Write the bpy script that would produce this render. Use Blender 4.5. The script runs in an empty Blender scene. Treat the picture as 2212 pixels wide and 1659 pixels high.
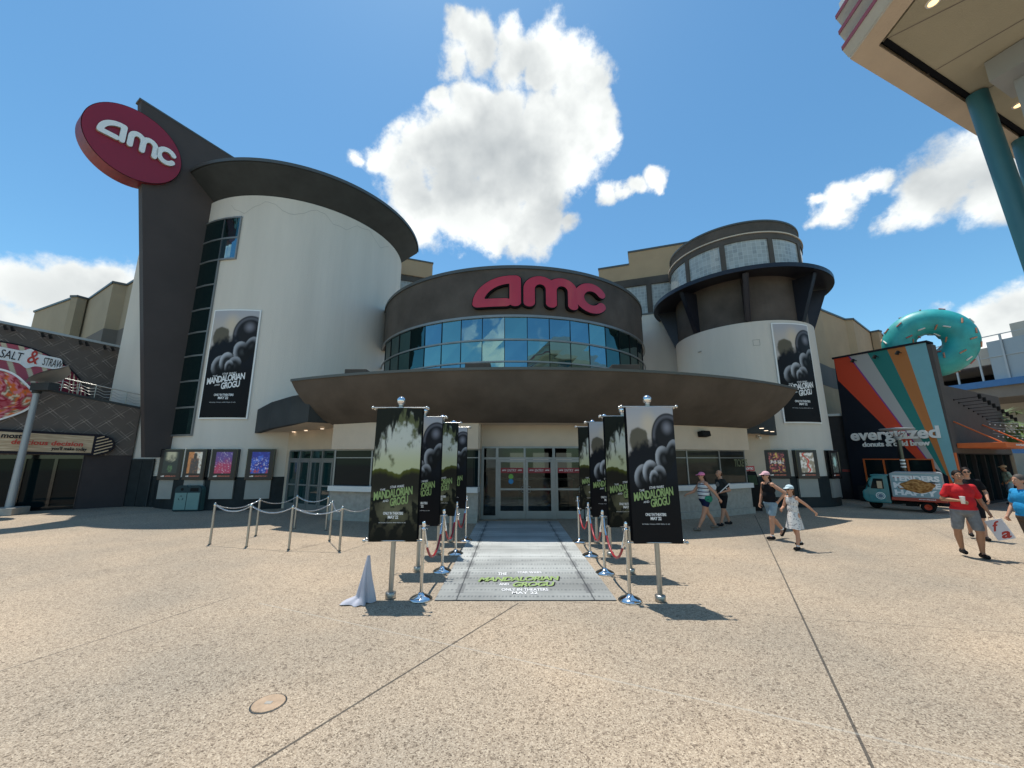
import bpy, bmesh, math, random
from mathutils import Vector, Matrix, noise as mnoise
from math import sin, cos, pi, radians, atan2, sqrt, hypot
random.seed(7)
sc = bpy.context.scene
COL = sc.collection
# ------------------------------------------------------------------ camera
F, CX, CY, H = 831., 1106., 829.5, 2.0
PITCH = math.atan(161.5/F)
cam = bpy.data.cameras.new('camera'); camo = bpy.data.objects.new('camera', cam); COL.objects.link(camo)
cam.sensor_width = 36; cam.lens = 36*F/2212; cam.clip_end = 3000; cam.clip_start = .05
camo.location = (0, 0, H); camo.rotation_euler = (pi/2+PITCH, 0, 0)
sc.camera = camo
# ------------------------------------------------------------------ sun, sky, exposure
SUNV = Vector((-.1, .21, 1)).normalized()
EXPO = .30
sun = bpy.data.lights.new('sun', 'SUN'); sun.energy = 3.8; sun.angle = radians(.5); sun.color = (1, .95, .87)
suno = bpy.data.objects.new('sun', sun); COL.objects.link(suno)
suno.rotation_euler = SUNV.to_track_quat('Z', 'Y').to_euler()
sc.view_settings.view_transform = 'Standard'; sc.view_settings.look = 'None'
sc.view_settings.exposure = EXPO; sc.view_settings.gamma = 1
def ray(u, v):
    x = (u-CX)/F; y = (CY-v)/F
    return Vector((x, cos(PITCH)-sin(PITCH)*y, sin(PITCH)+cos(PITCH)*y))
def build_world():
    w = bpy.data.worlds.new('World'); sc.world = w; w.use_nodes = True
    nt = w.node_tree; nt.nodes.clear(); N = nt.nodes.new; L = nt.links.new
    out = N('ShaderNodeOutputWorld'); bg = N('ShaderNodeBackground'); L(bg.outputs[0], out.inputs[0])
    sky = N('ShaderNodeTexSky'); sky.sky_type = 'NISHITA'; sky.sun_disc = False
    sky.sun_elevation = math.asin(SUNV.z); sky.sun_rotation = atan2(SUNV.x, SUNV.y)
    sky.ozone_density = 3.0; sky.dust_density = .3; sky.air_density = 1.0; sky.altitude = 0
    bg.inputs[1].default_value = .117
    tc = N('ShaderNodeTexCoord'); nrm = N('ShaderNodeVectorMath'); nrm.operation = 'NORMALIZE'; L(tc.outputs['Generated'], nrm.inputs[0])
    d = nrm.outputs[0]
    def M(op, a, b=None, c=None, clamp=False):
        n = N('ShaderNodeMath'); n.operation = op; n.use_clamp = clamp
        for i, q in enumerate((a, b, c)):
            if q is None: continue
            if isinstance(q, (int, float)): n.inputs[i].default_value = q
            else: L(q, n.inputs[i])
        return n.outputs[0]
    def noise(scale, detail, off=(0, 0, 0), rough=.55, vec=None):
        v = N('ShaderNodeVectorMath'); v.operation = 'ADD'; L(vec or d, v.inputs[0]); v.inputs[1].default_value = off
        n = N('ShaderNodeTexNoise'); n.inputs['Scale'].default_value = scale; n.inputs['Detail'].default_value = detail
        n.inputs['Roughness'].default_value = rough; L(v.outputs[0], n.inputs['Vector']); return n
    # displaced direction so the cloud edges billow
    wn = noise(10, 6, (3, 1, 7), .6); sub = N('ShaderNodeVectorMath'); sub.operation = 'SUBTRACT'; L(wn.outputs['Color'], sub.inputs[0]); sub.inputs[1].default_value = (.5, .5, .5)
    mad = N('ShaderNodeVectorMath'); mad.operation = 'MULTIPLY_ADD'; L(sub.outputs[0], mad.inputs[0]); mad.inputs[1].default_value = (.075,)*3; L(d, mad.inputs[2])
    dd = mad.outputs[0]
    # (u, v, radius in px, density)
    blobs = [(998, 37, 22, .8), (1004, 74, 45, 1), (1041, 98, 58, 1), (1102, 92, 52, 1), (1114, 135, 70, 1), (1176, 123, 70, 1), (1225, 116, 45, .9), (1237, 153, 60, 1), (1286, 172, 46, .9), (1310, 159, 22, .7), (980, 141, 42, .9), (1163, 165, 52, .9), (1304, 196, 28, .8),
             (961, 221, 28, .8), (1041, 221, 62, 1), (1010, 208, 40, .9), (1090, 245, 74, 1), (1163, 262, 72, 1), (1237, 232, 68, 1), (1286, 263, 68, 1), (1310, 306, 42, .9), (1255, 294, 82, 1), (1102, 319, 108, 1), (1010, 319, 88, 1), (949, 331, 72, 1), (900, 319, 50, .9), (857, 355, 58, 1), (814, 349, 34, .9),
             (888, 404, 80, 1), (980, 398, 108, 1), (1072, 398, 108, 1), (1163, 392, 96, 1), (1225, 368, 55, .9), (918, 478, 62, .9), (992, 466, 72, 1), (1078, 478, 82, 1), (1163, 478, 80, 1), (1225, 484, 36, .8), (1114, 527, 46, .9), (1065, 527, 28, .8), (771, 343, 18, .6),
             (1323, 423, 28, .8), (1350, 410, 22, .7), (1372, 398, 22, .8), (1415, 392, 32, .85), (1418, 412, 20, .7), (1895, 395, 30, .7), (1860, 405, 34, .8), (1820, 420, 42, .85), (1795, 450, 40, .85), (1765, 465, 22, .7), (1930, 472, 38, .75), (1770, 425, 18, .6),
             (2110, 345, 80, .95), (2040, 400, 80, .95), (1960, 460, 40, .8), (2180, 380, 80, .95), (2000, 450, 60, .8), (2150, 430, 70, .8),
             (60, 610, 70, .9), (140, 600, 70, .95), (220, 610, 70, .9), (250, 640, 60, .8), (20, 600, 60, .8), (100, 650, 70, .7), (30, 690, 60, .6),
             (2150, 680, 60, .9), (2200, 690, 80, 1), (2120, 740, 60, .75), (2040, 672, 25, .5), (2180, 760, 60, .7), (2100, 700, 40, .6), (2250, 720, 90, 1)]
    field = None
    for (u, v, r, k) in blobs:
        c = ray(u, v); s = c.length; c.normalize(); rr = r/F/s*1.2; k = k*1.3
        n = N('ShaderNodeVectorMath'); n.operation = 'DISTANCE'; L(dd, n.inputs[0]); n.inputs[1].default_value = c
        f = M('MULTIPLY_ADD', n.outputs['Value'], -k/rr, k)
        field = f if field is None else M('SMOOTH_MAX', field, f, .12)
    # scattered clouds over the rest of the sky, behind the viewer
    sep = N('ShaderNodeSeparateXYZ'); L(d, sep.inputs[0])
    far = noise(2.6, 6, (1, 5, 2)).outputs['Fac']
    back = M('SUBTRACT', M('MULTIPLY', far, 3.2), 1.62)
    isb = M('MULTIPLY_ADD', sep.outputs['Y'], -2.5, 0, clamp=True)
    backf = M('ADD', M('MULTIPLY', back, isb), M('MULTIPLY_ADD', isb, 1, -1))
    field = M('MAXIMUM', field, backf)
    fb = noise(11, 11, (0, 0, 0), .62).outputs['Fac']
    fine = M('MULTIPLY_ADD', fb, 2.0, -1.04)
    tot = M('ADD', field, fine)
    mr = N('ShaderNodeMapRange'); mr.interpolation_type = 'SMOOTHSTEP'; L(tot, mr.inputs['Value']); mr.inputs['From Min'].default_value = .06; mr.inputs['From Max'].default_value = .62
    # cloud tone: compare the billow noise with itself a little way toward the sun
    a1 = noise(5, 5, (0, 0, 0), .5).outputs['Fac']; a2 = noise(5, 5, (0, -.02, -.055), .5).outputs['Fac']
    dif = M('MULTIPLY_ADD', M('SUBTRACT', a1, a2), 3.2, .80, clamp=True)
    core = M('MULTIPLY_ADD', M('SUBTRACT', tot, .55), -.10, 1.0, clamp=True)
    shf = None
    for (u, v, r) in ((1085, 320, 105), (995, 385, 110), (1120, 370, 95), (1180, 490, 75), (1053, 116, 42), (900, 400, 60), (1150, 150, 50), (2090, 390, 70), (120, 640, 90)):
        c = ray(u, v); s_l = c.length; c.normalize(); n = N('ShaderNodeVectorMath'); n.operation = 'DISTANCE'; L(dd, n.inputs[0]); n.inputs[1].default_value = c
        f = M('MULTIPLY_ADD', n.outputs['Value'], -1/(r/F/s_l*1.3), 1, clamp=True); shf = f if shf is None else M('MAXIMUM', shf, f)
    core = M('MULTIPLY', core, M('MULTIPLY_ADD', M('SMOOTH_MIN', shf, .8, .3), -.68, 1, clamp=True))
    tone = M('MULTIPLY', dif, core, clamp=True)
    cm = N('ShaderNodeMix'); cm.data_type = 'RGBA'; L(tone, cm.inputs['Factor'])
    cm.inputs['A'].default_value = (3.1, 3.4, 3.6, 1); cm.inputs['B'].default_value = (7.9, 8.1, 7.9, 1)
    hs = N('ShaderNodeHueSaturation'); hs.inputs['Saturation'].default_value = 1.12; hs.inputs['Value'].default_value = 1.0; L(sky.outputs[0], hs.inputs['Color'])
    mx = N('ShaderNodeMix'); mx.data_type = 'RGBA'; L(mr.outputs[0], mx.inputs['Factor']); tn = N('ShaderNodeMix'); tn.data_type = 'RGBA'; tn.blend_type = 'MULTIPLY'; tn.inputs['Factor'].default_value = 1; L(hs.outputs[0], tn.inputs['A']); tn.inputs['B'].default_value = (1.00, 1.27, 1.17, 1); L(tn.outputs['Result'], mx.inputs['A']); L(cm.outputs['Result'], mx.inputs['B'])
    L(mx.outputs['Result'], bg.inputs[0])
build_world()
# ------------------------------------------------------------------ measuring helpers: a sight line cut with a known ground height or wall
def G(u, v, z=0.):
    d = ray(u, v); t = (z-H)/d.z; return Vector((d.x*t, d.y*t, z))
def PY(u, v, Y):
    d = ray(u, v); t = Y/d.y; return Vector((d.x*t, Y, H+d.z*t))
def PL(u, v, P0, dr):
    d = ray(u, v); det = d.x*(-dr[1])+dr[0]*d.y
    t = (P0[0]*(-dr[1])+dr[0]*P0[1])/det
    return Vector((d.x*t, d.y*t, H+d.z*t))
def CI(u, v, c, R):
    d = ray(u, v); a = d.x**2+d.y**2; b = -2*(d.x*c[0]+d.y*c[1]); k = c[0]**2+c[1]**2-R*R
    q = max(0, b*b-4*a*k); t = (-b-sqrt(q))/2/a
    return Vector((d.x*t, d.y*t, H+d.z*t))
# ------------------------------------------------------------------ materials
MATS = {}
def mat(name, col, rough=.6, metal=0., var=.0, vscale=3., bump=0., bscale=40., spec=.5, coat=0., emit=None, col2=None, streak=False):
    if max(col) < .13 and spec == .5 and metal == 0 and coat == 0: spec = .16
    m = bpy.data.materials.new(name); m.use_nodes = True; nt = m.node_tree; N = nt.nodes.new; L = nt.links.new
    b = nt.nodes['Principled BSDF']; b.inputs['Roughness'].default_value = rough; b.inputs['Metallic'].default_value = metal
    b.inputs['Specular IOR Level'].default_value = spec; b.inputs['Coat Weight'].default_value = coat
    b.inputs['Base Color'].default_value = (*col, 1)
    tc = N('ShaderNodeTexCoord')
    if var > 0:
        no = N('ShaderNodeTexNoise'); no.inputs['Scale'].default_value = vscale; no.inputs['Detail'].default_value = 6; no.inputs['Roughness'].default_value = .6
        if streak:
            mp = N('ShaderNodeMapping'); mp.inputs['Scale'].default_value = (1, 1, .12); L(tc.outputs['Object'], mp.inputs[0]); L(mp.outputs[0], no.inputs['Vector'])
        else: L(tc.outputs['Object'], no.inputs['Vector'])
        mr = N('ShaderNodeMapRange'); L(no.outputs['Fac'], mr.inputs[0]); mr.inputs[1].default_value = .3; mr.inputs[2].default_value = .7
        mx = N('ShaderNodeMix'); mx.data_type = 'RGBA'; L(mr.outputs[0], mx.inputs['Factor'])
        c2 = col2 or tuple(c*(1-var) for c in col); c1 = col if col2 else tuple(min(1, c*(1+var*.5)) for c in col)
        mx.inputs['A'].default_value = (*c2, 1); mx.inputs['B'].default_value = (*c1, 1); L(mx.outputs['Result'], b.inputs['Base Color'])
    if bump > 0:
        n2 = N('ShaderNodeTexNoise'); n2.inputs['Scale'].default_value = bscale; n2.inputs['Detail'].default_value = 4; L(tc.outputs['Object'], n2.inputs['Vector'])
        bp = N('ShaderNodeBump'); bp.inputs['Strength'].default_value = bump; bp.inputs['Distance'].default_value = .02; L(n2.outputs['Fac'], bp.inputs['Height']); L(bp.outputs[0], b.inputs['Normal'])
    if emit:
        b.inputs['Emission Color'].default_value = (*col, 1); b.inputs['Emission Strength'].default_value = emit
    MATS[name] = m; return m
mat('cream', (.70, .65, .575), .9, var=.14, vscale=.9, bump=.5, bscale=28, col2=(.61, .57, .505), streak=True)
mat('side_paint', (.10, .088, .082), .8, var=.1)
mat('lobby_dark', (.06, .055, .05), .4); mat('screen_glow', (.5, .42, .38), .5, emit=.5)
mat('fin_red', (.20, .008, .014), .4)
mat('crack', (.40, .385, .35), .9)
mat('cream_warm', (.60, .50, .39), .9, var=.08, vscale=1.5, bump=.3, bscale=30)
mat('brown', (.108, .091, .077), .75, var=.32, vscale=.7, bump=.15, bscale=20)
mat('brown_blade', (.082, .068, .064), .7, var=.12, vscale=.6)
mat('charcoal', (.050, .056, .058), .7, var=.2, vscale=1.2)
mat('wainscot', (.028, .034, .036), .55, var=.3, vscale=2)
mat('cap_metal', (.10, .105, .10), .45, .4)
mat('tan', (.47, .32, .19), .9, var=.1, vscale=.8, bump=.3, bscale=15)
mat('tan_grey', (.35, .29, .20), .9, var=.12, vscale=.5, bump=.3, bscale=15)
mat('tan_band', (.14, .125, .11), .9)
mat('alu', (.27, .28, .28), .4, .6, var=.1)
mat('alu_dark', (.05, .055, .06), .4, .6)
mat('steel', (.62, .60, .56), .26, 1., var=.06, vscale=8)
mat('chrome', (.82, .82, .82), .07, 1.)
mat('brushed', (.42, .41, .38), .38, .9, var=.12, vscale=10)
mat('navy_metal', (.018, .02, .03), .4, .3)
mat('black', (.008, .008, .009), .5)
mat('black_gloss', (.006, .006, .007), .12, coat=.4)
mat('red_sign', (.50, .016, .035), .28, coat=.5, var=.12, vscale=1.5)
mat('maroon', (.27, .012, .032), .4, var=.08, vscale=1)
mat('maroon_rim', (.22, .018, .03), .5, var=.35, vscale=1.5)
mat('white', (.84, .84, .82), .5)
mat('white_print', (.8, .8, .8), .55)
mat('green_print', (.30, .42, .15), .55, var=.3, vscale=9)
mat('grey_case', (.36, .35, .32), .6, .2, var=.06)
mat('bin_green', (.085, .17, .165), .45, var=.12, vscale=4)
mat('bin_dark', (.03, .055, .06), .45)
mat('bin_panel', (.17, .29, .27), .45, var=.08)
mat('rope', (.33, .012, .022), .38, var=.2, vscale=20, coat=.2)
mat('counter', (.40, .37, .32), .75, var=.22, vscale=7)
mat('counter_top', (.70, .70, .68), .45)
mat('cloth_grey', (.50, .50, .56), .85, var=.1, vscale=6)
mat('glass_dark', (.005, .013, .015), .03, spec=.16)
mat('glass_green', (.010, .040, .042), .03, spec=.9)
mat('glass_ticket', (.045, .044, .033), .04, spec=.5, var=.6, vscale=.9, col2=(.018, .017, .014))
mat('shop_brown', (.072, .062, .058), .75, var=.15, vscale=1)
mat('shop_plain', (.052, .043, .044), .65, var=.1)
mat('lamp_grey', (.36, .38, .39), .45, .3)
mat('wood', (.56, .42, .27), .6)
mat('dark_print', (.015, .013, .02), .6); mat('ticket_print', (.16, .17, .09), .6)
mat('red_print', (.50, .04, .025), .6); mat('door_red', (.26, .012, .02), .5)
mat('shop_navy', (.012, .016, .026), .6, var=.2, vscale=1)
mat('shop_charcoal', (.032, .031, .033), .7, var=.15)
mat('orange_paint', (.62, .13, .025), .55, var=.08)
mat('redorange_paint', (.60, .055, .015), .6)
mat('pale_paint', (.42, .41, .40), .6)
mat('teal_paint', (.012, .19, .17), .6)
mat('amber_paint', (.48, .17, .04), .6)
mat('sky_paint', (.20, .44, .49), .6, var=.04)
mat('purple_paint', (.22, .03, .25), .6)
mat('donut_icing', (.03, .40, .40), .45, var=.3, vscale=1.6, coat=.1, bump=.15, bscale=6)
mat('sprinkle_tan', (.50, .22, .13), .5)
mat('sprinkle_pink', (.45, .12, .10), .5)
mat('sprinkle_white', (.75, .72, .66), .5)
mat('truck_teal', (.02, .21, .23), .3, coat=.5, var=.06)
mat('truck_red', (.42, .05, .025), .4, var=.1)
mat('tyre', (.012, .012, .012), .8)
mat('concrete', (.42, .39, .34), .9, var=.1, vscale=.6)
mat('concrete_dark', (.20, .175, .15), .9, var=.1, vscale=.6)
mat('blue_steel', (.035, .13, .31), .45, var=.1)
mat('blue_grey', (.13, .20, .27), .5, var=.1)
mat('screen_mesh', (.33, .36, .38), .5, .4)
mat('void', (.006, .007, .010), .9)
mat('ceiling_tan', (.43, .395, .295), .9, var=.16, vscale=.5, bump=.4, bscale=50)
mat('canopy_white', (.52, .56, .56), .5, var=.05)
mat('canopy_teal', (.045, .17, .21), .4, var=.1, vscale=.8)
mat('lamp_glow', (1, .62, .25), .5, emit=2.2)
mat('lamp_soft', (1, .8, .6), .5, emit=1.5)
mat('palm', (.10, .16, .035), .6, var=.4, vscale=2)
mat('bark', (.20, .15, .10), .9, var=.3)
mat('hedge', (.03, .07, .02), .8, var=.4)
mat('manhole', (.46, .33, .22), .8, var=.25, vscale=12, bump=.6, bscale=60)
mat('speaker', (.012, .012, .012), .7)
mat('blue_dot', (.02, .22, .48), .5); mat('green_dot', (.16, .40, .06), .5)
mat('bag_paper', (.72, .70, .72), .7); mat('skin', (.52, .27, .17), .55); mat('skin_tan', (.38, .19, .105), .55)
mat('hair', (.018, .012, .010), .6); mat('hair_grey', (.10, .085, .075), .6); mat('hair_brown', (.07, .035, .018), .6)
mat('denim', (.23, .34, .42), .85, var=.3, vscale=12, bump=.9, bscale=9); mat('navy_cloth', (.012, .018, .06), .9); mat('black_cloth', (.012, .012, .014), .9, bump=.7, bscale=8)
mat('dark_tee', (.030, .034, .034), .9, bump=.9, bscale=8); mat('red_tee', (.62, .012, .018), .85, var=.2, vscale=7, bump=1., bscale=8); mat('blue_tee', (.012, .30, .62), .85, var=.2, vscale=7, bump=1., bscale=8)
mat('grey_short', (.20, .21, .22), .85, var=.35, vscale=9, bump=1., bscale=8); mat('pink_cap', (.78, .22, .38), .8); mat('pale_cap', (.72, .42, .46), .8); mat('blue_cap', (.50, .62, .66), .8)
mat('green_bag', (.01, .22, .13), .7); mat('sage_tee', (.30, .38, .30), .85, var=.5, vscale=14); mat('brown_short', (.10, .075, .055), .85); mat('khaki', (.45, .33, .2), .8)
mat('shoe_black', (.012, .012, .013), .6); mat('sandal', (.16, .13, .10), .7); mat('shoe_sole', (.7, .7, .68), .6)
mat('chair_orange', (.58, .07, .02), .6)
def node_mat(name, rough=.6):
    m = bpy.data.materials.new(name); m.use_nodes = True; MATS[name] = m
    b = m.node_tree.nodes['Principled BSDF']; b.inputs['Roughness'].default_value = rough
    return m, m.node_tree, m.node_tree.nodes.new, m.node_tree.links.new, b
# printed art stored in a colour attribute
m, nt, N, L, b = node_mat('printed_art', .5)
a = N('ShaderNodeAttribute'); a.attribute_name = 'art'; L(a.outputs['Color'], b.inputs['Base Color']); b.inputs['Specular IOR Level'].default_value = .15
m, nt, N, L, b = node_mat('lightbox_art', .35)
a = N('ShaderNodeAttribute'); a.attribute_name = 'art'; L(a.outputs['Color'], b.inputs['Base Color']); L(a.outputs['Color'], b.inputs['Emission Color']); b.inputs['Emission Strength'].default_value = .22
# glass blocks: grid on UV metres
m, nt, N, L, b = node_mat('glass_block', .15)
uv = N('ShaderNodeUVMap'); br = N('ShaderNodeTexBrick'); br.offset = 0; br.inputs['Scale'].default_value = 1
br.inputs['Brick Width'].default_value = .2; br.inputs['Row Height'].default_value = .2; br.inputs['Mortar Size'].default_value = .012; br.inputs['Mortar Smooth'].default_value = .3; br.inputs['Bias'].default_value = 0
br.inputs['Color1'].default_value = (.32, .335, .32, 1); br.inputs['Color2'].default_value = (.47, .48, .45, 1); br.inputs['Mortar'].default_value = (.55, .57, .55, 1)
L(uv.outputs[0], br.inputs['Vector']); L(br.outputs['Color'], b.inputs['Base Color'])
bp = N('ShaderNodeBump'); bp.inputs['Strength'].default_value = .6; bp.inputs['Distance'].default_value = .02; L(br.outputs['Fac'], bp.inputs['Height']); bp.invert = True; L(bp.outputs[0], b.inputs['Normal'])
# coated curtain-wall glass
for nm, c1, c2 in (('glass_sky', (.16, .30, .36), .01), ('glass_teal', (.20, .36, .36), .012), ('glass_deep', (.055, .13, .135), .02)):
    m, nt, N, L, b = node_mat(nm, c2); b.inputs['Metallic'].default_value = .92; b.inputs['Base Color'].default_value = (*c1, 1)
    tc = N('ShaderNodeTexCoord'); no = N('ShaderNodeTexNoise'); no.inputs['Scale'].default_value = .8; L(tc.outputs['Object'], no.inputs['Vector'])
    bp = N('ShaderNodeBump'); bp.inputs['Strength'].default_value = .25; bp.inputs['Distance'].default_value = .05; L(no.outputs['Fac'], bp.inputs['Height']); L(bp.outputs[0], b.inputs['Normal'])
m = bpy.data.materials.new('lobby_glass'); m.use_nodes = True; nt = m.node_tree; N = nt.nodes.new; L = nt.links.new; MATS['lobby_glass'] = m
nt.nodes.remove(nt.nodes['Principled BSDF']); tr_ = N('ShaderNodeBsdfTransparent'); tr_.inputs[0].default_value = (.42, .48, .47, 1); gl_ = N('ShaderNodeBsdfGlossy'); gl_.inputs['Roughness'].default_value = .02; gl_.inputs[0].default_value = (.9, 1, 1, 1)
fr_n = N('ShaderNodeFresnel'); fr_n.inputs[0].default_value = 1.45; mx_ = N('ShaderNodeMixShader'); L(fr_n.outputs[0], mx_.inputs[0]); L(tr_.outputs[0], mx_.inputs[1]); L(gl_.outputs[0], mx_.inputs[2]); L(mx_.outputs[0], nt.nodes['Material Output'].inputs[0])
# aggregate paving with saw-cut joints
def paving():
    m, nt, N, L, b = node_mat('paving', .85)
    tc = N('ShaderNodeTexCoord'); P = tc.outputs['Object']
    def M(op, a, bb=None, c=None, clamp=False):
        n = N('ShaderNodeMath'); n.operation = op; n.use_clamp = clamp
        for i, q in enumerate((a, bb, c)):
            if q is None: continue
            if isinstance(q, (int, float)): n.inputs[i].default_value = q
            else: L(q, n.inputs[i])
        return n.outputs[0]
    vo = N('ShaderNodeTexVoronoi'); vo.inputs['Scale'].default_value = 115; L(P, vo.inputs['Vector'])
    vo2 = N('ShaderNodeTexVoronoi'); vo2.inputs['Scale'].default_value = 40; L(P, vo2.inputs['Vector'])
    sp = N('ShaderNodeSeparateColor'); L(vo.outputs['Color'], sp.inputs[0])
    sp2 = N('ShaderNodeSeparateColor'); L(vo2.outputs['Color'], sp2.inputs[0])
    cr = N('ShaderNodeValToRGB'); L(sp.outputs[0], cr.inputs[0]); e = cr.color_ramp.elements
    e[0].position = 0; e[0].color = (.135, .10, .065, 1); e[1].position = 1; e[1].color = (.64, .54, .40, 1)
    for p, c in ((.10, (.205, .16, .115, 1)), (.20, (.35, .28, .205, 1)), (.55, (.415, .335, .245, 1)), (.85, (.50, .42, .32, 1))):
        q = e.new(p); q.color = c
    cr2 = N('ShaderNodeValToRGB'); L(sp2.outputs[1], cr2.inputs[0]); e = cr2.color_ramp.elements
    e[0].position = .0; e[0].color = (.45, .42, .40, 1); e[1].position = .16; e[1].color = (1, 1, 1, 1)
    mu = N('ShaderNodeMix'); mu.data_type = 'RGBA'; mu.blend_type = 'MULTIPLY'; mu.inputs['Factor'].default_value = .8; L(cr.outputs[0], mu.inputs['A']); L(cr2.outputs[0], mu.inputs['B'])
    # broad stains and slab tone
    big = N('ShaderNodeTexNoise'); big.inputs['Scale'].default_value = .35; big.inputs['Detail'].default_value = 5; L(P, big.inputs['Vector'])
    bc = N('ShaderNodeValToRGB'); L(big.outputs['Fac'], bc.inputs[0]); e = bc.color_ramp.elements
    e[0].position = .34; e[0].color = (.78, .79, .80, 1); e[1].position = .66; e[1].color = (1.10, 1.04, .98, 1)
    mu2 = N('ShaderNodeMix'); mu2.data_type = 'RGBA'; mu2.blend_type = 'MULTIPLY'; mu2.inputs['Factor'].default_value = 1; L(mu.outputs['Result'], mu2.inputs['A']); L(bc.outputs[0], mu2.inputs['B'])
    sepp = N('ShaderNodeSeparateXYZ'); L(P, sepp.inputs[0])
    def line(p, q, w):   # 1 on the joint segment
        d = (q-p); ln = d.length; d.normalize(); nx, ny = -d.y, d.x
        c = -(nx*p.x+ny*p.y)
        dist = M('ABSOLUTE', M('ADD', M('MULTIPLY', sepp.outputs[0], nx), M('MULTIPLY_ADD', sepp.outputs[1], ny, c)))
        along = M('ADD', M('MULTIPLY', sepp.outputs[0], d.x), M('MULTIPLY_ADD', sepp.outputs[1], d.y, -(d.x*p.x+d.y*p.y)))
        inside = M('MULTIPLY', M('GREATER_THAN', along, 0), M('LESS_THAN', along, ln))
        return M('MULTIPLY', inside, M('LESS_THAN', dist, w))
    D = [((545, 1659), (1120, 1303), .011), ((1630, 1112), (1905, 1700), .011), ((0, 1450), (500, 1290), .007), ((1190, 1297), (2212, 1368), .004), ((2400, 1320), (1980, 1128), .005),
         ((0, 1250), (420, 1170), .003), ((1420, 1200), (2100, 1200), .003)]
    S = [((560, 1303), (1120, 1425), .012), ((1120, 1425), (2180, 1657), .013)]
    def acc(lst):
        r = None
        for p, q, w in lst:
            f = line(Vector(G(*p)[:2]), Vector(G(*q)[:2]), w); r = f if r is None else M('MAXIMUM', r, f)
        return r
    mj = N('ShaderNodeMix'); mj.data_type = 'RGBA'; L(M('MULTIPLY', acc(D), .8), mj.inputs['Factor']); L(mu2.outputs['Result'], mj.inputs['A']); mj.inputs['B'].default_value = (.03, .028, .025, 1)
    ms = N('ShaderNodeMix'); ms.data_type = 'RGBA'; L(M('MULTIPLY', acc(S), .28), ms.inputs['Factor']); L(mj.outputs['Result'], ms.inputs['A']); ms.inputs['B'].default_value = (.48, .47, .42, 1)
    v3 = N('ShaderNodeTexVoronoi'); v3.inputs['Scale'].default_value = .9; L(P, v3.inputs['Vector']); s3 = N('ShaderNodeSeparateColor'); L(v3.outputs['Color'], s3.inputs[0])
    spot = M('MULTIPLY', M('LESS_THAN', v3.outputs['Distance'], M('MULTIPLY_ADD', s3.outputs[1], .035, .008)), M('GREATER_THAN', s3.outputs[0], .45))
    n4 = N('ShaderNodeTexNoise'); n4.inputs['Scale'].default_value = .9; n4.inputs['Detail'].default_value = 7; n4.inputs['Roughness'].default_value = .65; L(P, n4.inputs['Vector'])
    blot = N('ShaderNodeMapRange'); blot.interpolation_type = 'SMOOTHSTEP'; L(n4.outputs['Fac'], blot.inputs[0]); blot.inputs[1].default_value = .58; blot.inputs[2].default_value = .74
    st_ = N('ShaderNodeMix'); st_.data_type = 'RGBA'; st_.blend_type = 'MULTIPLY'; L(M('ADD', M('MULTIPLY', spot, .55), M('MULTIPLY', blot.outputs[0], .38), None, True), st_.inputs['Factor']); L(ms.outputs['Result'], st_.inputs['A']); st_.inputs['B'].default_value = (.45, .42, .40, 1)
    L(st_.outputs['Result'], b.inputs['Base Color'])
    bp = N('ShaderNodeBump'); bp.inputs['Strength'].default_value = .55; bp.inputs['Distance'].default_value = .006; L(vo.outputs['Distance'], bp.inputs['Height']); L(bp.outputs[0], b.inputs['Normal'])
paving()
# wood grain and lattice
m, nt, N, L, b = node_mat('wood_grain', .6)
uv = N('ShaderNodeUVMap'); mp = N('ShaderNodeMapping'); mp.inputs['Scale'].default_value = (1.2, 14, 1); L(uv.outputs[0], mp.inputs[0])
no = N('ShaderNodeTexNoise'); no.inputs['Scale'].default_value = 1.6; no.inputs['Detail'].default_value = 7; L(mp.outputs[0], no.inputs['Vector'])
cr = N('ShaderNodeValToRGB'); L(no.outputs['Fac'], cr.inputs[0]); e = cr.color_ramp.elements; e[0].position = .3; e[0].color = (.30, .19, .10, 1); e[1].position = .7; e[1].color = (.62, .49, .33, 1); L(cr.outputs[0], b.inputs['Base Color'])
m, nt, N, L, b = node_mat('lattice_paint', .75)
uv = N('ShaderNodeUVMap'); mp = N('ShaderNodeMapping'); mp.inputs['Rotation'].default_value = (0, 0, radians(45)); L(uv.outputs[0], mp.inputs[0])
br = N('ShaderNodeTexBrick'); br.offset = 0; br.inputs['Scale'].default_value = 1; br.inputs['Brick Width'].default_value = .46; br.inputs['Row Height'].default_value = .46; br.inputs['Mortar Size'].default_value = .014
br.inputs['Color1'].default_value = br.inputs['Color2'].default_value = (.098, .080, .070, 1); br.inputs['Mortar'].default_value = (.26, .215, .185, 1); L(mp.outputs[0], br.inputs['Vector'])
br2 = N('ShaderNodeTexBrick'); br2.offset = 0; br2.inputs['Scale'].default_value = 1; br2.inputs['Brick Width'].default_value = .46; br2.inputs['Row Height'].default_value = .46; br2.inputs['Mortar Size'].default_value = .012
br2.inputs['Color1'].default_value = br2.inputs['Color2'].default_value = (0, 0, 0, 1); br2.inputs['Mortar'].default_value = (.11, .095, .085, 1)
m2 = N('ShaderNodeVectorMath'); m2.operation = 'ADD'; L(mp.outputs[0], m2.inputs[0]); m2.inputs[1].default_value = (.09, .09, 0); L(m2.outputs[0], br2.inputs['Vector'])
no = N('ShaderNodeTexNoise'); no.inputs['Scale'].default_value = 2.5; no.inputs['Detail'].default_value = 5; L(uv.outputs[0], no.inputs['Vector'])
mr = N('ShaderNodeMapRange'); L(no.outputs['Fac'], mr.inputs[0]); mr.inputs[1].default_value = .42; mr.inputs[2].default_value = .6
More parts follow.
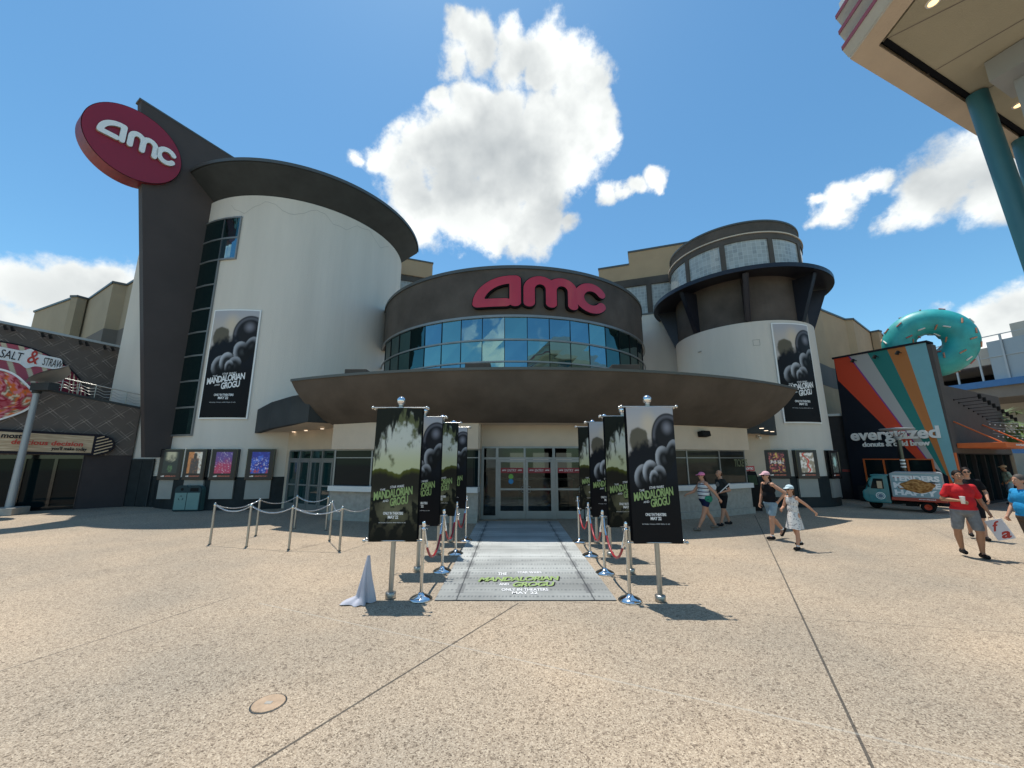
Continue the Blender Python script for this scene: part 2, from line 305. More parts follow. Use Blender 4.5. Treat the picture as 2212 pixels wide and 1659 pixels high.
ad = N('ShaderNodeMix'); ad.data_type = 'RGBA'; ad.blend_type = 'ADD'; ad.inputs['Factor'].default_value = 1; L(br.outputs['Color'], ad.inputs['A']); L(br2.outputs['Color'], ad.inputs['B'])
m3 = N('ShaderNodeMix'); m3.data_type = 'RGBA'; L(mr.outputs[0], m3.inputs['Factor']); m3.inputs['A'].default_value = (.105, .086, .075, 1); L(ad.outputs['Result'], m3.inputs['B']); L(m3.outputs['Result'], b.inputs['Base Color'])
# ------------------------------------------------------------------ mesh builder
class MB:
    def __init__(s): s.v = []; s.f = []; s.mi = []; s.uv = {}; s.m = 0; s.sm = []
    def add(s, vs, fs, smooth=False):
        o = len(s.v); s.v += [tuple(p) for p in vs]
        for f in fs: s.f.append(tuple(o+i for i in f)); s.mi.append(s.m); s.sm.append(smooth)
        return o
    def quad(s, a, b, c, d): s.add([a, b, c, d], [(0, 1, 2, 3)])
    def box(s, lo, hi, fn=None, na=1):
        x0, y0, z0 = lo; x1, y1, z1 = hi
        vs = []; fs = []
        for i in range(na+1):
            x = x0+(x1-x0)*i/na
            vs += [(x, y0, z0), (x, y1, z0), (x, y1, z1), (x, y0, z1)]
        for i in range(na):
            o = 4*i; q = o+4
            fs += [(o, q, q+3, o+3), (o+3, q+3, q+2, o+2), (o+2, q+2, q+1, o+1), (o+1, q+1, q, o)]
        fs += [(0, 3, 2, 1), (4*na, 4*na+1, 4*na+2, 4*na+3)]
        if fn: vs = [fn(*p) for p in vs]
        s.add(vs, fs)
    def obox(s, c, size, rz=0, M_=None):
        M_ = M_ or Matrix.Translation(c) @ Matrix.Rotation(rz, 4, 'Z')
        h = [k/2 for k in size]
        s.box((-h[0], -h[1], -h[2]), (h[0], h[1], h[2]), lambda x, y, z: M_ @ Vector((x, y, z)))
    def tube(s, pts, r, n=10, caps=True):
        pts = [Vector(p) for p in pts]; rs = r if isinstance(r, (list, tuple)) else [r]*len(pts)
        vs = []; up = None
        for i, p in enumerate(pts):
            t = (pts[min(i+1, len(pts)-1)]-pts[max(i-1, 0)]).normalized()
            if up is None: up = Vector((0, 0, 1)) if abs(t.z) < .9 else Vector((1, 0, 0))
            a = t.cross(up)
            if a.length < 1e-4: a = t.cross(Vector((0, 1, 0)))
            a.normalize(); bb = t.cross(a).normalized(); up = -bb if False else up
            for k in range(n):
                w = 2*pi*k/n; vs.append(p+a*cos(w)*rs[i]+bb*sin(w)*rs[i])
        fs = [(i*n+k, i*n+(k+1) % n, (i+1)*n+(k+1) % n, (i+1)*n+k) for i in range(len(pts)-1) for k in range(n)]
        s.add(vs, fs, True)
        if caps:
            s.add(vs[:n], [tuple(range(n))[::-1]]); s.add(vs[-n:], [tuple(range(n))])
    def lathe(s, prof, c=(0, 0, 0), n=24, smooth=True):
        vs = []
        for r, z in prof:
            for k in range(n): w = 2*pi*k/n; vs.append((c[0]+r*cos(w), c[1]+r*sin(w), c[2]+z))
        s.add(vs, [(i*n+k, i*n+(k+1) % n, (i+1)*n+(k+1) % n, (i+1)*n+k) for i in range(len(prof)-1) for k in range(n)], smooth)
    def ball(s, c, r, n=14):
        rr = r if isinstance(r, (tuple, list)) else (r, r, r); vs = []; m_ = n//2
        for i in range(m_+1):
            t = pi*i/m_
            for k in range(n): w = 2*pi*k/n; vs.append((c[0]+rr[0]*sin(t)*cos(w), c[1]+rr[1]*sin(t)*sin(w), c[2]-rr[2]*cos(t)))
        s.add(vs, [(i*n+k, i*n+(k+1) % n, (i+1)*n+(k+1) % n, (i+1)*n+k) for i in range(m_) for k in range(n)], True)
    def poly(s, pts, depth):          # closed outline (list of 3D), extruded along depth vector
        n = len(pts); d = Vector(depth); P = [Vector(p) for p in pts]
        s.add(P+[p+d for p in P], [tuple(range(n))[::-1], tuple(range(n, 2*n))]+[(i, (i+1) % n, n+(i+1) % n, n+i) for i in range(n)])
    def build(s, name, mats, parent=None, bevel=0, fixn=True):
        me = bpy.data.meshes.new(name); me.from_pydata(s.v, [], s.f)
        for k in (mats if isinstance(mats, (list, tuple)) else [mats]): me.materials.append(MATS[k])
        me.polygons.foreach_set('material_index', s.mi); me.polygons.foreach_set('use_smooth', s.sm)
        if fixn:
            bm = bmesh.new(); bm.from_mesh(me); bmesh.ops.recalc_face_normals(bm, faces=bm.faces)
            if bevel:
                bmesh.ops.remove_doubles(bm, verts=bm.verts, dist=1e-5)
                ed = [e for e in bm.edges if len(e.link_faces) == 2 and e.calc_face_angle(0) > .6]
                bmesh.ops.bevel(bm, geom=ed, offset=bevel, segments=2, profile=.6, affect='EDGES')
            bm.to_mesh(me); bm.free()
        o = bpy.data.objects.new(name, me); COL.objects.link(o)
        if parent is not None: o.parent = parent
        return o
def setp(o, label=None, cat=None, group=None, kind=None):
    if label: o['label'] = label
    if cat: o['category'] = cat
    if group: o['group'] = group
    if kind: o['kind'] = kind
    return o
def thing(name, label, cat, loc=(0, 0, 0), rz=0, group=None):
    o = bpy.data.objects.new(name, None); COL.objects.link(o); o.location = loc; o.rotation_euler = (0, 0, rz); o.empty_display_size = .2
    bpy.context.view_layer.update()
    return setp(o, label, cat, group)
def anchor(o, loc):        # base of a thing whose parts are given in world coordinates
    for ch in o.children: ch.location = -Vector(loc)
    o.location = loc
    return o
def dup(root, loc, rz=None, label=None):
    r = root.copy(); COL.objects.link(r); r.location = loc
    if rz is not None: r.rotation_euler = (0, 0, rz)
    if label: r['label'] = label
    for ch in root.children:
        c = ch.copy(); COL.objects.link(c); c.parent = r
        for g in ch.children:
            q = g.copy(); COL.objects.link(q); q.parent = c
    return r
# surfaces: S(a, b, h) = a metres along, b metres up, h metres out of the wall
def flat(O, r, up=(0, 0, 1)):
    O = Vector(O); r = Vector(r).normalized(); up = Vector(up).normalized(); n = r.cross(up).normalized()
    return lambda a, b, h=0: O+r*a+up*b+n*h
def between(p, q, z=0):      # wall base from p (left) to q (right), seen from outside
    p = Vector((p[0], p[1], z)); q = Vector((q[0], q[1], z)); return flat(p, q-p), (q-p).length
def cyl(c, R, w0, z=0):      # a grows counter-clockwise seen from above (left to right seen from outside)
    return lambda a, b, h=0: Vector((c[0]+(R+h)*cos(w0+a/R), c[1]+(R+h)*sin(w0+a/R), z+b))
def wang(p, c): return atan2(p[1]-c[1], p[0]-c[0])
def sgrid(S, a0, a1, b0, b1, h, na, nb, name, matn, parent=None, art=None, uvs=1.0):
    vs = []; fs = []; uv = []; col = []
    for j in range(nb+1):
        for i in range(na+1):
            a = a0+(a1-a0)*i/na; b = b0+(b1-b0)*j/nb; vs.append(tuple(S(a, b, h))); uv.append((a*uvs, b*uvs))
            if art: col.append(art(i/na, j/nb))
    for j in range(nb):
        for i in range(na): o = j*(na+1)+i; fs.append((o, o+1, o+na+2, o+na+1))
    me = bpy.data.meshes.new(name); me.from_pydata(vs, [], fs); me.materials.append(MATS[matn])
    ul = me.uv_layers.new(name='UVMap')
    for li, l in enumerate(me.loops): ul.data[li].uv = uv[l.vertex_index]
    if art:
        at = me.color_attributes.new('art', 'FLOAT_COLOR', 'POINT')
        at.data.foreach_set('color', [c for q in col for c in (*q, 1)])
    o = bpy.data.objects.new(name, me); COL.objects.link(o)
    if parent is not None: o.parent = parent
    return o
def text2d(body, ext=.01, bold=0., shear=0., spacing=1.0):
    cu = bpy.data.curves.new('t', 'FONT'); cu.body = body; cu.extrude = ext; cu.offset = bold; cu.shear = shear; cu.resolution_u = 3; cu.space_character = spacing
    ob = bpy.data.objects.new('t', cu); COL.objects.link(ob); bpy.context.view_layer.update()
    dg = bpy.context.evaluated_depsgraph_get(); me = bpy.data.meshes.new_from_object(ob.evaluated_get(dg))
    vs = [v.co.copy() for v in me.vertices]; fs = [tuple(p.vertices) for p in me.polygons]
    bpy.data.objects.remove(ob); bpy.data.curves.remove(cu); bpy.data.meshes.remove(me)
    return vs, fs
def text(mb, S, body, a, b, w, h, hz=.004, ext=.003, bold=.0, shear=0., rot=0., arc=None, spacing=1.0, taper=0.):
    vs, fs = text2d(body, .01, bold, shear, spacing)
    x0 = min(v.x for v in vs); x1 = max(v.x for v in vs); y0 = min(v.y for v in vs); y1 = max(v.y for v in vs)
    out = []
    for v in vs:
        s = (v.x-x0)/(x1-x0); t = (v.y-y0)/(y1-y0)
        x = s*w; y = t*h*(1-taper*(1-s)) + (arc(s) if arc else 0)
        X = x*cos(rot)-y*sin(rot); Y = x*sin(rot)+y*cos(rot)
        out.append(S(a+X, b+Y, hz+ext*(1 if v.z > 0 else 0)))
    mb.add(out, fs)
# signed distance shapes polygonised with marching squares, used for the logo lettering
def sdf_mesh(fn, x0, x1, y0, y1, res):
    nx = int((x1-x0)/res)+1; ny = int((y1-y0)/res)+1
    val = [[fn(x0+i*res, y0+j*res) for i in range(nx+1)] for j in range(ny+1)]
    V = {}; vs = []; fs = []; edges = []
    def vid(key, x, y):
        if key not in V: V[key] = len(vs); vs.append((x, y))
        return V[key]
    for j in range(ny):
        for i in range(nx):
            cs = [(i, j), (i+1, j), (i+1, j+1), (i, j+1)]; d = [val[q][p] for p, q in cs]
            if all(k > 0 for k in d): continue
            poly = []
            for k in range(4):
                p, q = cs[k], cs[(k+1) % 4]; dp, dq = d[k], d[(k+1) % 4]
                if dp <= 0: poly.append((vid(('c', *p), x0+p[0]*res, y0+p[1]*res), False))
                if (dp <= 0) != (dq <= 0):
                    t = dp/(dp-dq); key = ('e', *min(p, q), *max(p, q))
                    poly.append((vid(key, x0+(p[0]+(q[0]-p[0])*t)*res, y0+(p[1]+(q[1]-p[1])*t)*res), True))
            ids = [k for k, _ in poly]
            if len(ids) >= 3:
                fs.append(tuple(ids))
                for k in range(len(poly)):
                    A, B = poly[k], poly[(k+1) % len(poly)]
                    if A[1] and B[1]: edges.append((A[0], B[0]))
    return vs, fs, edges
def seg(px, py, ax, ay, bx, by):
    dx, dy = bx-ax, by-ay; t = max(0, min(1, ((px-ax)*dx+(py-ay)*dy)/(dx*dx+dy*dy))); return hypot(px-ax-t*dx, py-ay-t*dy)
def polydist(x, y, P): return min(seg(x, y, *P[i], *P[i+1]) for i in range(len(P)-1))
def arcpts(cx, cy, rx, ry, a0, a1, n=14): return [(cx+rx*cos(radians(a0+(a1-a0)*i/n)), cy+ry*sin(radians(a0+(a1-a0)*i/n))) for i in range(n+1)]
# the three letters in a box 3.3 wide by 1 high
W_ = .125
LA = [(.80, .13), (.16, .13)]+[(.16+.80*(1-cos(radians(t)))*1.0, .13+.74*sin(radians(t))) for t in range(8, 86, 7)]+[(1.02, .87), (1.02, .13)]
LM1 = [(1.34, .13), (1.34, .55)]+arcpts(1.60, .58, .26, .29, 180, 0)+[(1.86, .13)]
LM2 = [(1.86, .55)]+arcpts(2.13, .58, .27, .29, 180, 0)+[(2.40, .13)]
LC = arcpts(2.93, .5, .36, .37, 35, 325, 22)
LETTERS = [(lambda x, y: polydist(x, y, LA), (0, 1.2)), (lambda x, y: min(polydist(x, y, LM1), polydist(x, y, LM2)), (1.18, 2.56)), (lambda x, y: polydist(x, y, LC), (2.4, 3.45))]
def logo(S, a, b, w, h, h0, th, parent, face, side=None, grow=0., res=.024, name='letter', one=False, slant=0.):
    mbs = []
    one_mb = MB()
    for fn, (x0, x1) in LETTERS:
        vs, fs, ed = sdf_mesh(lambda x, y: fn(x, y)-W_-grow, x0-.08, x1+.08, -.1, 1.12, res)
        mp = lambda x, y, z: S(a+(x+slant*y)/3.3*w, b+y*h, z)
        mb = one_mb if one else MB(); mb.m = 0
        mb.add([mp(x, y, h0+th) for x, y in vs], fs)
        mb.m = 1 if side else 0
        if th > 0:
            for i, j in ed:
                A, B = vs[i], vs[j]; mb.add([mp(*A, h0), mp(*B, h0), mp(*B, h0+th), mp(*A, h0+th)], [(0, 1, 2, 3)])
        if not one: mb.build(name, [face, side] if side else face, parent)
    if one: return one_mb
# ------------------------------------------------------------------ the plaza floor
mb = MB()
xs = [-400, -60, -30, 0, 30, 60, 400]; ys = [-60, -10, 0, 20, 60, 500]
for i in range(len(xs)-1):
    for j in range(len(ys)-1): mb.quad((xs[i], ys[j], 0), (xs[i+1], ys[j], 0), (xs[i+1], ys[j+1], 0), (xs[i], ys[j+1], 0))
g = mb.build('ground', 'paving'); setp(g, kind='structure')
# ================================================================== CINEMA
cin = thing('cinema_building', 'large modern cinema with cream round towers, brown blade wall, glass drum and sweeping brown canopy', 'cinema')
LTc, LTR = (-12.0, 21.06), 5.2
RTc, RTR = (12.28, 19.92), 3.18
DRc, DRR = (.07, 22.25), 7.38
# --- left tower: curved cream wall
mb = MB(); S = cyl(LTc, LTR, radians(-200))
tot = LTR*radians(290); n = 96
mb.box((0, .0, 0), (tot, 14.0, .01), lambda a, b, h: S(a, b, h-.01), n)
lt = mb.build('tower_wall', 'cream', cin)
# wainscot at the foot
mb = MB(); mb.box((0, 0, 0), (tot, 1.27, .03), lambda a, b, h: S(a, b, h), n); mb.build('wainscot', 'wainscot', cin)
# brim: soffit flares out, thin metal fascia
def ring(c, prof, w0, w1, n, m, name, parent=cin, close=False):
    mb = MB(); k = len(prof); vs = []
    for i in range(n+1):
        w = w0+(w1-w0)*i/n
        for r, z in prof: vs.append((c[0]+r*cos(w), c[1]+r*sin(w), z))
    fs = []; kk = k if close else k-1
    for i in range(n):
        for j in range(kk): fs.append((i*k+j, (i+1)*k+j, (i+1)*k+(j+1) % k, i*k+(j+1) % k))
    if close: fs += [tuple(range(k)), tuple(range(n*k, (n+1)*k))[::-1]]
    mb.add(vs, fs); return mb.build(name, m, parent)
w0, w1 = radians(-172), radians(15)
ring(LTc, [(5.0, 14.0), (5.22, 14.18), (6.12, 14.95), (6.16, 15.08), (5.0, 15.12)], w0, w1, 90, 'charcoal', 'roof_brim', close=True)
ring(LTc, [(6.13, 15.085), (6.2, 15.0), (6.2, 15.16), (6.1, 15.2), (5.0, 15.2), (5.0, 15.13)], w0, w1, 90, 'cap_metal', 'roof_edge', close=True)
# --- brown blade wall
BP = Vector((-14.4, 16.4, 0)); BD = Vector((.515, .857, 0)).normalized(); BN = Vector((BD.y, -BD.x, 0))     # BN faces the plaza, to the right
mb = MB(); bl = [(-.74, 2.05), (0.02, 2.05), (.2, 6), (.02, 12), (.3, 13.9), (3.6, 15.3), (3.6, 16.75), (-2.94, 17.1)]
P = [BP+BD*s+Vector((0, 0, z)) for s, z in bl]
mb.poly(P, -BN*.42); mb.build('blade_wall', 'brown_blade', cin)
mb = MB(); mb.poly([BP+BD*s+Vector((0, 0, z))+BN*.02 for s, z in ((-3.0, 17.1), (3.6, 16.75), (3.6, 16.83), (-3.0, 17.18))], -BN*.46); mb.build('blade_coping', 'cap_metal', cin)
# --- flat cream wall left of the blade with a pair of dark service doors
Sw, Lw = between((-18.35, 17.35), (-13.2, 16.75))
mb = MB(); mb.box((0, 0, -1), (Lw, 12.9, 0), lambda a, b, h: Sw(a, b, h)); mb.build('side_wall', 'cream', cin)
mb = MB(); mb.box((-.03, 12.9, -1.03), (Lw, 13.0, .03), lambda a, b, h: Sw(a, b, h)); mb.build('wall_coping', 'cap_metal', cin)
mb = MB(); mb.box((0, 0, .003), (Lw, 1.27, .03), lambda a, b, h: Sw(a, b, h)); mb.build('wainscot', 'wainscot', cin)
def on(u, v, S, L=None):      # pixel sight line -> (a, b) on a flat surface S
    O = S(0, 0); r = S(1, 0)-O; p = PL(u, v, (O.x, O.y), (r.x, r.y)); return (p-O).dot(r), p.z-O.z
a0, _ = on(277, 1050, Sw); a1, _ = on(325, 1050, Sw)
mb = MB(); mb.box((a0, 0.02, .032), (a0+(a1-a0)*.49, 1.93, .06), lambda a, b, h: Sw(a, b, h)); mb.box((a0+(a1-a0)*.51, 0.02, .032), (a1, 1.93, .06), lambda a, b, h: Sw(a, b, h))
d = mb.build('service_door', 'wainscot', cin)
mb = MB()
for q0, q1, r0, r1 in ((a0-.06, a0, 0, 2), (a1, a1+.06, 0, 2), (a0, a1, 1.93, 2.0)): mb.box((q0, r0, .03), (q1, r1, .09), lambda a, b, h: Sw(a, b, h))
mb.build('frame', 'charcoal', d)
# --- window strip on the tower
def on_c(u, v, c, R, w0):
    p = CI(u, v, c, R); w = wang(p, c)
    while w-w0 < -pi: w += 2*pi
    while w-w0 > pi: w -= 2*pi
    return (w-w0)*R, p.z
Sx = cyl(LTc, LTR, radians(-130)); wx = radians(-130)
zrow = [on_c(400, v, LTc, LTR, wx)[1] for v in ()]
aL = on_c(362, 938, LTc, LTR, wx)[0]; aM = on_c(475, 562, LTc, LTR, wx)[0]; aR = on_c(523, 470, LTc, LTR, wx)[0]
aL = min(aL, aM-.92)
rows = []
for u, v in ((523, 470), (500, 515), (475, 562), (463, 615), (452, 667), (441, 717), (431, 768), (421, 823), (412, 880), (403, 940)):
    rows.append(on_c(u, v, LTc, LTR, wx)[1])
fr = MB(); 
def sb(mb, S, a0, a1, b0, b1, h0, h1, na=1): mb.box((a0, b0, h0), (a1, b1, h1), lambda a, b, h: S(a, b, h), na)
k = 0
for i in range(len(rows)-1):
    z1, z0 = rows[i], rows[i+1]
    cells = [(aL, aM)]+([(aM, aR)] if i < 2 else [])
    for c0, c1 in cells:
        sb(fr, Sx, c0-.03, c1+.03, z0-.035, z0+.035, .0, .075, 3)
        if i == 0: sb(fr, Sx, c0-.03, c1+.03, z1-.035, z1+.035, .0, .075, 3)
        for c in (c0, c1): sb(fr, Sx, c-.03, c+.03, z0+.035, z1-.035, .0, .07)
wn = fr.build('window_frame', 'alu', cin)
for i in range(len(rows)-1):
    for c0, c1 in [(aL, aM)]+([(aM, aR)] if i < 2 else []):
        g_ = MB(); sb(g_, Sx, c0, c1, rows[i+1], rows[i], .035, .05, 6); g_.build('window_pane', 'glass_deep' if (i, c0) != (1, aM) else 'glass_sky', wn)
mb = MB(); z1q = [(410, 455), (440, 500), (520, 530), (620, 470), (700, 432), (790, 448), (850, 510), (960, 545), (1060, 520), (1150, 500), (1220, 540), (1290, 620), (1400, 670), (1500, 640), (1600, 680), (1700, 830), (1780, 815)]
vsq = []
for i in range(len(z1q)-1):
    for q in range(6):
        x = z1q[i][0]+(z1q[i+1][0]-z1q[i][0])*q/6; y = z1q[i][1]+(z1q[i+1][1]-z1q[i][1])*q/6+4*sin(x*.05)
        aq, zq = on_c((460+x/3.456)/1.1573, (380+y/3.456)/1.1573, LTc, LTR, wx); vsq += [Sx(aq, zq-.010, .006), Sx(aq, zq+.010, .006)]
mb.add(vsq, [(2*i, 2*i+2, 2*i+3, 2*i+1) for i in range(len(vsq)//2-1)]); mb.build('hairline_crack', 'crack', cin, fixn=False)
# --- brown glass drum over the entrance
w0, w1 = radians(-182), radians(2)
Sd = cyl(DRc, DRR, radians(-90))
half = DRR*radians(94)
zt, zg, zb = 9.8, PL(1106, 683, (0, DRc[1]-DRR), (1, 0)).z, 3.3
zm = PL(1106, 733.6, (0, DRc[1]-DRR), (1, 0)).z; zl = PL(1106, 781, (0, DRc[1]-DRR), (1, 0)).z
mb = MB(); sb(mb, Sd, -half, half, zg, zt, -.3, 0, 90); mb.build('drum_wall', 'brown', cin)
mb = MB(); sb(mb, Sd, -half, half, zt, zt+.14, -.35, .05, 90); mb.build('drum_coping', 'cap_metal', cin)
mb = MB(); sb(mb, Sd, -half, half, zb-.3, zl-1.6, -.3, .0, 90); sb(mb, Sd, -half, half, 4.6, zl-.9, -.3, .0, 90); mb.build('drum_base', 'brown', cin)
mb = MB()
for z, t, h in ((zg, .05, .07), (zm, .035, .05), (zl, .03, .05)): sb(mb, Sd, -half, half, z-t, z+t, -.02, h, 90)
dw = mb.build('window_frame', 'alu', cin)
def adr(u, v): return on_c(u, v, DRc, DRR, radians(-90))[0]
us = [1046, 1090, 1139, 1188]
pa = adr(1139, 740)-adr(1090, 740); a_c = adr(1090, 740)
mb = MB(); edges_ = [a_c+pa*i for i in range(-8, 10)]
for e_ in edges_: sb(mb, Sd, e_-.012, e_+.012, zl-.6, zg-.05, .0, .035)
mb.build('mullion', 'black', dw)
for i in range(len(edges_)-1):
    for z0, z1, rr in ((zm, zg, 0), (zl, zm, 1), (zl-.6, zl, 2)):
        p, q = edges_[i], edges_[i+1]; g_ = MB(); t1, t2 = random.uniform(-.010, .010), random.uniform(-.008, .008)
        mn = 'glass_deep' if (i < 4 or i > 12) else random.choice(['glass_sky', 'glass_sky', 'glass_teal'] if rr == 0 else ['glass_teal', 'glass_sky', 'glass_teal'])  # end panes get darker glass: their dim reflection is put into the tint
        g_.quad(Sd(p, z0, .012+t1), Sd(q, z0, .012-t1), Sd(q, z1, .012+t2), Sd(p, z1, .012-t2)); g_.build('window_pane', mn, dw, fixn=False)
# --- right tower
Sr = cyl(RTc, RTR, radians(-90)); hf = RTR*radians(170)
mb = MB(); sb(mb, Sr, -hf, hf, 0, 8.2, -.3, 0, 96); mb.build('tower_wall', 'cream', cin)
mb = MB(); sb(mb, Sr, -hf, hf, 0, 1.27, 0.003, .03, 96); mb.build('wainscot', 'wainscot', cin)
R2 = 3.02; S2 = cyl(RTc, R2, radians(-90)); h2 = R2*radians(170)
mb = MB(); sb(mb, S2, -h2, h2, 8.2, 10.56, -.3, 0, 90); mb.build('tower_band', 'brown', cin)
pq = on_c(1634, 740, RTc, RTR, radians(-90)); mb = MB()
for (d0, d1, e0_, e1_) in ((-.14, .14, -.14, -.125), (-.14, .14, .125, .14), (-.14, -.125, -.125, .125), (.125, .14, -.125, .125)): sb(mb, Sr, pq[0]+d0, pq[0]+d1, pq[1]+e0_, pq[1]+e1_, 0.002, .012)
mb.build('access_panel', 'grey_case', cin)
pq = on_c(1512, 760, RTc, RTR, radians(-90)); mb = MB(); sb(mb, Sr, pq[0]-.09, pq[0]+.09, pq[1]-.02, pq[1]+.02, 0, .05); mb.build('wall_vent', 'grey_case', cin)
mb = MB(); sb(mb, cyl(RTc, RTR, 0), 0, RTR*2*pi, 8.2, 8.24, -.5, .0, 90); mb.build('tower_ledge', 'cream', cin)
# ring platform
ring(RTc, [(3.0, 10.5), (4.15, 10.38), (4.22, 10.36), (4.22, 10.56), (4.1, 10.6), (2.95, 10.66)], radians(-262), radians(82), 80, 'navy_metal', 'ring_platform', close=True)
# bracing fins: tapered box plates
fin_dirs = [radians(x) for x in (-205, -157, -114, -67, -27, 12)]
for w in fin_dirs:
    d_ = Vector((cos(w), sin(w), 0)); t_ = Vector((-sin(w), cos(w), 0)); C0 = Vector((*RTc, 0))
    P = [C0+d_*2.90+Vector((0, 0, 10.36)), C0+d_*3.98+Vector((0, 0, 10.34)), C0+d_*3.22+Vector((0, 0, 8.26)), C0+d_*2.90+Vector((0, 0, 8.26))]
    mb = MB(); mb.poly([p-t_*.10 for p in P], t_*.03); mb.poly([p+t_*.07 for p in P], t_*.03)
    a_ = P[1]; b_ = P[2]; mb.poly([a_-t_*.12, a_+t_*.12, b_+t_*.12, b_-t_*.12], -d_*.05)
    for k in range(1, 4):
        q = P[1].lerp(P[2], k/4); mb.obox(q-d_*.3, (.5, .14, .03), w)
    mb.build('bracket', 'navy_metal', cin)
# glass block ring
R3 = 3.16; S3 = cyl(RTc, R3, radians(-90)); h3 = R3*radians(172)
sgrid(S3, -h3, h3, 10.6, 12.36, .0, 110, 1, 'glass_block_wall', 'glass_block', cin)
mb = MB(); sb(mb, S3, -h3, h3, 12.34, 12.64, -.1, .05, 90); sb(mb, S3, -h3, h3, 10.58, 10.72, -.1, .03, 90)
for w in (-160, -127, -89.5, -56, -25): a_ = R3*radians(w+90); sb(mb, S3, a_-.11, a_+.11, 10.72, 12.34, -.1, .06, 2)
mb.build('ring_frame', 'brown', cin)
mb = MB(); sb(mb, S3, -h3, h3, 12.64, 12.70, -.1, .10, 90); mb.build('cornice', 'cream_warm', cin)
ring(RTc, [(0.01, 12.70), (2.86, 12.70), (3.06, 12.84), (3.10, 13.22), (3.1, 13.3), (0.01, 13.42)], radians(-180), radians(180), 90, 'brown', 'roof_brim')
ring(RTc, [(3.105, 13.28), (3.15, 13.30), (3.15, 13.38), (2.9, 13.42)], radians(-180), radians(180), 90, 'cap_metal', 'roof_edge', close=True)
# --- cream link wall between the drum and the right tower, glass block clerestory and tan blocks above
z_ = 15.4; pA = G(1357, 547, z_); pB = G(1465, 529, z_)
dr_ = (pB-pA).normalized()
pL = PL(1293, 585, pA, dr_); pM = PL(1355, 572, pA, dr_)
lo = (pL.z+pM.z)/2
Sb = flat(Vector((pL.x, pL.y, 0)), dr_); aM_ = (pA-Vector((pL.x, pL.y, pA.z))).dot(dr_)
def zon(S, u, v): return on(u, v, S)[1]
zband = zon(Sb, 1440, 593); zgb = zon(Sb, 1390, 611)
mb = MB(); sb(mb, Sb, 0, aM_, zband, lo, -3, 0); sb(mb, Sb, aM_, 7.5, zband, z_, -3, 0); mb.build('upper_block', 'tan', cin)
mb = MB(); sb(mb, Sb, -.03, aM_+.0, lo, lo+.12, -3, .04); sb(mb, Sb, aM_-.03, 7.5, z_, z_+.12, -3, .04); mb.build('block_coping', 'cap_metal', cin)
mb = MB(); sb(mb, Sb, -.0, 7.5, zband-.5, zband, -3, .05); am = on(1403, 640, Sb)[0]; sb(mb, Sb, am-.16, am+.16, 8.4, zband-.5, -.2, .05); mb.build('block_band', 'brown', cin)
sgrid(Sb, 0, 7.5, 8.3, zband-.5, -.05, 1, 1, 'glass_block_wall', 'glass_block', cin)
zc = on(1430, 678, Sb)[1]
mb = MB(); sb(mb, Sb, 0, 7.5, 0, zc, -2.8, .16); mb.build('link_wall', 'cream', cin)
mb = MB(); sb(mb, Sb, 0, 7.5, zc, zc+.1, -.4, .2); mb.build('wall_coping', 'cap_metal', cin)
# left tan block beside the big tower
z_ = 15.6; pA = G(868, 558, z_); pB = G(935, 570, z_); dr_ = (pB-pA).normalized()
Sc_ = flat(Vector((pA.x, pA.y, 0)), dr_); ab = (pB-pA).length; zb2 = zon(Sc_, 932, 602)
mb = MB(); sb(mb, Sc_, -4, ab, zb2, z_, -3, 0); mb.build('upper_block', 'tan', cin)
mb = MB(); sb(mb, Sc_, -4, ab+.04, z_, z_+.1, -3, .04); mb.build('block_coping', 'cap_metal', cin)
mb = MB(); sb(mb, Sc_, -4, ab, zb2-.45, zb2, -3, -.06); mb.build('block_band', 'brown', cin)
sgrid(Sc_, -4, ab-.1, 8, zb2-.45, -.1, 1, 1, 'glass_block_wall', 'glass_block', cin)
# --- tan auditorium walls, left and right, in folds
def folds(pts, z0, z1s, m, band=None):
    mb = MB(); cp = MB(); bd = MB()
    for i in range(len(pts)-1):
        p, q = pts[i], pts[i+1]; z1 = z1s[i]
        S_, L_ = between(p, q)
        sb(mb, S_, 0, L_, z0, z1, -.4, 0); sb(cp, S_, -.05, L_+.05, z1, z1+.12, -.45, .06)
        if band: sb(bd, S_, 0.004, L_-.004, band[0], band[1], .003, .012)
    mb.build('auditorium_wall', m, cin); cp.build('wall_coping', 'cap_metal', cin)
    if band: bd.build('wall_band', 'tan_band', cin)
zz = 11.5
TL = [G(70, 690, zz), G(75, 675, zz), G(168, 642, zz), G(190, 650, zz), G(245, 612, zz), G(275, 618, zz), G(330, 585, zz)]
folds([(TL[0].x-3, TL[0].y+8)]+[(p.x, p.y) for p in TL[1:]], 0, [zz]*6, 'tan_grey', (7.6, 8.9))
zz = 11.2
TR_ = [G(1700, 620, zz), G(1775, 672, zz), G(1825, 692, zz), G(1842, 691, zz), G(1880, 720, zz), G(1897, 716, zz), G(1925, 745, zz)]
folds([(p.x, p.y) for p in TR_], 0, [zz]*6, 'tan', (6.2, 7.5))
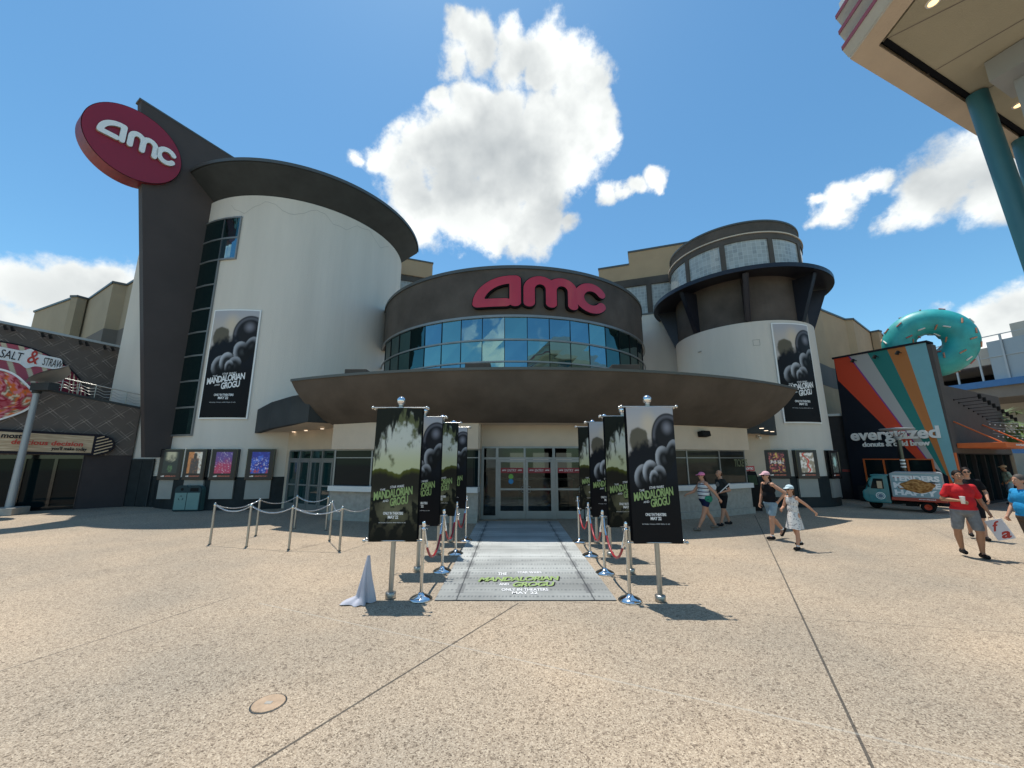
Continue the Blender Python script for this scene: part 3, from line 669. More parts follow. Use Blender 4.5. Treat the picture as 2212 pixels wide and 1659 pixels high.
# --- ticket booth blocks either side of the doors
BLT = [(-6.25, 13.5), (-4.8, 13.08), (-3.0, 12.82), (-1.1, 12.7)]
BRT = [(3.55, 12.9), (5.0, 13.25), (6.3, 13.72), (7.8, 14.35), (9.15, 15.05)]
def strip(mb, pts, z0, z1, h0, h1):
    for i in range(len(pts)-1):
        S_, L_ = between(pts[i], pts[i+1]); n_ = 1
        # mitred ends: use shared offset points
    vs = []; P = [Vector((*p, 0)) for p in pts]
    for i, p in enumerate(P):
        t = (P[min(i+1, len(P)-1)]-P[max(i-1, 0)]).normalized(); n_ = Vector((t.y, -t.x, 0))
        for h, z in ((h0, z0), (h1, z0), (h1, z1), (h0, z1)): vs.append(p+n_*h+Vector((0, 0, z)))
    fs = []
    for i in range(len(P)-1):
        o = 4*i; q = o+4; fs += [(o, o+1, q+1, q), (o+1, o+2, q+2, q+1), (o+2, o+3, q+3, q+2), (o+3, o, q, q+3)]
    fs += [(0, 1, 2, 3), tuple(4*(len(P)-1)+k for k in (0, 1, 2, 3))]
    mb.add(vs, fs)
def booth(pts, name, ret, glass):
    full = pts
    mb = MB(); strip(mb, full, 2.32, 3.45, -.6, .0); mb.build('booth_head', 'cream_warm', cin)
    mb = MB(); strip(mb, full, 0, .93, -.5, -.1); cb = mb.build('booth_counter', 'counter', cin)
    mb = MB(); strip(mb, full, .93, 1.10, -.55, .02); mb.build('counter_top', 'counter_top', cb)
    mb = MB(); strip(mb, full, .0, .22, -.5, -.02); mb.build('plinth', 'counter', cb)
    mb = MB(); strip(mb, full, 1.10, 2.32, -.26, -.24); gl = mb.build('booth_window', glass, cin)
    mb = MB()
    for i, p in enumerate(full):
        t = (Vector(full[min(i+1, len(full)-1)])-Vector(full[max(i-1, 0)])).normalized(); n_ = Vector((t.y, -t.x)); c = Vector(p)-n_*.25
        mb.obox((c.x, c.y, 1.71), (.05, .07, 1.22), atan2(t.y, t.x))
    strip(mb, full, 2.02, 2.05, -.27, -.22); strip(mb, full, 2.28, 2.32, -.30, -.2)
    mb.build('frame', 'alu', gl)
booth(BLT, 'l', 1, 'glass_dark'); booth(BRT, 'r', 1, 'glass_ticket')
DY = 13.6
mb = MB()   # returns of the booths toward the doors
mb.box((-1.35, 12.78, 2.32), (-1.05, DY, 3.45)); mb.box((3.5, 12.98, 2.32), (3.8, DY, 3.45)); mb.build('booth_head', 'cream_warm', cin)
mb = MB(); mb.box((-1.4, 12.86, 0), (-1.12, DY, .93)); mb.box((3.6, 13.05, 0), (3.85, DY, .93)); mb.build('booth_counter', 'counter', cin)
mb = MB(); mb.box((-1.27, 12.95, .93), (-1.2, DY-.05, 2.32)); mb.box((3.7, 13.1, .93), (3.78, DY-.05, 2.32)); mb.build('booth_window', 'glass_dark', cin)
mb = MB()
for x in (-1.24, 3.74):
    mb.box((x-.05, 12.96, 2.0), (x+.05, DY-.06, 2.05)); mb.box((x-.05, 13.3, .93), (x+.05, 13.36, 2.0)); mb.box((x-.06, 12.95, .93), (x+.06, DY-.05, 1.10))
mb.build('frame', 'alu', cin)
# wall above and around the entrance doors, soffit and downlights
mb = MB(); mb.box((-1.1, DY, 2.42), (3.6, DY+.3, 3.4)); mb.build('entrance_wall', 'cream_warm', cin)
mb = MB(); mb.box((-1.4, DY, 0), (-1.06, DY+.3, 2.42)); mb.build('door_jamb', 'cream_warm', cin)
mb = MB(); mb.box((3.46, DY, 0), (3.9, DY+.3, 2.42)); mb.build('door_jamb', 'cream_warm', cin)
mb = MB(); mb.box((-1.2, 12.75, 3.3), (3.6, DY+.3, 3.36)); mb.build('soffit', 'cream_warm', cin)
for x in (-.3, .75, 1.9, 3.0):
    mb = MB(); mb.lathe([(.0, 0), (.075, 0), (.085, .012), (.085, .02)], (x, 13.1, 3.278), 14); mb.build('downlight', 'lamp_soft', cin)
# --- entrance doors
def door_leaf(S, a, w, z1, parent, matf='alu', matg='lobby_glass', handle=1, band=True, bar=.98, sticker=None):
    mb = MB(); st = .075
    sb(mb, S, a, a+st, .02, z1, 0, .05); sb(mb, S, a+w-st, a+w, .02, z1, 0, .05); sb(mb, S, a+st, a+w-st, z1-.09, z1, 0, .05); sb(mb, S, a+st, a+w-st, .02, .27, 0, .05)
    sb(mb, S, a+st, a+w-st, bar-.03, bar+.03, .008, .065)
    d = mb.build('door', matf, parent)
    g_ = MB(); sb(g_, S, a+st, a+w-st, .27, z1-.09, .012, .024); g_.build('pane', matg, d)
    if handle:
        hx = a+w-.05 if handle > 0 else a+.05; m2 = MB()
        m2.tube([S(hx, .87, .05), S(hx, .87, .11), S(hx-.10*handle, .90, .12), S(hx-.10*handle, 1.06, .12), S(hx, 1.10, .11), S(hx, 1.10, .05)], .014, 8); m2.build('handle', 'brushed', d)
    if band:
        m2 = MB(); sb(m2, S, a+st, a+w-st, 1.52, 1.69, .028, .031); m2.build('door_band', 'door_red', d)
        m2 = MB(); text(m2, S, 'ENTRY', a+w/2-.15, 1.565, .30, .085, .034, .002, bold=-.005)
        o_ = logo(S, a+st+.05, 1.59, .14, .045, .034, .0, None, None, one=True, res=.06); m2.add(o_.v, o_.f)
        o_ = logo(S, a+w-st-.19, 1.59, .14, .045, .034, .0, None, None, one=True, res=.06); m2.add(o_.v, o_.f)
        m2.build('lettering', 'white_print', d)
    if sticker:
        for zz_, mm in ((1.40, 'green_dot'), (1.24, 'blue_dot')):
            m2 = MB(); c = S(a+w*.46, zz_, .028); m2.add([c]+[S(a+w*.46+.085*cos(2*pi*k/20), zz_+.085*sin(2*pi*k/20), .028) for k in range(20)], [(0, k+1, (k+1) % 20+1) for k in range(20)]); m2.build('sticker', mm, d, fixn=False)
Se = flat((0, DY, 0), (1, 0, 0))
mb = MB()
xsd = [-.98, -.52, 1.41, 1.53, 3.46]
for x in (-1.06, -.56, 1.40, 3.42): sb(mb, Se, x, x+.09, 0, 2.42, -.05, .04)
sb(mb, Se, -1.06, 3.6, 2.42-.06, 2.42, -.05, .045); sb(mb, Se, -1.06, 3.6, 1.98, 2.05, -.05, .045)
for x in (.44, 2.44): sb(mb, Se, x-.035, x+.035, 2.05, 2.36, -.05, .04)
sb(mb, Se, -.97, -.56, .0, .12, -.05, .04)
ef = mb.build('door_frame', 'alu', cin)
mb = MB(); sb(mb, Se, -.97, -.56, .12, 1.98, -.03, -.01); sb(mb, Se, -.97, 3.42, 2.05, 2.36, -.03, -.01); mb.build('pane', 'lobby_glass', ef)
for i, a in enumerate((-.465, .475, 1.495, 2.455)): door_leaf(Se, a, .93, 1.975, cin, handle=1 if i % 2 == 0 else -1, sticker=(i == 0))
# --- the lobby seen through the doors
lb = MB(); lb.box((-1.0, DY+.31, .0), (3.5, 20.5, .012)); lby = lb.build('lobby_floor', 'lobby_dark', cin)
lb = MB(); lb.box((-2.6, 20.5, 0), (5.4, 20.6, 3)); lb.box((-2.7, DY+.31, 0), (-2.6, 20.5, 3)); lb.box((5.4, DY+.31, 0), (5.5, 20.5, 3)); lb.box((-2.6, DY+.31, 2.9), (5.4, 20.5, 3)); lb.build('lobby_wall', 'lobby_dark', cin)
lb = MB(); lb.box((-.6, 18.2, .012), (2.8, 18.9, 1.05)); cnt_ = lb.build('lobby_counter', 'maroon', cin); lb = MB(); lb.box((-.65, 18.1, 1.05), (2.85, 19.0, 1.1)); lb.build('counter_top', 'counter_top', cnt_)
for x in (-.1, 1.1, 2.3):
    lb = MB(); lb.box((x, 20.38, 1.5), (x+.8, 20.44, 2.3)); lb.build('menu_screen', 'screen_glow', cin)
for x in (-.5, .9, 2.4, 3.2):
    for y in (14.6, 16.8): lb = MB(); lb.lathe([(0, 0), (.09, 0)], (x, y, 2.885), 14); lb.build('downlight', 'lamp_soft', cin)
for x in (.25, 1.9): lb = MB(); lb.box((x, 15.8, .012), (x+.35, 16.1, 1.15)); lb.build('ticket_podium', 'black_gloss', cin)
lb = MB(); lb.box((3.0, 16.4, .012), (3.6, 16.5, 1.9)); lb.build('standee', 'red_sign', cin)
# --- side vestibule doors on the left
P0 = G(615, 1099); P1 = G(700, 1108); Dv = (Vector((P1.x-P0.x, P1.y-P0.y, 0))).normalized()
Sv = flat(P0, Dv); Lv = (Vector((-5.7, 13.9, 0))-P0).dot(Dv)
mb = MB(); sb(mb, Sv, -.25, Lv+.6, 2.36, 3.5, -.3, 0); sb(mb, Sv, -.35, -.02, 0, 2.36, -.3, 0.0); sb(mb, Sv, Lv, Lv+.6, 0, 2.36, -.3, 0); mb.build('vestibule_wall', 'cream_warm', cin)
mb = MB(); nd = 6; wv = Lv/nd
av = [on(u, 1050, Sv)[0] for u in (620, 650, 675, 702, 736, 772)]
sb(mb, Sv, 0, Lv, 2.3, 2.36, -.1, .03); sb(mb, Sv, 0, Lv, 1.95, 2.02, -.1, .03)
for i in range(nd+1): sb(mb, Sv, wv*i-.035, wv*i+.035, 0, 2.3, -.1, .035)
vf = mb.build('door_frame', 'alu', cin)
mb = MB(); sb(mb, Sv, 0, Lv, 2.02, 2.3, -.06, -.04); mb.build('pane', 'glass_deep', vf)
for i in range(nd): door_leaf(Sv, wv*i+.036, wv-.072, 1.945, cin, matg='glass_green', handle=0, band=False)
# --- right kiosk alcove wall: from booth end to the right tower
P0r = Vector((9.0, 16.2, 0)); P1r = Vector((10.7, 17.05, 0))
Sk, Lk = between((8.6, 16.4), (11.6, 17.0))
mb = MB(); sb(mb, Sk, 0, Lk, 1.27, 4.2, -.3, 0); mb.build('alcove_wall', 'cream_warm', cin)
mb = MB(); sb(mb, Sk, 0, Lk, 0, 1.27, -.3, .004); mb.build('wainscot', 'wainscot', cin)
# --- the long canopy: an upturned hull, rim to soffit line
RIM = []; BOT = []; nR = 60
ax0, ax1 = -7.42, 10.75; cc, rr_ = (.3, 28.8), 17.9
b0x, b1x = -6.3, 9.25
def rimpt(t): x = ax0+(ax1-ax0)*t; return Vector((x, cc[1]-sqrt(rr_**2-(x-cc[0])**2), 4.57))
def boty(x): return 12.62+.0195*(x-.6)**2 if x < .6 else 12.62+.0325*(x-.6)**2
def botpt(t): x = b0x+(b1x-b0x)*t; return Vector((x, boty(x), 3.16))
mb = MB(); vs = []; ns = 10
for i in range(nR+1):
    t = i/nR; A = rimpt(t); B = botpt(t)
    for j in range(ns+1):
        s = j/ns; w = s*pi/2
        # bowl profile: steep under the rim, flattening inward
        kx = 1-cos(w); kz = sin(w)
        hx = .42*kx+.58*s; hz = .45*kz+.55*s
        vs.append((A.x+(B.x-A.x)*hx, A.y+(B.y-A.y)*hx, A.z+(B.z-A.z)*hz))
k = ns+1
mb.add(vs, [(i*k+j, (i+1)*k+j, (i+1)*k+j+1, i*k+j+1) for i in range(nR) for j in range(ns)], True)
# deck on top behind the rim and closing soffit
top = [rimpt(i/nR)+Vector((0, 0, -.02)) for i in range(nR+1)]; bk = [Vector((p.x*.93+.03, max(p.y+1.2, 15.9), 4.5)) for p in top]
mb.add(top+bk, [(i, i+1, nR+2+i, nR+1+i) for i in range(nR)])
cp_ = mb.build('canopy', 'brown', cin, fixn=False)
mb = MB(); vs = []
for i in range(nR+1):
    A = rimpt(i/nR)
    for dy, dz in ((-.03, -.03), (-.035, .05), (.09, .06), (.09, -.02)): vs.append((A.x, A.y+dy, A.z+dz))
mb.add(vs, [(i*4+j, i*4+4+j, i*4+4+(j+1) % 4, i*4+(j+1) % 4) for i in range(nR) for j in range(4)]+[(0, 1, 2, 3), (4*nR, 4*nR+1, 4*nR+2, 4*nR+3)]); mb.build('canopy_trim', 'cap_metal', cp_)
mb = MB(); 
bp_ = [botpt(i/nR) for i in range(nR+1)]
mb.add([p+Vector((0, 0, -.005)) for p in bp_]+[p+Vector((0, 1.3, .004)) for p in bp_], [(i, i+1, nR+2+i, nR+1+i) for i in range(nR)]); mb.build('canopy_soffit', 'cream_warm', cp_)
for uq, vq, sx in ((1032, 784, .78), (1352, 787, .85), (768, 797, .7)):
    pq = G(uq, vq, 4.86); x, y = pq.x, pq.y; mb = MB(); mb.box((x-sx/2, y, 4.5), (x+sx/2, y+.7, 4.86)); mb.build('roof_hatch', 'brown', cin, bevel=.02)
# --- secondary canopies left and right of the hull
def fascia(pts, z0, z1, name):
    mb = MB(); strip(mb, pts, z0, z1, -.2, 0); f_ = mb.build(name, 'charcoal', cin); return f_
zf0 = 3.28
fl = [G(543, 938, zf0), G(580, 926, zf0), G(625, 917, zf0), G(665, 911, zf0)]; fl.append(fl[-1]+Vector((.9, 1.3, 0)))
zf1 = PL(563, 888, fl[0], (1, .2)).z
zf1 = 4.25
zl0 = [3.03, 3.08, 3.14, 3.22, 3.26]; fl = [G(u_, v_, z_) for (u_, v_), z_ in zip(((543, 938), (580, 926), (625, 917), (665, 911)), zl0)]; fl.append(fl[-1]+Vector((.9, 1.3, .03)))
mb = MB(); vs = []
for i, p in enumerate(fl):
    t = (fl[min(i+1, 4)]-fl[max(i-1, 0)]); t.z = 0; t.normalize(); n_ = Vector((t.y, -t.x, 0))
    for h_, z_ in ((-.2, p.z), (0, p.z), (0, p.z+.98), (-.2, p.z+.98)): q_z = p+n_*h_; vs.append((q_z.x, q_z.y, z_))
mb.add(vs, [(4*i+j, 4*i+4+j, 4*i+4+(j+1) % 4, 4*i+(j+1) % 4) for i in range(4) for j in range(4)]+[(0, 1, 2, 3), (16, 17, 18, 19)]); f1 = mb.build('side_canopy', 'charcoal', cin)
mb = MB(); n_ = len(fl); mb.add([(p.x, p.y+.02, p.z+.02) for p in fl]+[(p.x+1.2, p.y+5, 3.2) for p in fl], [(i, i+1, n_+i+1, n_+i) for i in range(n_-1)])
mb.add([(p.x, p.y+.02, p.z+.95) for p in fl]+[(p.x+1.2, p.y+5, p.z+.95) for p in fl], [(i, i+1, n_+i+1, n_+i) for i in range(n_-1)]); mb.build('soffit', 'cream_warm', f1)
for u, v in ((688, 1075/4.254*1+0), ): pass
for (sx, sy) in ((885, 195), (962, 180), (1082, 163), (1212, 150), (1385, 130)):
    u = (480+sx/4.254)/1.1573; v = (1040+sy/4.254)/1.1573; p = G(u, v, 3.13)
    mb = MB(); mb.lathe([(0, 0), (.06, 0), (.07, .012)], (p.x, p.y, 3.1), 12); mb.build('downlight', 'lamp_soft', f1)
fr_ = [(8.6, 14.3), (9.8, 14.75), (10.9, 15.45)]
zr0 = 3.0; pr = [Vector((9.3, 15.45, zr0)), Vector((10.1, 15.65, zr0)), G(1684, 941, zr0)]
f2 = fascia([(p.x, p.y) for p in pr], zr0, 4.2, 'side_canopy')
mb = MB(); mb.add([(p.x, p.y+.02, zr0+.02) for p in pr]+[(p.x-1.4, p.y+5, zr0+.02) for p in pr], [(0, 1, 4, 3), (1, 2, 5, 4)])
mb.add([(p.x, p.y+.02, 4.18) for p in pr]+[(p.x-1.4, p.y+5, 4.18) for p in pr], [(0, 1, 4, 3), (1, 2, 5, 4)]); mb.build('soffit', 'cream_warm', f2)
for u, v in ((1645, 925), (1655, 930), (1668, 932)):
    p = G(u, v, zr0); mb = MB(); mb.lathe([(0, 0), (.06, 0), (.07, .012)], (p.x, p.y, zr0-.012), 12); mb.build('downlight', 'lamp_soft', f2)
# ================================================================== SIGNS AND PRINTED BANNERS
def fbm(x, y, s=0): return mnoise.fractal(Vector((x, y, s)), 1.0, 2.0, 5)
def mixc(a, b, t): t = max(0, min(1, t)); return tuple(p+(q-p)*t for p, q in zip(a, b))
def sm(a, b, x): t = max(0, min(1, (x-a)/(b-a))); return t*t*(3-2*t)
# disc sign on the blade
Sg = flat(BP, BD)
dc = thing('disc_sign', 'round dark red disc sign with white lettering high on the brown blade wall', 'sign')
ca, cb_, RR = -2.86, 14.9, 1.53
mb = MB(); n = 64
f = [Sg(ca+RR*cos(2*pi*k/n), cb_+RR*sin(2*pi*k/n), .16) for k in range(n)]; mb.add(f, [tuple(range(n))]); mb.build('face', 'maroon', dc)
mb = MB(); bk = [Sg(ca+(RR+.02)*cos(2*pi*k/n), cb_+(RR+.02)*sin(2*pi*k/n), -.62) for k in range(n)]; f2_ = [Sg(ca+(RR+.02)*cos(2*pi*k/n), cb_+(RR+.02)*sin(2*pi*k/n), .15) for k in range(n)]
mb.add(f2_+bk, [(k, (k+1) % n, n+(k+1) % n, n+k) for k in range(n)]+[tuple(range(n, 2*n))]); mb.build('rim', 'maroon_rim', dc)
logo(Sg, -4.02, 14.62, 2.42, .82, .16, .10, dc, 'white', 'counter', name='letter')
# drum lettering
ds = thing('cinema_letter_sign', 'big glossy red lettering with black edges across the curved brown drum', 'sign')
aa0, aa1 = adr(1022, 640), adr(1296, 640)
zb0 = on_c(1060, 667, DRc, DRR, radians(-90))[1]; zt0 = on_c(1075, 601, DRc, DRR, radians(-90))[1]
logo(Sd, aa0, zb0, aa1-aa0, zt0-zb0, .10, .12, ds, 'red_sign', 'black', name='letter', grow=.006)
logo(Sd, aa0, zb0, aa1-aa0, zt0-zb0, .02, .15, ds, 'black', 'black', name='letter_backing', grow=.034)
# --- generic painted artwork for the banners
def art_misty(s, t):        # hazy swamp: hanging moss, pale sky, dark hill, murky water and leaves
    sky = mixc((.50, .52, .32), (.56, .58, .52), sm(.55, .75, t)); n1 = fbm(s*3, t*7, 1)
    c = mixc(sky, (.12, .13, .06), sm(.05, .55, fbm(s*4+3, t*8, 2)+(t-.72)*2.2))
    moss = sm(.0, .25, fbm(s*9, t*5, 5)*.6+(t-.86)*3.2+abs(s-.55)*.9-.12); c = mixc(c, (.012, .014, .010), moss)
    left = sm(.0, .12, (.28-s)*.8+(t-.78)*.9+fbm(s*14, t*7, 7)*.16); c = mixc(c, (.015, .017, .012), left)
    hill = .515+.02*sin(s*9)+.012*fbm(s*8, 0, 3); c = mixc(c, mixc((.09, .10, .015), (.022, .020, .014), sm(0, .05, hill-t)), sm(-.004, .006, hill-t))
    low = sm(.40, .28, t)*sm(.02, .2, t); c = mixc(c, (.16, .155, .09), low*(.55+.6*n1)*(.35+.65*(1-abs(s-.5)*1.2)))
    lf = sm(.0, .22, fbm(s*7, t*15, 9)*.8+(.17-t)*2.6+abs(s-.5)*.9-.18); c = mixc(c, (.007, .009, .007), lf)
    return mixc(c, (.006, .007, .005), sm(.06, .0, t))
def art_dark(s, t):         # pale cloudy top over dark folded metal and cloth shapes
    c = mixc((.50, .46, .43), (.42, .42, .45), sm(.85, 1, t)); c = mixc(c, (.62, .52, .40), sm(.25, .0, hypot(s-.45, (t-.86)*1.6)))
    c = mixc(c, (.13, .115, .085), sm(.03, -.02, hypot((s-.24)*1.15, (t-.745)*2.6)-.235+.03*fbm(s*8, t*14, 4)))
    d = hypot((s-.86)*1.0, (t-.77)*2.0)-.36
    shade = .02+.20*sm(.16, .0, hypot(s-.84, (t-.84)*2.2))+.10*sm(.05, 0, abs(d+.05)); c = mixc(c, (shade, shade, shade*1.15), sm(.012, -.012, d))
    m_ = sm(.0, .06, .66-t+.10*sin(s*3.2)-.05*fbm(s*5, t*9, 6)); c = mixc(c, (.010, .012, .017), m_)
    # overlapping smooth dark metal petals, bright along one edge
    for (x, y, rx, ry, rt, br) in ((.74, .60, .17, .13, .5, .42), (.92, .66, .13, .12, -.5, .30), (.30, .47, .20, .115, .7, .40), (.46, .50, .17, .12, .3, .50), (.62, .47, .15, .11, -.2, .34), (.52, .455, .10, .085, .1, .46)):
        dx, dy = s-x, (t-y)*2.0; X = (dx*cos(rt)+dy*sin(rt))/rx; Y = (-dx*sin(rt)+dy*cos(rt))/(ry*1.6); r_ = hypot(X, Y)
        k_ = .012+br*sm(.35, .92, r_)*sm(-.3, .9, Y-.5*X)+.10*br*sm(.5, 0, r_)
        c = mixc(c, (k_*.93, k_*.97, k_*1.05), sm(1.03, .985, r_))
    return mixc(c, (.006, .006, .008), sm(.50, .36, t))
def titles(mb_w, mb_g, S, a, b, W, Hh, h=.006):
    u = lambda x: a+x*W
    text(mb_w, S, 'STAR WARS', u(.40), b+.383*Hh, .30*W, .018*Hh, h, .002, bold=.01, shear=.25, rot=.10)
    text(mb_w, S, 'THE', u(.19), b+.364*Hh, .11*W, .015*Hh, h, .002, bold=.005, rot=.12)
    text(mb_g, S, 'MANDALORIAN', u(.07), b+.295*Hh, .84*W, .062*Hh, h, .003, bold=.03, shear=.22, rot=.155, spacing=.88)
    text(mb_w, S, 'AND', u(.26), b+.282*Hh, .12*W, .015*Hh, h, .002, bold=.005, rot=.12)
    text(mb_g, S, 'GROGU', u(.42), b+.252*Hh, .40*W, .060*Hh, h, .003, bold=.03, shear=.22, rot=.155, spacing=.88)
    text(mb_w, S, 'ONLY IN THEATERS', u(.28), b+.192*Hh, .42*W, .021*Hh, h, .002, bold=.028, spacing=.9)
    text(mb_w, S, 'MAY 22', u(.38), b+.163*Hh, .22*W, .024*Hh, h, .002, bold=.03, spacing=.9)
    text(mb_w, S, 'IN Dolby Cinema AND REAL D 3D', u(.20), b+.130*Hh, .56*W, .009*Hh, h, .001)
def wall_banner(c, R, w0, corners, label):
    (tlx, tly), (trx, try_), (blx, bly), (brx, bry) = corners
    q = [on_c(u, v, c, R, w0) for u, v in corners]; a0 = (q[0][0]+q[2][0])/2; a1 = (q[1][0]+q[3][0])/2; z1 = (q[0][1]+q[1][1])/2; z0 = (q[2][1]+q[3][1])/2
    t = thing('wall_banner', label, 'banner'); S = cyl(c, R, w0)
    mb = MB(); fw = .055; sb(mb, S, a0-fw, a1+fw, z0-fw, z1+fw, .02, .06, 8); mb.build('frame', 'white', t)
    sgrid(S, a0, a1, z0, z1, .068, 70, 170, 'print', 'printed_art', t, art=art_dark)
    mw, mg = MB(), MB(); titles(mw, mg, S, a0, z0, a1-a0, z1-z0, .075); mw.add(mg.v, mg.f); mw.build('lettering', 'white_print', t)
    return t
wall_banner(LTc, LTR, radians(-90), [(468, 673), (564, 674), (434, 902), (531, 903)], 'tall film banner in a white frame on the big left tower')
wall_banner(RTc, RTR, radians(-60), [(1665, 701), (1741, 706), (1697, 911), (1769, 913)], 'tall film banner in a pale frame on the right tower, partly behind the canopy tip')
# --- poster cases
def art_p(kind):
    rnd = random.Random(kind*13+5)
    def f(s, t):
        if s < .16 or s > .84 or t < .20 or t > .92:
            if .075 < t < .12 and .14 < s < .86:
                return (.30, .09, .06) if .34 < s < .82 and fbm(s*60, t*30, kind) > -.25 else ((.6, .6, .58) if .14 < s < .30 and fbm(s*50, t*50, 3) > -.1 else (.05, .02, .02))
            return (.006, .006, .008)
        x = (s-.16)/.68; y = (t-.20)/.72; n1 = fbm(x*3, y*4, kind); n2 = fbm(x*9, y*12, kind+3)
        if kind == 0: c = mixc((.02, .03, .03), (.40, .38, .26), sm(.55, .8, y+n1*.25)*sm(.45, .2, abs(x-.5))); return mixc(c, (.10, .20, .08), sm(.22, .1, hypot(x-.5, (y-.22)))*(.5+n2))
        if kind == 1:
            c = mixc((.50, .20, .07), (.62, .60, .52), sm(.3, .9, x+n1*.4)); c = mixc(c, (.04, .035, .035), sm(.02, -.02, hypot((x-.5)*1.4, y-.80)-.17)); c = mixc(c, (.06, .05, .05), sm(.03, -.03, abs(x-.5)-.30+.18*max(0, y-.5))*sm(.74, .66, y)); return mixc(c, (.22, .10, .05), sm(.1, .6, n2)*.8)
        if kind == 2:
            c = mixc((.40, .04, .10), (.10, .06, .24), sm(.2, .8, y+n1*.3)); k_ = sm(.12, .05, abs(((x*1.0+y*.8)*5+n1) % 1-.5)); return mixc(c, (.62, .55, .62), k_*sm(-.1, .3, n2))
        if kind == 3: c = mixc((.02, .03, .28), (.05, .12, .55), sm(-.2, .5, n1)); c = mixc(c, (.65, .62, .75), sm(.18, .55, n2)*sm(.5, .1, abs(y-.38))); return mixc(c, (.4, .06, .08), sm(.25, .5, fbm(x*6, y*6, 11))*sm(.5, .1, y))
        if kind == 4: c = mixc((.05, .02, .03), (.42, .10, .10), sm(-.1, .4, n2)); c = mixc(c, (.5, .36, .10), sm(.3, .5, fbm(x*5, y*7, 2))); return mixc(c, (.6, .58, .56), sm(.05, .0, abs(y-.52)-.06)*sm(-.2, .2, n2)*sm(.45, .4, abs(x-.5)))
        if kind == 5:
            c = (.26, .22, .16); c = mixc(c, (.62, .60, .56), sm(-.1, .25, fbm(x*4, y*5, 6))); return mixc(c, (.50, .05, .03), sm(.05, .0, abs((x-.5)+(y-.4)*.6*sin(y*9))-.04))
        if kind == 6: c = mixc((.03, .05, .05), (.30, .32, .26), sm(.05, .5, n2)); return mixc(c, (.32, .50, .46), sm(.05, -.05, hypot(x-.5, (y-.55))-.25+.08*n2))
        c = mixc((.10, .13, .20), (.30, .20, .10), sm(.6, .2, y)); return mixc(c, (.4, .42, .5), sm(.2, .5, n2)*.6)
    return f
def poster_case(P, w, z0, z1, zp, kind, label, panel=True, tilt=0.0, wn=None):
    t = thing('poster_case', label, 'poster case', group='lit poster cases on the tower walls')
    n_ = wn; r = Vector((-n_.y, n_.x, 0)); S = flat(Vector((P.x, P.y, 0))-r*(w/2)+n_*.0, r)
    # r must run left to right seen from outside
    if (r.cross(Vector((0, 0, 1)))).dot(n_) < 0: r = -r; S = flat(Vector((P.x, P.y, 0))-r*(w/2), r)
    mb = MB(); sb(mb, S, 0, w, z0, z1, -.35, .16); mb.build('case', 'black_gloss', t, bevel=.012)
    sgrid(S, .03, w-.03, z0+.03, z1-.03, .166, 46, 70, 'poster', 'lightbox_art', t, art=art_p(kind))
    mb = MB(); sb(mb, S, .05, w-.05, zp, z0-.01, -.35, .08); mb.build('base_panel', 'grey_case', t)
    return t
dist = lambda p: hypot(p.x, p.y)
names = ['dark green film poster, case nearest the brown blade wall', 'orange and black poster case with a standing figure, behind the bins', 'purple poster case with slanted white lettering, right of the bins', 'bright blue film poster case nearest the glass side doors']
for i, (u, w) in enumerate(((376, 1.02), (428, .98), (488, .98), (564, .98))):
    p = CI(u, 1003, LTc, LTR); d = dist(p); n_ = Vector((p.x-LTc[0], p.y-LTc[1], 0)).normalized()
    if i == 0: n_ = (n_+Vector((.25, -.6, 0))).normalized(); p = p-n_*.0
    z = lambda v: H+(H-0)*0+ (ray(u, v).z/hypot(*ray(u, v)[:2]))*d
    poster_case(p, w, z(1036), z(970), z(1077), i, names[i], wn=n_)
names = ['crowded dark red film poster case beside the ticket machines', 'white and red poster with four faces, second case on the right tower', 'dark poster with pale green splash, third case on the right tower', 'narrow looking poster case turned away at the edge of the right tower']
for i, (u, w, tp) in enumerate(((1676, .92, 972), (1738, .95, 972), (1785, .95, 973), (1808, 1.0, 976))):
    p = CI(u, 1003, RTc, RTR) if i < 3 else Vector((RTc[0]+RTR*cos(radians(-24)), RTc[1]+RTR*sin(radians(-24)), 2)); d = dist(p)
    if i == 2: p = Vector((RTc[0]+RTR*cos(radians(-58)), RTc[1]+RTR*sin(radians(-58)), 2)); d = dist(p)
    n_ = Vector((p.x-RTc[0], p.y-RTc[1], 0)).normalized()
    z = lambda v: H+(ray(u, v).z/hypot(*ray(u, v)[:2]))*d
    poster_case(p, w*(.9 if i > 1 else 1), z(1033), z(tp), z(1073), 4+i, names[i], wn=n_)
# lettering on the ticket window
mb = MB(); Stk = flat(Vector((7.8, 14.35, 0))+Vector((.25*.46, -.25*.89, 0))*-1, (1.35, .7, 0))
tk = thing('ticket_lettering', 'TICKETS lettering stuck on the right end of the ticket window', 'lettering')
qa, qb = on(1583, 1000, Stk)[0], on(1611, 1000, Stk)[0]
text(mb, Stk, 'TICKETS', qa, on(1590, 1008, Stk)[1], qb-qa, .28, .06, .004, bold=.01); mb.build('letter', 'ticket_print', tk)
# ================================================================== THINGS ON THE PLAZA
def zat(u, v, P): r = ray(u, v); return H+r.z/hypot(r.x, r.y)*hypot(P[0], P[1])
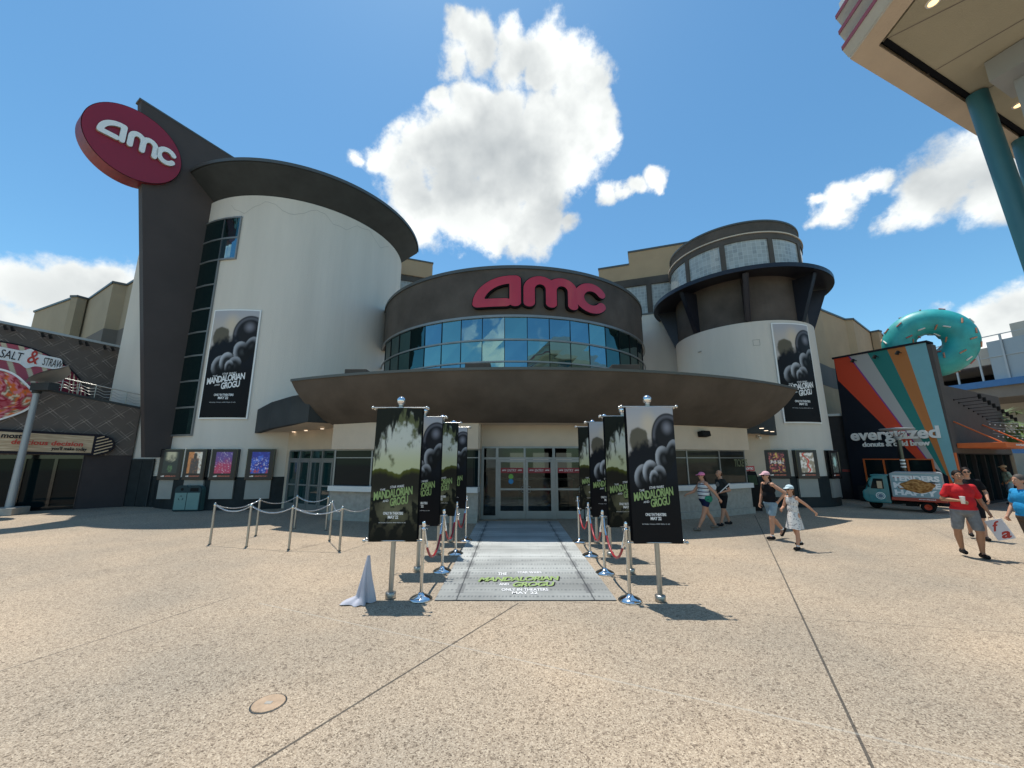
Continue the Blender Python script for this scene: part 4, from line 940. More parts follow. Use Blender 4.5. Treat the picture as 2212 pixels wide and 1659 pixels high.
# --- carpet
cx0, cx1, cy0, cy1 = -1.11, 1.50, 6.0, 13.1
def art_carpet(s, t):
    y = t; base = .30+.22*sm(.02, .45, y)-.08*sm(.8, 1, y); wv_ = .5+.5*sin(y*38+2*fbm(s*1.5, y*6, 2)); base *= .80+.28*wv_+.10*fbm(s*4, y*16, 5)+.06*fbm(s*30, y*60, 1)
    c = (base*.97, base*1.0, base*.96)
    for x in (.12, .88):
        if abs(s-x) < .006: return (.04, .045, .05)
        if abs(s-x) < .022 and (y*160) % 1 < .3: c = mixc(c, (.05, .05, .06), .8)
    row = (y*24) % 1
    if abs(row-.5) < .10 and (s*46) % 1 < .38: c = mixc(c, (.10, .11, .12), .75)
    if abs(row-.02) < .05: c = mixc(c, (.14, .15, .16), .5*sm(-.2, .3, fbm(s*3, y*20, 4)))
    return c
cp = thing('printed_carpet', 'grey metal-look printed carpet leading up to the entrance doors', 'carpet')
Sc = flat((cx0, cy0, .0), (1, 0, 0), (0, 1, 0))
mb = MB(); mb.box((cx0, cy0, .001), (cx1, cy1, .009)); mb.build('backing', 'charcoal', cp)
sgrid(Sc, 0, cx1-cx0, 0, cy1-cy0, .013, 150, 330, 'print', 'printed_art', cp, art=art_carpet)
def gp(u, v): p = G(u, v); return p.x-cx0, p.y-cy0
mw, mg, mk = MB(), MB(), MB()
a, b = gp(1032, 1259); a2, _ = gp(1214, 1259)
hM = gp(1100, 1242)[1]-b
for (m_, dx, dh) in ((mk, .02, 0), (mg, 0, .003)):
    text(m_, Sc, 'MANDALORIAN', a+dx, b-dx, a2-a, hM*.55, .015+dh, .001, bold=.03, shear=.35, rot=.055, spacing=.88)
    g1 = gp(1108, 1270); g2 = gp(1203, 1270); text(m_, Sc, 'GROGU', g1[0]+dx, g1[1]-dx, g2[0]-g1[0], hM*.5, .015+dh, .001, bold=.03, shear=.35, rot=.055, spacing=.88)
for body, uu0, uu1, vv, vt in (('THE', 1075, 1095, 1245, 1239), ('STAR WARS', 1118, 1170, 1241, 1236.5), ('AND', 1078, 1099, 1267, 1262), ('ONLY IN THEATERS', 1083, 1185, 1279, 1273.5), ('MAY 22', 1106, 1162, 1286, 1280.5), ('(c) x', 993, 1026, 1295, 1291)):
    g1 = gp(uu0, vv); g2 = gp(uu1, vv); hh = gp(uu0, vt)[1]-g1[1]; text(mw, Sc, body if '(' not in body else 'STUDIO LOGO', g1[0], g1[1], g2[0]-g1[0], hh, .018, .001, bold=.02) if '(' not in body else None
mk.build('lettering', 'dark_print', cp); mg.build('lettering', 'green_print', cp); mw.build('lettering', 'white_print', cp)
# --- double-sided banner stands
BW, BZ0, BZ1 = .72, .79, 2.79
def make_stand(art, green):
    t = thing('banner_stand', 'x', 'banner stand', group='film banner stands along the carpet')
    mb = MB(); mb.tube([(0, 0, .0), (0, 0, 2.84)], .036, 16); mb.build('pole', 'brushed', t)
    mb = MB(); mb.lathe([(0, .002), (.072, .002), (.076, .01), (.076, .075), (.07, .085), (.036, .09)], n=24); mb.build('foot', 'brushed', t)
    mb = MB(); mb.lathe([(.03, 2.80), (.03, 2.845), (.045, 2.85), (.03, 2.86)], n=16); mb.ball((0, 0, 2.915), .068, 22); mb.build('finial', 'chrome', t)
    for y in (-.055, .055):
        for z in (BZ1+.005, BZ0+.01):
            mb = MB(); mb.tube([(-BW/2-.05, y, z), (BW/2+.05, y, z)], .010, 8); mb.ball((-BW/2-.065, y, z), .026, 12); mb.ball((BW/2+.065, y, z), .026, 12); mb.build('rod', 'steel', t)
    Sf = flat((-BW/2, -.068, 0), (1, 0, 0))
    wav = lambda a, b, h=0: Sf(a+.004*sin(b*3), b, h+.008*sin(a*9+b*1.7)+.004*sin(b*6))
    mb = MB(); vs_ = []
    sgrid(wav, 0, BW, BZ0, BZ1, 0, 90, 210, 'banner', 'printed_art', t, art=art)
    Sk_ = flat((BW/2, .068, 0), (-1, 0, 0)); sgrid(Sk_, 0, BW, BZ0, BZ1, 0, 4, 10, 'banner_back', 'black_cloth', t)
    Sk2 = flat((-BW/2, -.062, 0), (1, 0, 0)); sgrid(Sk2, .004, BW-.004, BZ0, BZ1, -.02, 4, 10, 'banner_lining', 'black_cloth', t)
    mw, mg = MB(), MB(); titles(mw, mg, wav, 0, BZ0, BW, BZ1-BZ0, .003); mw.build('lettering', 'white_print', t); mg.build('lettering', 'green_print', t)
    return t
stA = make_stand(art_misty, True); stB = make_stand(art_dark, True)
ordn = ['first', 'second', 'third', 'last']
lst = []
for side, pts, seq in (('left', [(843.3, 1292), (902.4, 1234.2), (946.1, 1197.6), (972.7, 1170.8)], 'ABAB'), ('right', [(1427, 1299), (1362.8, 1239), (1318.5, 1201.4), (1289.4, 1173.3)], 'BABA')):
    for i, (u, v) in enumerate(pts):
        p = G(u, v); A = seq[i] == 'A'
        desc = 'misty green swamp banner' if A else 'dark banner with pale top'
        where = ['nearest the camera', 'second from front', 'third from front', 'nearest the doors'][i]
        lst.append((A, p, '%s on steel pole, %s, %s of carpet' % (desc, where, side)))
ua = ub = False
for A, p, lab in lst:
    if A and not ua: o = stA; ua = True; o.location = (p.x, p.y, 0)
    elif (not A) and not ub: o = stB; ub = True; o.location = (p.x, p.y, 0)
    else: o = dup(stA if A else stB, (p.x, p.y, 0))
    o['label'] = lab
    # sheets stand a little turned
    o.rotation_euler = (0, 0, radians(random.uniform(-1.5, 1.5)))
# --- chrome stanchions and red ropes
def make_stanchion():
    t = thing('rope_stanchion', 'x', 'stanchion', group='chrome rope stanchions')
    mb = MB(); mb.lathe([(0, .002), (.165, .002), (.17, .012), (.166, .022), (.13, .045), (.08, .065), (.045, .08), (.03, .10)], n=36); mb.build('base', 'chrome', t)
    mb = MB(); mb.tube([(0, 0, .09), (0, 0, .98)], .024, 16); mb.build('post', 'steel', t)
    mb = MB(); mb.lathe([(.024, .955), (.034, .96), (.034, .985), (.024, .99), (.024, 1.01), (.030, 1.015), (.030, 1.07), (.024, 1.08), (0, 1.08)], n=20); mb.build('cap', 'chrome', t)
    mb = MB()
    for k in range(4): w = k*pi/2+.3; mb.tube([(.03*cos(w), .03*sin(w), .975), (.055*cos(w), .055*sin(w), .98), (.058*cos(w), .058*sin(w), .955)], .005, 6)
    mb.build('hook_ring', 'steel', t); return t
st0 = make_stanchion(); first = True
def rope(p, q, lab):
    t = thing('barrier_rope', lab, 'rope', group='red barrier ropes')
    p = Vector((p[0], p[1], .955)); q = Vector((q[0], q[1], .955)); d = (q-p).normalized(); p = p+d*.07; q = q-d*.07
    pts = [p.lerp(q, i/24)+Vector((0, 0, -.52*(1-(2*i/24-1)**2)**.75)) for i in range(25)]
    mb = MB(); mb.tube(pts[2:-2], .019, 10); mb.build('cord', 'rope', t)
    for e in (pts[:4], pts[-4:][::-1]):
        mb = MB(); mb.tube([e[0], e[1], e[2]], [.012, .018, .024], 10); mb.tube([e[2], e[3]], [.026, .022], 10); mb.build('end_fitting', 'chrome', t)
    return t
for side, pts in (('left', [(909, 1295), (955, 1235), (984, 1197), (1006, 1168)]), ('right', [(1361, 1298), (1307, 1239), (1275, 1201), (1251, 1171)])):
    P = [G(u, v) for u, v in pts]
    for i, p in enumerate(P):
        if first: o = st0; o.location = (p.x, p.y, 0); first = False
        else: o = dup(st0, (p.x, p.y, 0), random.uniform(0, 1))
        o['label'] = 'chrome stanchion with domed base, %s on the %s edge of the carpet' % (['nearest the camera', 'second from the front', 'third from the front', 'nearest the doors'][i], side)
    for i in range(3): rope(P[i], P[i+1], 'sagging red rope, %s on the %s side of the carpet' % (['front', 'middle', 'rear'][i], side))
# --- queue posts with chains
def make_post():
    t = thing('queue_post', 'x', 'post', group='steel queue posts with chains')
    mb = MB(); mb.tube([(0, 0, .004), (0, 0, .93)], .026, 14); mb.build('post', 'brushed', t)
    mb = MB(); mb.lathe([(.026, .88), (.031, .885), (.031, .91), (.026, .93), (.022, .95), (0, .955)], n=16); mb.build('cap', 'steel', t)
    mb = MB(); mb.lathe([(0, .003), (.034, .003), (.034, .012), (.026, .014)], n=16); mb.build('foot', 'charcoal', t); return t
po0 = make_post(); qp = [(453, 1175.9), (532.2, 1181.4), (623.6, 1187), (733, 1190), (552.5, 1157), (635.8, 1142.4), (711.7, 1167.2), (703.6, 1146), (810, 1166)]
QL = ['front left corner', 'second from the left in the front row', 'third from the left in the front row', 'right end of the front row', 'left post of the back row', 'middle post of the back row, farthest from the camera', 'right of the middle, just behind the front row', 'rear right, in front of the left doors', 'behind the nearest left film banner']
QP = [G(u, v) for u, v in qp]
for i, p in enumerate(QP):
    o = po0 if i == 0 else dup(po0, (p.x, p.y, 0), random.uniform(0, 3)); o.location = (p.x, p.y, 0); o['label'] = 'thin steel queue post, ' + QL[i]
def chain(p, q, lab, sag=.13):
    p = Vector((p.x, p.y, .90)); q = Vector((q.x, q.y, .90)); L_ = (q-p).length; d = (q-p).normalized(); p = p+d*.03; q = q-d*.03
    n = int(L_/.036); cv = lambda s: p.lerp(q, s)+Vector((0, 0, -sag*4*s*(1-s))); mb = MB()
    for i in range(n):
        a, b = cv(i/n), cv((i+1)/n); t_ = (b-a).normalized(); c = (a+b)/2; s1 = t_.cross(Vector((0, 0, 1))).normalized(); s2 = t_.cross(s1)
        w = s1 if i % 2 else s2; ww = (w+ (s2 if i % 2 else s1)*.5).normalized(); L2 = (b-a).length*.72
        ring_ = [c+t_*L2*cos(2*pi*k/8)+ww*.014*sin(2*pi*k/8) for k in range(8)]+[c+t_*L2]
        mb.tube(ring_, .0042, 5, caps=False)
    o = mb.build('chain', 'chrome', None); return setp(o, lab, 'chain', 'silver chains between the queue posts')
for i, j, lb in ((0, 4, 'left end of the queue'), (0, 1, 'first span of the front row'), (1, 2, 'second span of the front row'), (2, 3, 'third span of the front row'), (4, 5, 'first span of the back row'), (5, 7, 'second span of the back row, by the doors'), (2, 6, 'middle span reaching back from the front row'), (6, 3, 'short span joining the right end post'), (3, 8, 'last span, running behind the left film banner')):
    chain(QP[i], QP[j], 'silver link chain, ' + lb)
# --- draped cloth cone
mb = MB(); nz, nt_ = 26, 64; vs = []
for i in range(nz+1):
    z = 1-i/nz
    for k in range(nt_):
        w = 2*pi*k/nt_; r = .020+.088*(1-z)**.9; fold = 1+.34*(1-z)**.7*sin(w*4+1.2+z*1.5)+.16*(1-z)*sin(w*9+z*5)+.10*sin(w*2+z*6)*(1-z); flap = .20*sm(.86, 1, 1-z)*max(0, cos(w-pi*1.12))**2
        vs.append(((r*fold+flap)*cos(w)-.02*(1-z), (r*fold+flap*.6)*sin(w), z*.62+.004+.012*(1-z)*(1+sin(w*7))*.5))
mb.add(vs, [(i*nt_+k, i*nt_+(k+1) % nt_, (i+1)*nt_+(k+1) % nt_, (i+1)*nt_+k) for i in range(nz) for k in range(nt_)], True); mb.add(vs[:nt_], [tuple(range(nt_))])
o = mb.build('draped_cloth', 'cloth_grey'); p = G(790, 1302); o.location = (p.x, p.y, 0); setp(o, 'pale grey cloth draped into a tall cone on the paving', 'cloth')
# --- manhole cover
mh = thing('manhole_cover', 'round tan access cover set in the paving in the foreground', 'manhole cover', tuple(G(580, 1520)))
mb = MB(); mb.lathe([(0, .007), (.122, .007), (.125, .001)], n=40, smooth=False); mb.build('cover', 'manhole', mh)
mb = MB(); mb.lathe([(.125, .001), (.127, .003), (.134, .003), (.137, .001)], n=40, smooth=False); mb.build('rim', 'charcoal', mh)
mb = MB(); mb.box((-.028, -.018, .0075), (.028, .018, .010)); mb.build('badge', 'counter', mh)
# --- bins
def make_bin(holes, label):
    t = thing('litter_bin', label, 'bin', group='green bins by the tower wall')
    w, d, h = .50, .62, .97; r = .20; pr_ = [(-w/2, .03), (w/2, .03)]+[(w/2-r+r*cos(radians(x)), h-r+r*sin(radians(x))) for x in range(0, 91, 10)]+[(-w/2+r+r*cos(radians(x)), h-r+r*sin(radians(x))) for x in range(90, 181, 10)]
    mb = MB(); mb.poly([(x, -d/2+.03, z) for x, z in pr_], (0, d-.03, 0)); mb.build('body', 'bin_green', t)
    mb = MB(); mb.poly([(x*1.03, -d/2, z*1.01) for x, z in pr_], (0, .04, 0)); mb.build('front_rim', 'bin_dark', t)
    mb = MB(); mb.box((-w/2+.03, -d/2-.015, .07), (w/2-.03, -d/2-.002, .70)); mb.build('door_panel', 'bin_panel', t)
    mb = MB()
    if holes: mb.lathe([(0, 0), (.055, 0)], n=20); mb.v = [(x, -d/2-.006, .83+y) for x, y, z in mb.v]
    else: mb.box((-.15, -d/2-.006, .75), (.15, -d/2-.002, .88))
    mb.build('opening', 'black', t)
    if holes:
        mb = MB()
        for k in range(3):
            w_ = radians(90+120*k); c = Vector((.055*cos(w_), -d/2-.018, .5+.055*sin(w_))); mb.tube([c+Vector((.035*cos(w_+x), 0, .035*sin(w_+x))) for x in (-1.3, -.6, .1, .8, 1.4)], .009, 5)
        mb.build('emblem', 'bin_dark', t)
    mb = MB(); mb.box((-w/2+.02, -d/2+.03, .0), (w/2-.02, d/2-.03, .03)); mb.build('plinth', 'black', t)
    return t
pa_, pb_ = G(369.4, 1105.5), G(426.8, 1105.0)
dv = (pb_-pa_).normalized(); bang = atan2(dv.y, dv.x)+radians(2); nn = Vector((-dv.y, dv.x, 0))
b1 = make_bin(True, 'green recycling bin with a round hole and emblem, the left one'); c1 = pa_+dv*.26+nn*.33; b1.location = (c1.x, c1.y, 0); b1.rotation_euler = (0, 0, bang)
b2 = make_bin(False, 'plain green rubbish bin without emblem, right of the recycling bin'); c2 = pb_-dv*.26+nn*.33; b2.location = (c2.x, c2.y, 0); b2.rotation_euler = (0, 0, bang)
# --- lamp post at the left
P = G(16, 1112); zt_ = zat(88, 848, P)
lp = thing('lamp_post', 'grey steel lamp post with flat hood in front of the brown ice cream shop', 'lamp post', tuple(P))
mb = MB(); mb.tube([(0, 0, .2), (0, 0, zt_)], [.115, .09], 20); mb.build('pole', 'lamp_grey', lp)
mb = MB(); mb.box((-.36, -.36, .002), (.36, .36, .26)); o = mb.build('foot', 'counter', lp, bevel=.02); o.rotation_euler = (0, 0, .4)
mb = MB(); mb.lathe([(.11, 0), (.13, .02), (.13, .12), (.10, .14)], (0, 0, zt_-.05), 18); mb.box((-.1, -.16, zt_+.05), (.75, .16, zt_+.34)); mb.build('arm_box', 'charcoal', lp)
mb = MB(); vs = []
for i in range(13):
    x = -.25+1.45*i/12; z = zt_+.38+.55*(i/12)**1.2; hw = .42*sin(pi*min(1, (i+1.2)/13))**.5
    for y in (-hw, -hw*.5, 0, hw*.5, hw): vs.append((x, y, z+.10*(1-(y/max(hw, .01))**2)))
for i in range(13):
    for k in range(5): x, y, z = vs[i*5+k]; vs.append((x, y, z-.03))
mb.add(vs, [(i*5+k, i*5+k+1, i*5+k+6, i*5+k+5) for i in range(12) for k in range(4)]+[(65+i*5+k, 65+i*5+k+5, 65+i*5+k+6, 65+i*5+k+1) for i in range(12) for k in range(4)], True); mb.build('lamp_hood', 'lamp_grey', lp)
lp.rotation_euler = (0, 0, radians(-8))
# --- black street lamp in front of the donut shop
P = G(1968, 1093); z9 = zat(1965, 928, P)
sl = thing('street_lamp', 'black street lamp with a wide dish and white bands before the donut shop', 'street lamp', tuple(P))
mb = MB(); mb.tube([(0, 0, .05), (0, 0, z9-.35)], .085, 16); mb.lathe([(0, .0), (.16, .0), (.16, .1), (.1, .16)], n=20); mb.build('pole', 'black_gloss', sl)
mb = MB()
for z in (1.62, 1.76, 1.9): mb.tube([(0, 0, z), (0, 0, z+.07)], .088, 16)
mb.build('band', 'white', sl)
mb = MB(); mb.lathe([(0, z9-.03), (.55, z9), (.60, z9+.04), (.57, z9+.07), (0, z9+.12)], n=32); mb.build('lamp_dish', 'lamp_grey', sl)
mb = MB()
for k in range(4): w = k*pi/2+.4; mb.tube([(.07*cos(w), .07*sin(w), z9-.42), (.34*cos(w), .34*sin(w), z9-.02)], .014, 6)
mb.lathe([(.085, z9-.45), (.14, z9-.36), (.14, z9-.30), (0, z9-.28)], n=18); mb.build('bracket', 'lamp_grey', sl)
# --- small wall fittings
sp_ = PL(1516, 939, (7.8, 14.35), (1.5, .63)); 
ws = thing('wall_speaker', 'black weatherproof speaker on the cream band above the ticket window', 'speaker', tuple(sp_))
mb = MB(); mb.box((-.21, -.22, -.10), (.21, .02, .10)); mb.build('cabinet', 'speaker', ws, bevel=.04); mb = MB(); mb.box((-.05, .0, -.05), (.05, .2, .05)); mb.build('bracket', 'speaker', ws); ws.rotation_euler = (radians(-12), 0, radians(24))
def kiosk(p, rz, lab):
    t = thing('ticket_machine', lab, 'ticket machine', (p.x, p.y, 0), rz, 'ticket machines by the booth')
    mb = MB(); mb.poly([(-.22, -.22, 0), (-.22, .22, 0), (-.22, .22, 1.5), (-.22, -.02, 1.5), (-.22, -.10, 1.38), (-.22, -.24, .95)], (.44, 0, 0)); mb.build('cabinet', 'speaker', t, bevel=.008)
    Sx_ = flat((-.16, -.245, .97), (1, 0, 0), (0, .14, .42)); mb = MB(); sb(mb, Sx_, 0, .32, .02, .40, .0, .01); mb.build('screen', 'glass_deep', t)
    mb = MB(); mb.box((-.19, -.03, 1.52), (.19, .06, 1.72)); tp = mb.build('topper', 'red_sign', t)
    m2 = logo(flat((-.14, -.033, 1.57), (1, 0, 0)), 0, 0, .28, .09, .003, .0, None, None, one=True, res=.05); m2.build('lettering', 'white_print', tp)
    mb = MB(); mb.box((-.02, -.01, 1.5), (.02, .03, 1.52)); mb.build('neck', 'speaker', t)
    return t
kiosk(G(1629, 1104)+Vector((.15, .25, 0)), radians(-8), 'black ticket machine with red topper beside the end of the ticket counter')
kiosk(G(1652, 1101)+Vector((.3, 1.1, 0)), radians(-10), 'second black ticket machine with red topper, farther back in the alcove')
tz = thing('security_camera', 'small white dome camera on the wall above the ticket machines', 'camera', tuple(on and Vector(Sk(on(1637, 945, Sk)[0], on(1637, 945, Sk)[1], .05))))
mb = MB(); mb.box((-.05, -.02, -.02), (.05, .05, .12)); mb.build('mount', 'white', tz, bevel=.01); mb = MB(); mb.ball((0, -.07, -.02), .065, 14); mb.build('dome', 'white', tz)
# ================================================================== ICE CREAM SHOP (left)
ic = thing('ice_cream_shop', 'brown shop with lattice-painted upper walls and dark glazing at the left edge', 'shop')
LR = Vector((-16.55, 17.05, 0)); LD = Vector((.765, .644, 0)).normalized()
Li = 11.0; Sl = flat(LR-LD*Li, LD)
zr = on(303, 884, Sl)[1]; zl_ = on(20, 828, Sl)
slope = (zl_[1]-zr)/(zl_[0]-Li); ztop = lambda a: zr+slope*(a-Li)
zm1 = on(240, 975, Sl)[1]; zm0 = on(0, 982, Sl)[1]
# wall above the sign band
mb = MB(); vs = []
def wallpoly(name, pts, matn, parent, h0=0., th=.35, uvs=True):
    me_v = [Sl(a, b, h0) for a, b in pts]; n = len(pts)
    me_v2 = [Sl(a, b, h0-th) for a, b in pts]
    me = bpy.data.meshes.new(name); me.from_pydata([tuple(p) for p in me_v+me_v2], [], [tuple(range(n)), tuple(range(n, 2*n))[::-1]]+[(i, n+i, n+(i+1) % n, (i+1) % n) for i in range(n)])
    ul = me.uv_layers.new(name='UVMap')
    for li, l in enumerate(me.loops): a, b = pts[l.vertex_index % n]; ul.data[li].uv = (a, b)
    me.materials.append(MATS[matn]); o = bpy.data.objects.new(name, me); COL.objects.link(o); o.parent = parent; return o
da = on(170, 1050, Sl)[0]
wallpoly('upper_wall', [(0, 2.15), (Li, 2.15), (Li, ztop(Li)), (0, ztop(0))], 'lattice_paint', ic)
wallpoly('lower_wall', [(da, 0), (Li, 0), (Li, 2.146), (da, 2.146)], 'shop_plain', ic)
# side face of the shop toward the cinema and the terrace floor
mb = MB(); e0 = Sl(Li, 0, -.35); mb.quad(e0, e0+Vector((-1.2, 2.5, 0)), e0+Vector((-1.2, 2.5, zr)), e0+Vector((0, 0, zr))); mb.build('end_wall', 'shop_plain', ic)
mb = MB(); mb.add([Sl(0, ztop(0)-.02, 0), Sl(Li, zr-.02, 0), Sl(Li, zr-.02, -4), Sl(0, ztop(0)-.02, -4)], [(0, 1, 2, 3)]); mb.build('terrace', 'concrete_dark', ic)
mb = MB(); mb.add([Sl(0, ztop(0), .03), Sl(Li+.03, zr, .03), Sl(Li+.03, zr+.09, .03), Sl(0, ztop(0)+.09, .03), Sl(0, ztop(0), -.3), Sl(Li+.03, zr, -.3), Sl(Li+.03, zr+.09, -.3), Sl(0, ztop(0)+.09, -.3)], [(0, 1, 2, 3), (4, 7, 6, 5), (3, 2, 6, 7), (0, 4, 5, 1), (1, 5, 6, 2)]); mb.build('coping', 'charcoal', ic)
# glazed shopfront
mb = MB(); sb(mb, Sl, 0, da, 0, 2.15, -.5, -.42); gz_ = mb.build('shop_window', 'glass_dark', ic)
mb = MB(); a5 = on(102, 1050, Sl)[0]; a6 = on(35, 1050, Sl)[0]
for a_ in (a6-.05, a5, da-.08, a6-1.6, a6-3): sb(mb, Sl, a_, a_+.09, 0, 2.15, -.45, -.30)
sb(mb, Sl, 0, da, 0, .14, -.44, -.28); sb(mb, Sl, 0, da, 2.0, 2.15, -.44, -.28); mb.build('frame', 'black_gloss', gz_)
mb = MB(); sb(mb, Sl, da-.03, da+.0, 0, 2.15, -.4, .02); mb.build('wall_corner', 'shop_plain', ic)
# terrace railing with wavy rails
rl = thing('terrace_railing', 'grey metal railing with wavy rails on the ice cream shop terrace', 'railing')
a7 = on(88, 850, Sl)[0]; a8 = Li-.05
mb = MB(); Hh = .55; zt2 = lambda a: ztop(a)+.09
mb.tube([Sl(a7+(a8-a7)*i/20, zt2(a7+(a8-a7)*i/20)+Hh, -.12) for i in range(21)], .022, 8)
for i in range(7): a_ = a7+(a8-a7)*i/6; mb.tube([Sl(a_, zt2(a_), -.12), Sl(a_, zt2(a_)+Hh, -.12)], .018, 6)
mb.build('frame', 'brushed', rl)
mb = MB()
for q in (.15, .27, .39): mb.tube([Sl(a7+(a8-a7)*i/90, zt2(a7+(a8-a7)*i/90)+q+.035*sin(i*.42+q*3), -.12) for i in range(91)], .011, 6)
mb.build('wavy_rail', 'brushed', rl)
# set-back upper wall
UR = Vector((-18.75, 17.6, 0)); UD = Vector((.62, .785, 0)).normalized(); Lu = 12.; Su = flat(UR-UD*Lu, UD)
z1r = on(247, 749, Su)[1]; q_ = on(0, 698, Su); sl2 = (q_[1]-z1r)/(q_[0]-Lu)
zu = lambda a: z1r+sl2*(a-Lu)
me_pts = [(0, zr-.3), (Lu+.4, zr-.3), (Lu+.4, z1r), (0, zu(0))]
def upoly(name, pts, matn, parent, h0=0., th=.4):
    n = len(pts); me = bpy.data.meshes.new(name); me.from_pydata([tuple(Su(a, b, h0)) for a, b in pts]+[tuple(Su(a, b, h0-th)) for a, b in pts], [], [tuple(range(n)), tuple(range(n, 2*n))[::-1]]+[(i, n+i, n+(i+1) % n, (i+1) % n) for i in range(n)])
    ul = me.uv_layers.new(name='UVMap')
    for li, l in enumerate(me.loops): a, b = pts[l.vertex_index % n]; ul.data[li].uv = (a, b)
    me.materials.append(MATS[matn]); o = bpy.data.objects.new(name, me); COL.objects.link(o); o.parent = parent; return o
upoly('setback_wall', me_pts, 'lattice_paint', ic)
mb = MB(); vs = [Su(a, zu(a)+dz, h) for a in (0, Lu+.4) for dz, h in ((0, .05), (.1, .05), (.1, -.45), (0, -.45))]; mb.add(vs, [(0, 1, 5, 4), (1, 2, 6, 5), (2, 3, 7, 6), (3, 0, 4, 7), (0, 3, 2, 1), (4, 5, 6, 7)]); mb.build('roof_edge', 'lamp_grey', ic)
for u in (12, 28, 96, 113, 180, 194, 255, 268):
    a_, b_ = on(min(u, 243), 700, Su) if u < 240 else (Lu-.3+(u-262)*.02, 0); b_ = zu(a_)-.12; mb = MB(); c = Su(a_, b_, .28); mb.tube([Su(a_, b_+.05, 0), c], .012, 6); mb.tube([c+Vector((0, 0, .02)), c+Vector((.05, .05, -.15))], [.05, .065], 8); mb.build('floodlight', 'speaker', ic)
# --- painted oval sign on the set-back wall, with banner lettering (built as plain striped artwork)
sg = thing('striped_shop_sign', 'large pink and cream striped oval sign with SALT & STRAW ribbon', 'sign')
cR = on(197, 850, Su); cT = on(40, 731, Su); ca2, cb2 = on(-20, 850, Su); rx = (cR[0]-ca2); ry = (on(40, 731, Su)[1]-on(40, 852, Su)[1])
nn_ = 40
def art_oval(s, t):
    x = s*2-1; y = t; w = .9*x+.35*y
    if x > .78-.1*y: return (.62, .52, .36) if (x*22+y*2) % 1 < .25 else (.16, .012, .03)
    if x > .5: 
        return (.55, .40, .30) if (y*7+x*3) % 1 < .18 else (.17, .012, .03)
    k_ = (x*6+y*2.2) % 1
    return (.60, .52, .38) if k_ < .32 else ((.42, .09, .13) if x > -.05 else (.20, .012, .035))
vs = []; fs = []; col = []; na_, nb_ = 240, 90
for j in range(nb_+1):
    for i in range(na_+1):
        s = i/na_*2-1; hgt = sqrt(max(0, 1-s*s)); a_ = ca2+rx*s; b_ = cb2-.25*ry+(1.15*ry*hgt)*(j/nb_); vs.append(tuple(Su(a_, b_+(ztop(Li)-ztop(Li)), .05))); col += [*art_oval((s+1)/2, j/nb_*hgt), 1]
for j in range(nb_):
    for i in range(na_): o_ = j*(na_+1)+i; fs.append((o_, o_+1, o_+na_+2, o_+na_+1))
me = bpy.data.meshes.new('sign_face'); me.from_pydata(vs, [], fs); me.materials.append(MATS['printed_art']); at = me.color_attributes.new('art', 'FLOAT_COLOR', 'POINT'); at.data.foreach_set('color', col)
o = bpy.data.objects.new('sign_face', me); COL.objects.link(o); o.parent = sg
mb = MB(); pts = [Su(ca2+(rx+.03)*cos(pi*k/50), cb2-.25*ry+(1.15*ry+.03)*sin(pi*k/50), .04) for k in range(51)]; mb.tube(pts, .03, 6); mb.build('border', 'dark_print', sg)
# ribbon
P0_ = on(-60, 752, Su); P1_ = on(135, 789, Su)
def ribbon(s): return (P0_[0]+(P1_[0]-P0_[0])*s, P0_[1]+(P1_[1]-P0_[1])*s)
mb = MB(); vs = []; nrb = 60
for i in range(nrb+1):
    s = i/nrb; a_, b_ = ribbon(s); hh = .26*(sqrt(max(0, 1-((s-.94)/.06)**2)) if s > .94 else 1)+.16*math.exp(-((s-.60)/.06)**2); vs += [Su(a_, b_-hh, .09), Su(a_, b_+hh, .09)]
mb.add(vs, [(2*i, 2*i+2, 2*i+3, 2*i+1) for i in range(nrb)]); mb.build('ribbon', 'white_print', sg, fixn=False)
mb = MB(); ang = atan2(P1_[1]-P0_[1], P1_[0]-P0_[0]); LL = hypot(P1_[0]-P0_[0], P1_[1]-P0_[1])
sa, sb_ = on(-2, 772, Su), on(46, 778, Su); text(mb, Su, 'SALT', sa[0], sa[1]-.0, sb_[0]-sa[0], .34, .10, .01, rot=ang)
sa, sb_ = on(90, 789, Su), on(131, 797, Su); text(mb, Su, 'STRAW', sa[0], sa[1]-.0, sb_[0]-sa[0], .34, .10, .01, rot=ang); mb.build('lettering', 'dark_print', sg)
mb = MB(); sa, sb_ = on(56, 784, Su), on(80, 787, Su); text(mb, Su, '&', sa[0], sa[1], sb_[0]-sa[0], .56, .10, .01, bold=.01, rot=ang); mb.build('ampersand', 'red_print', sg)
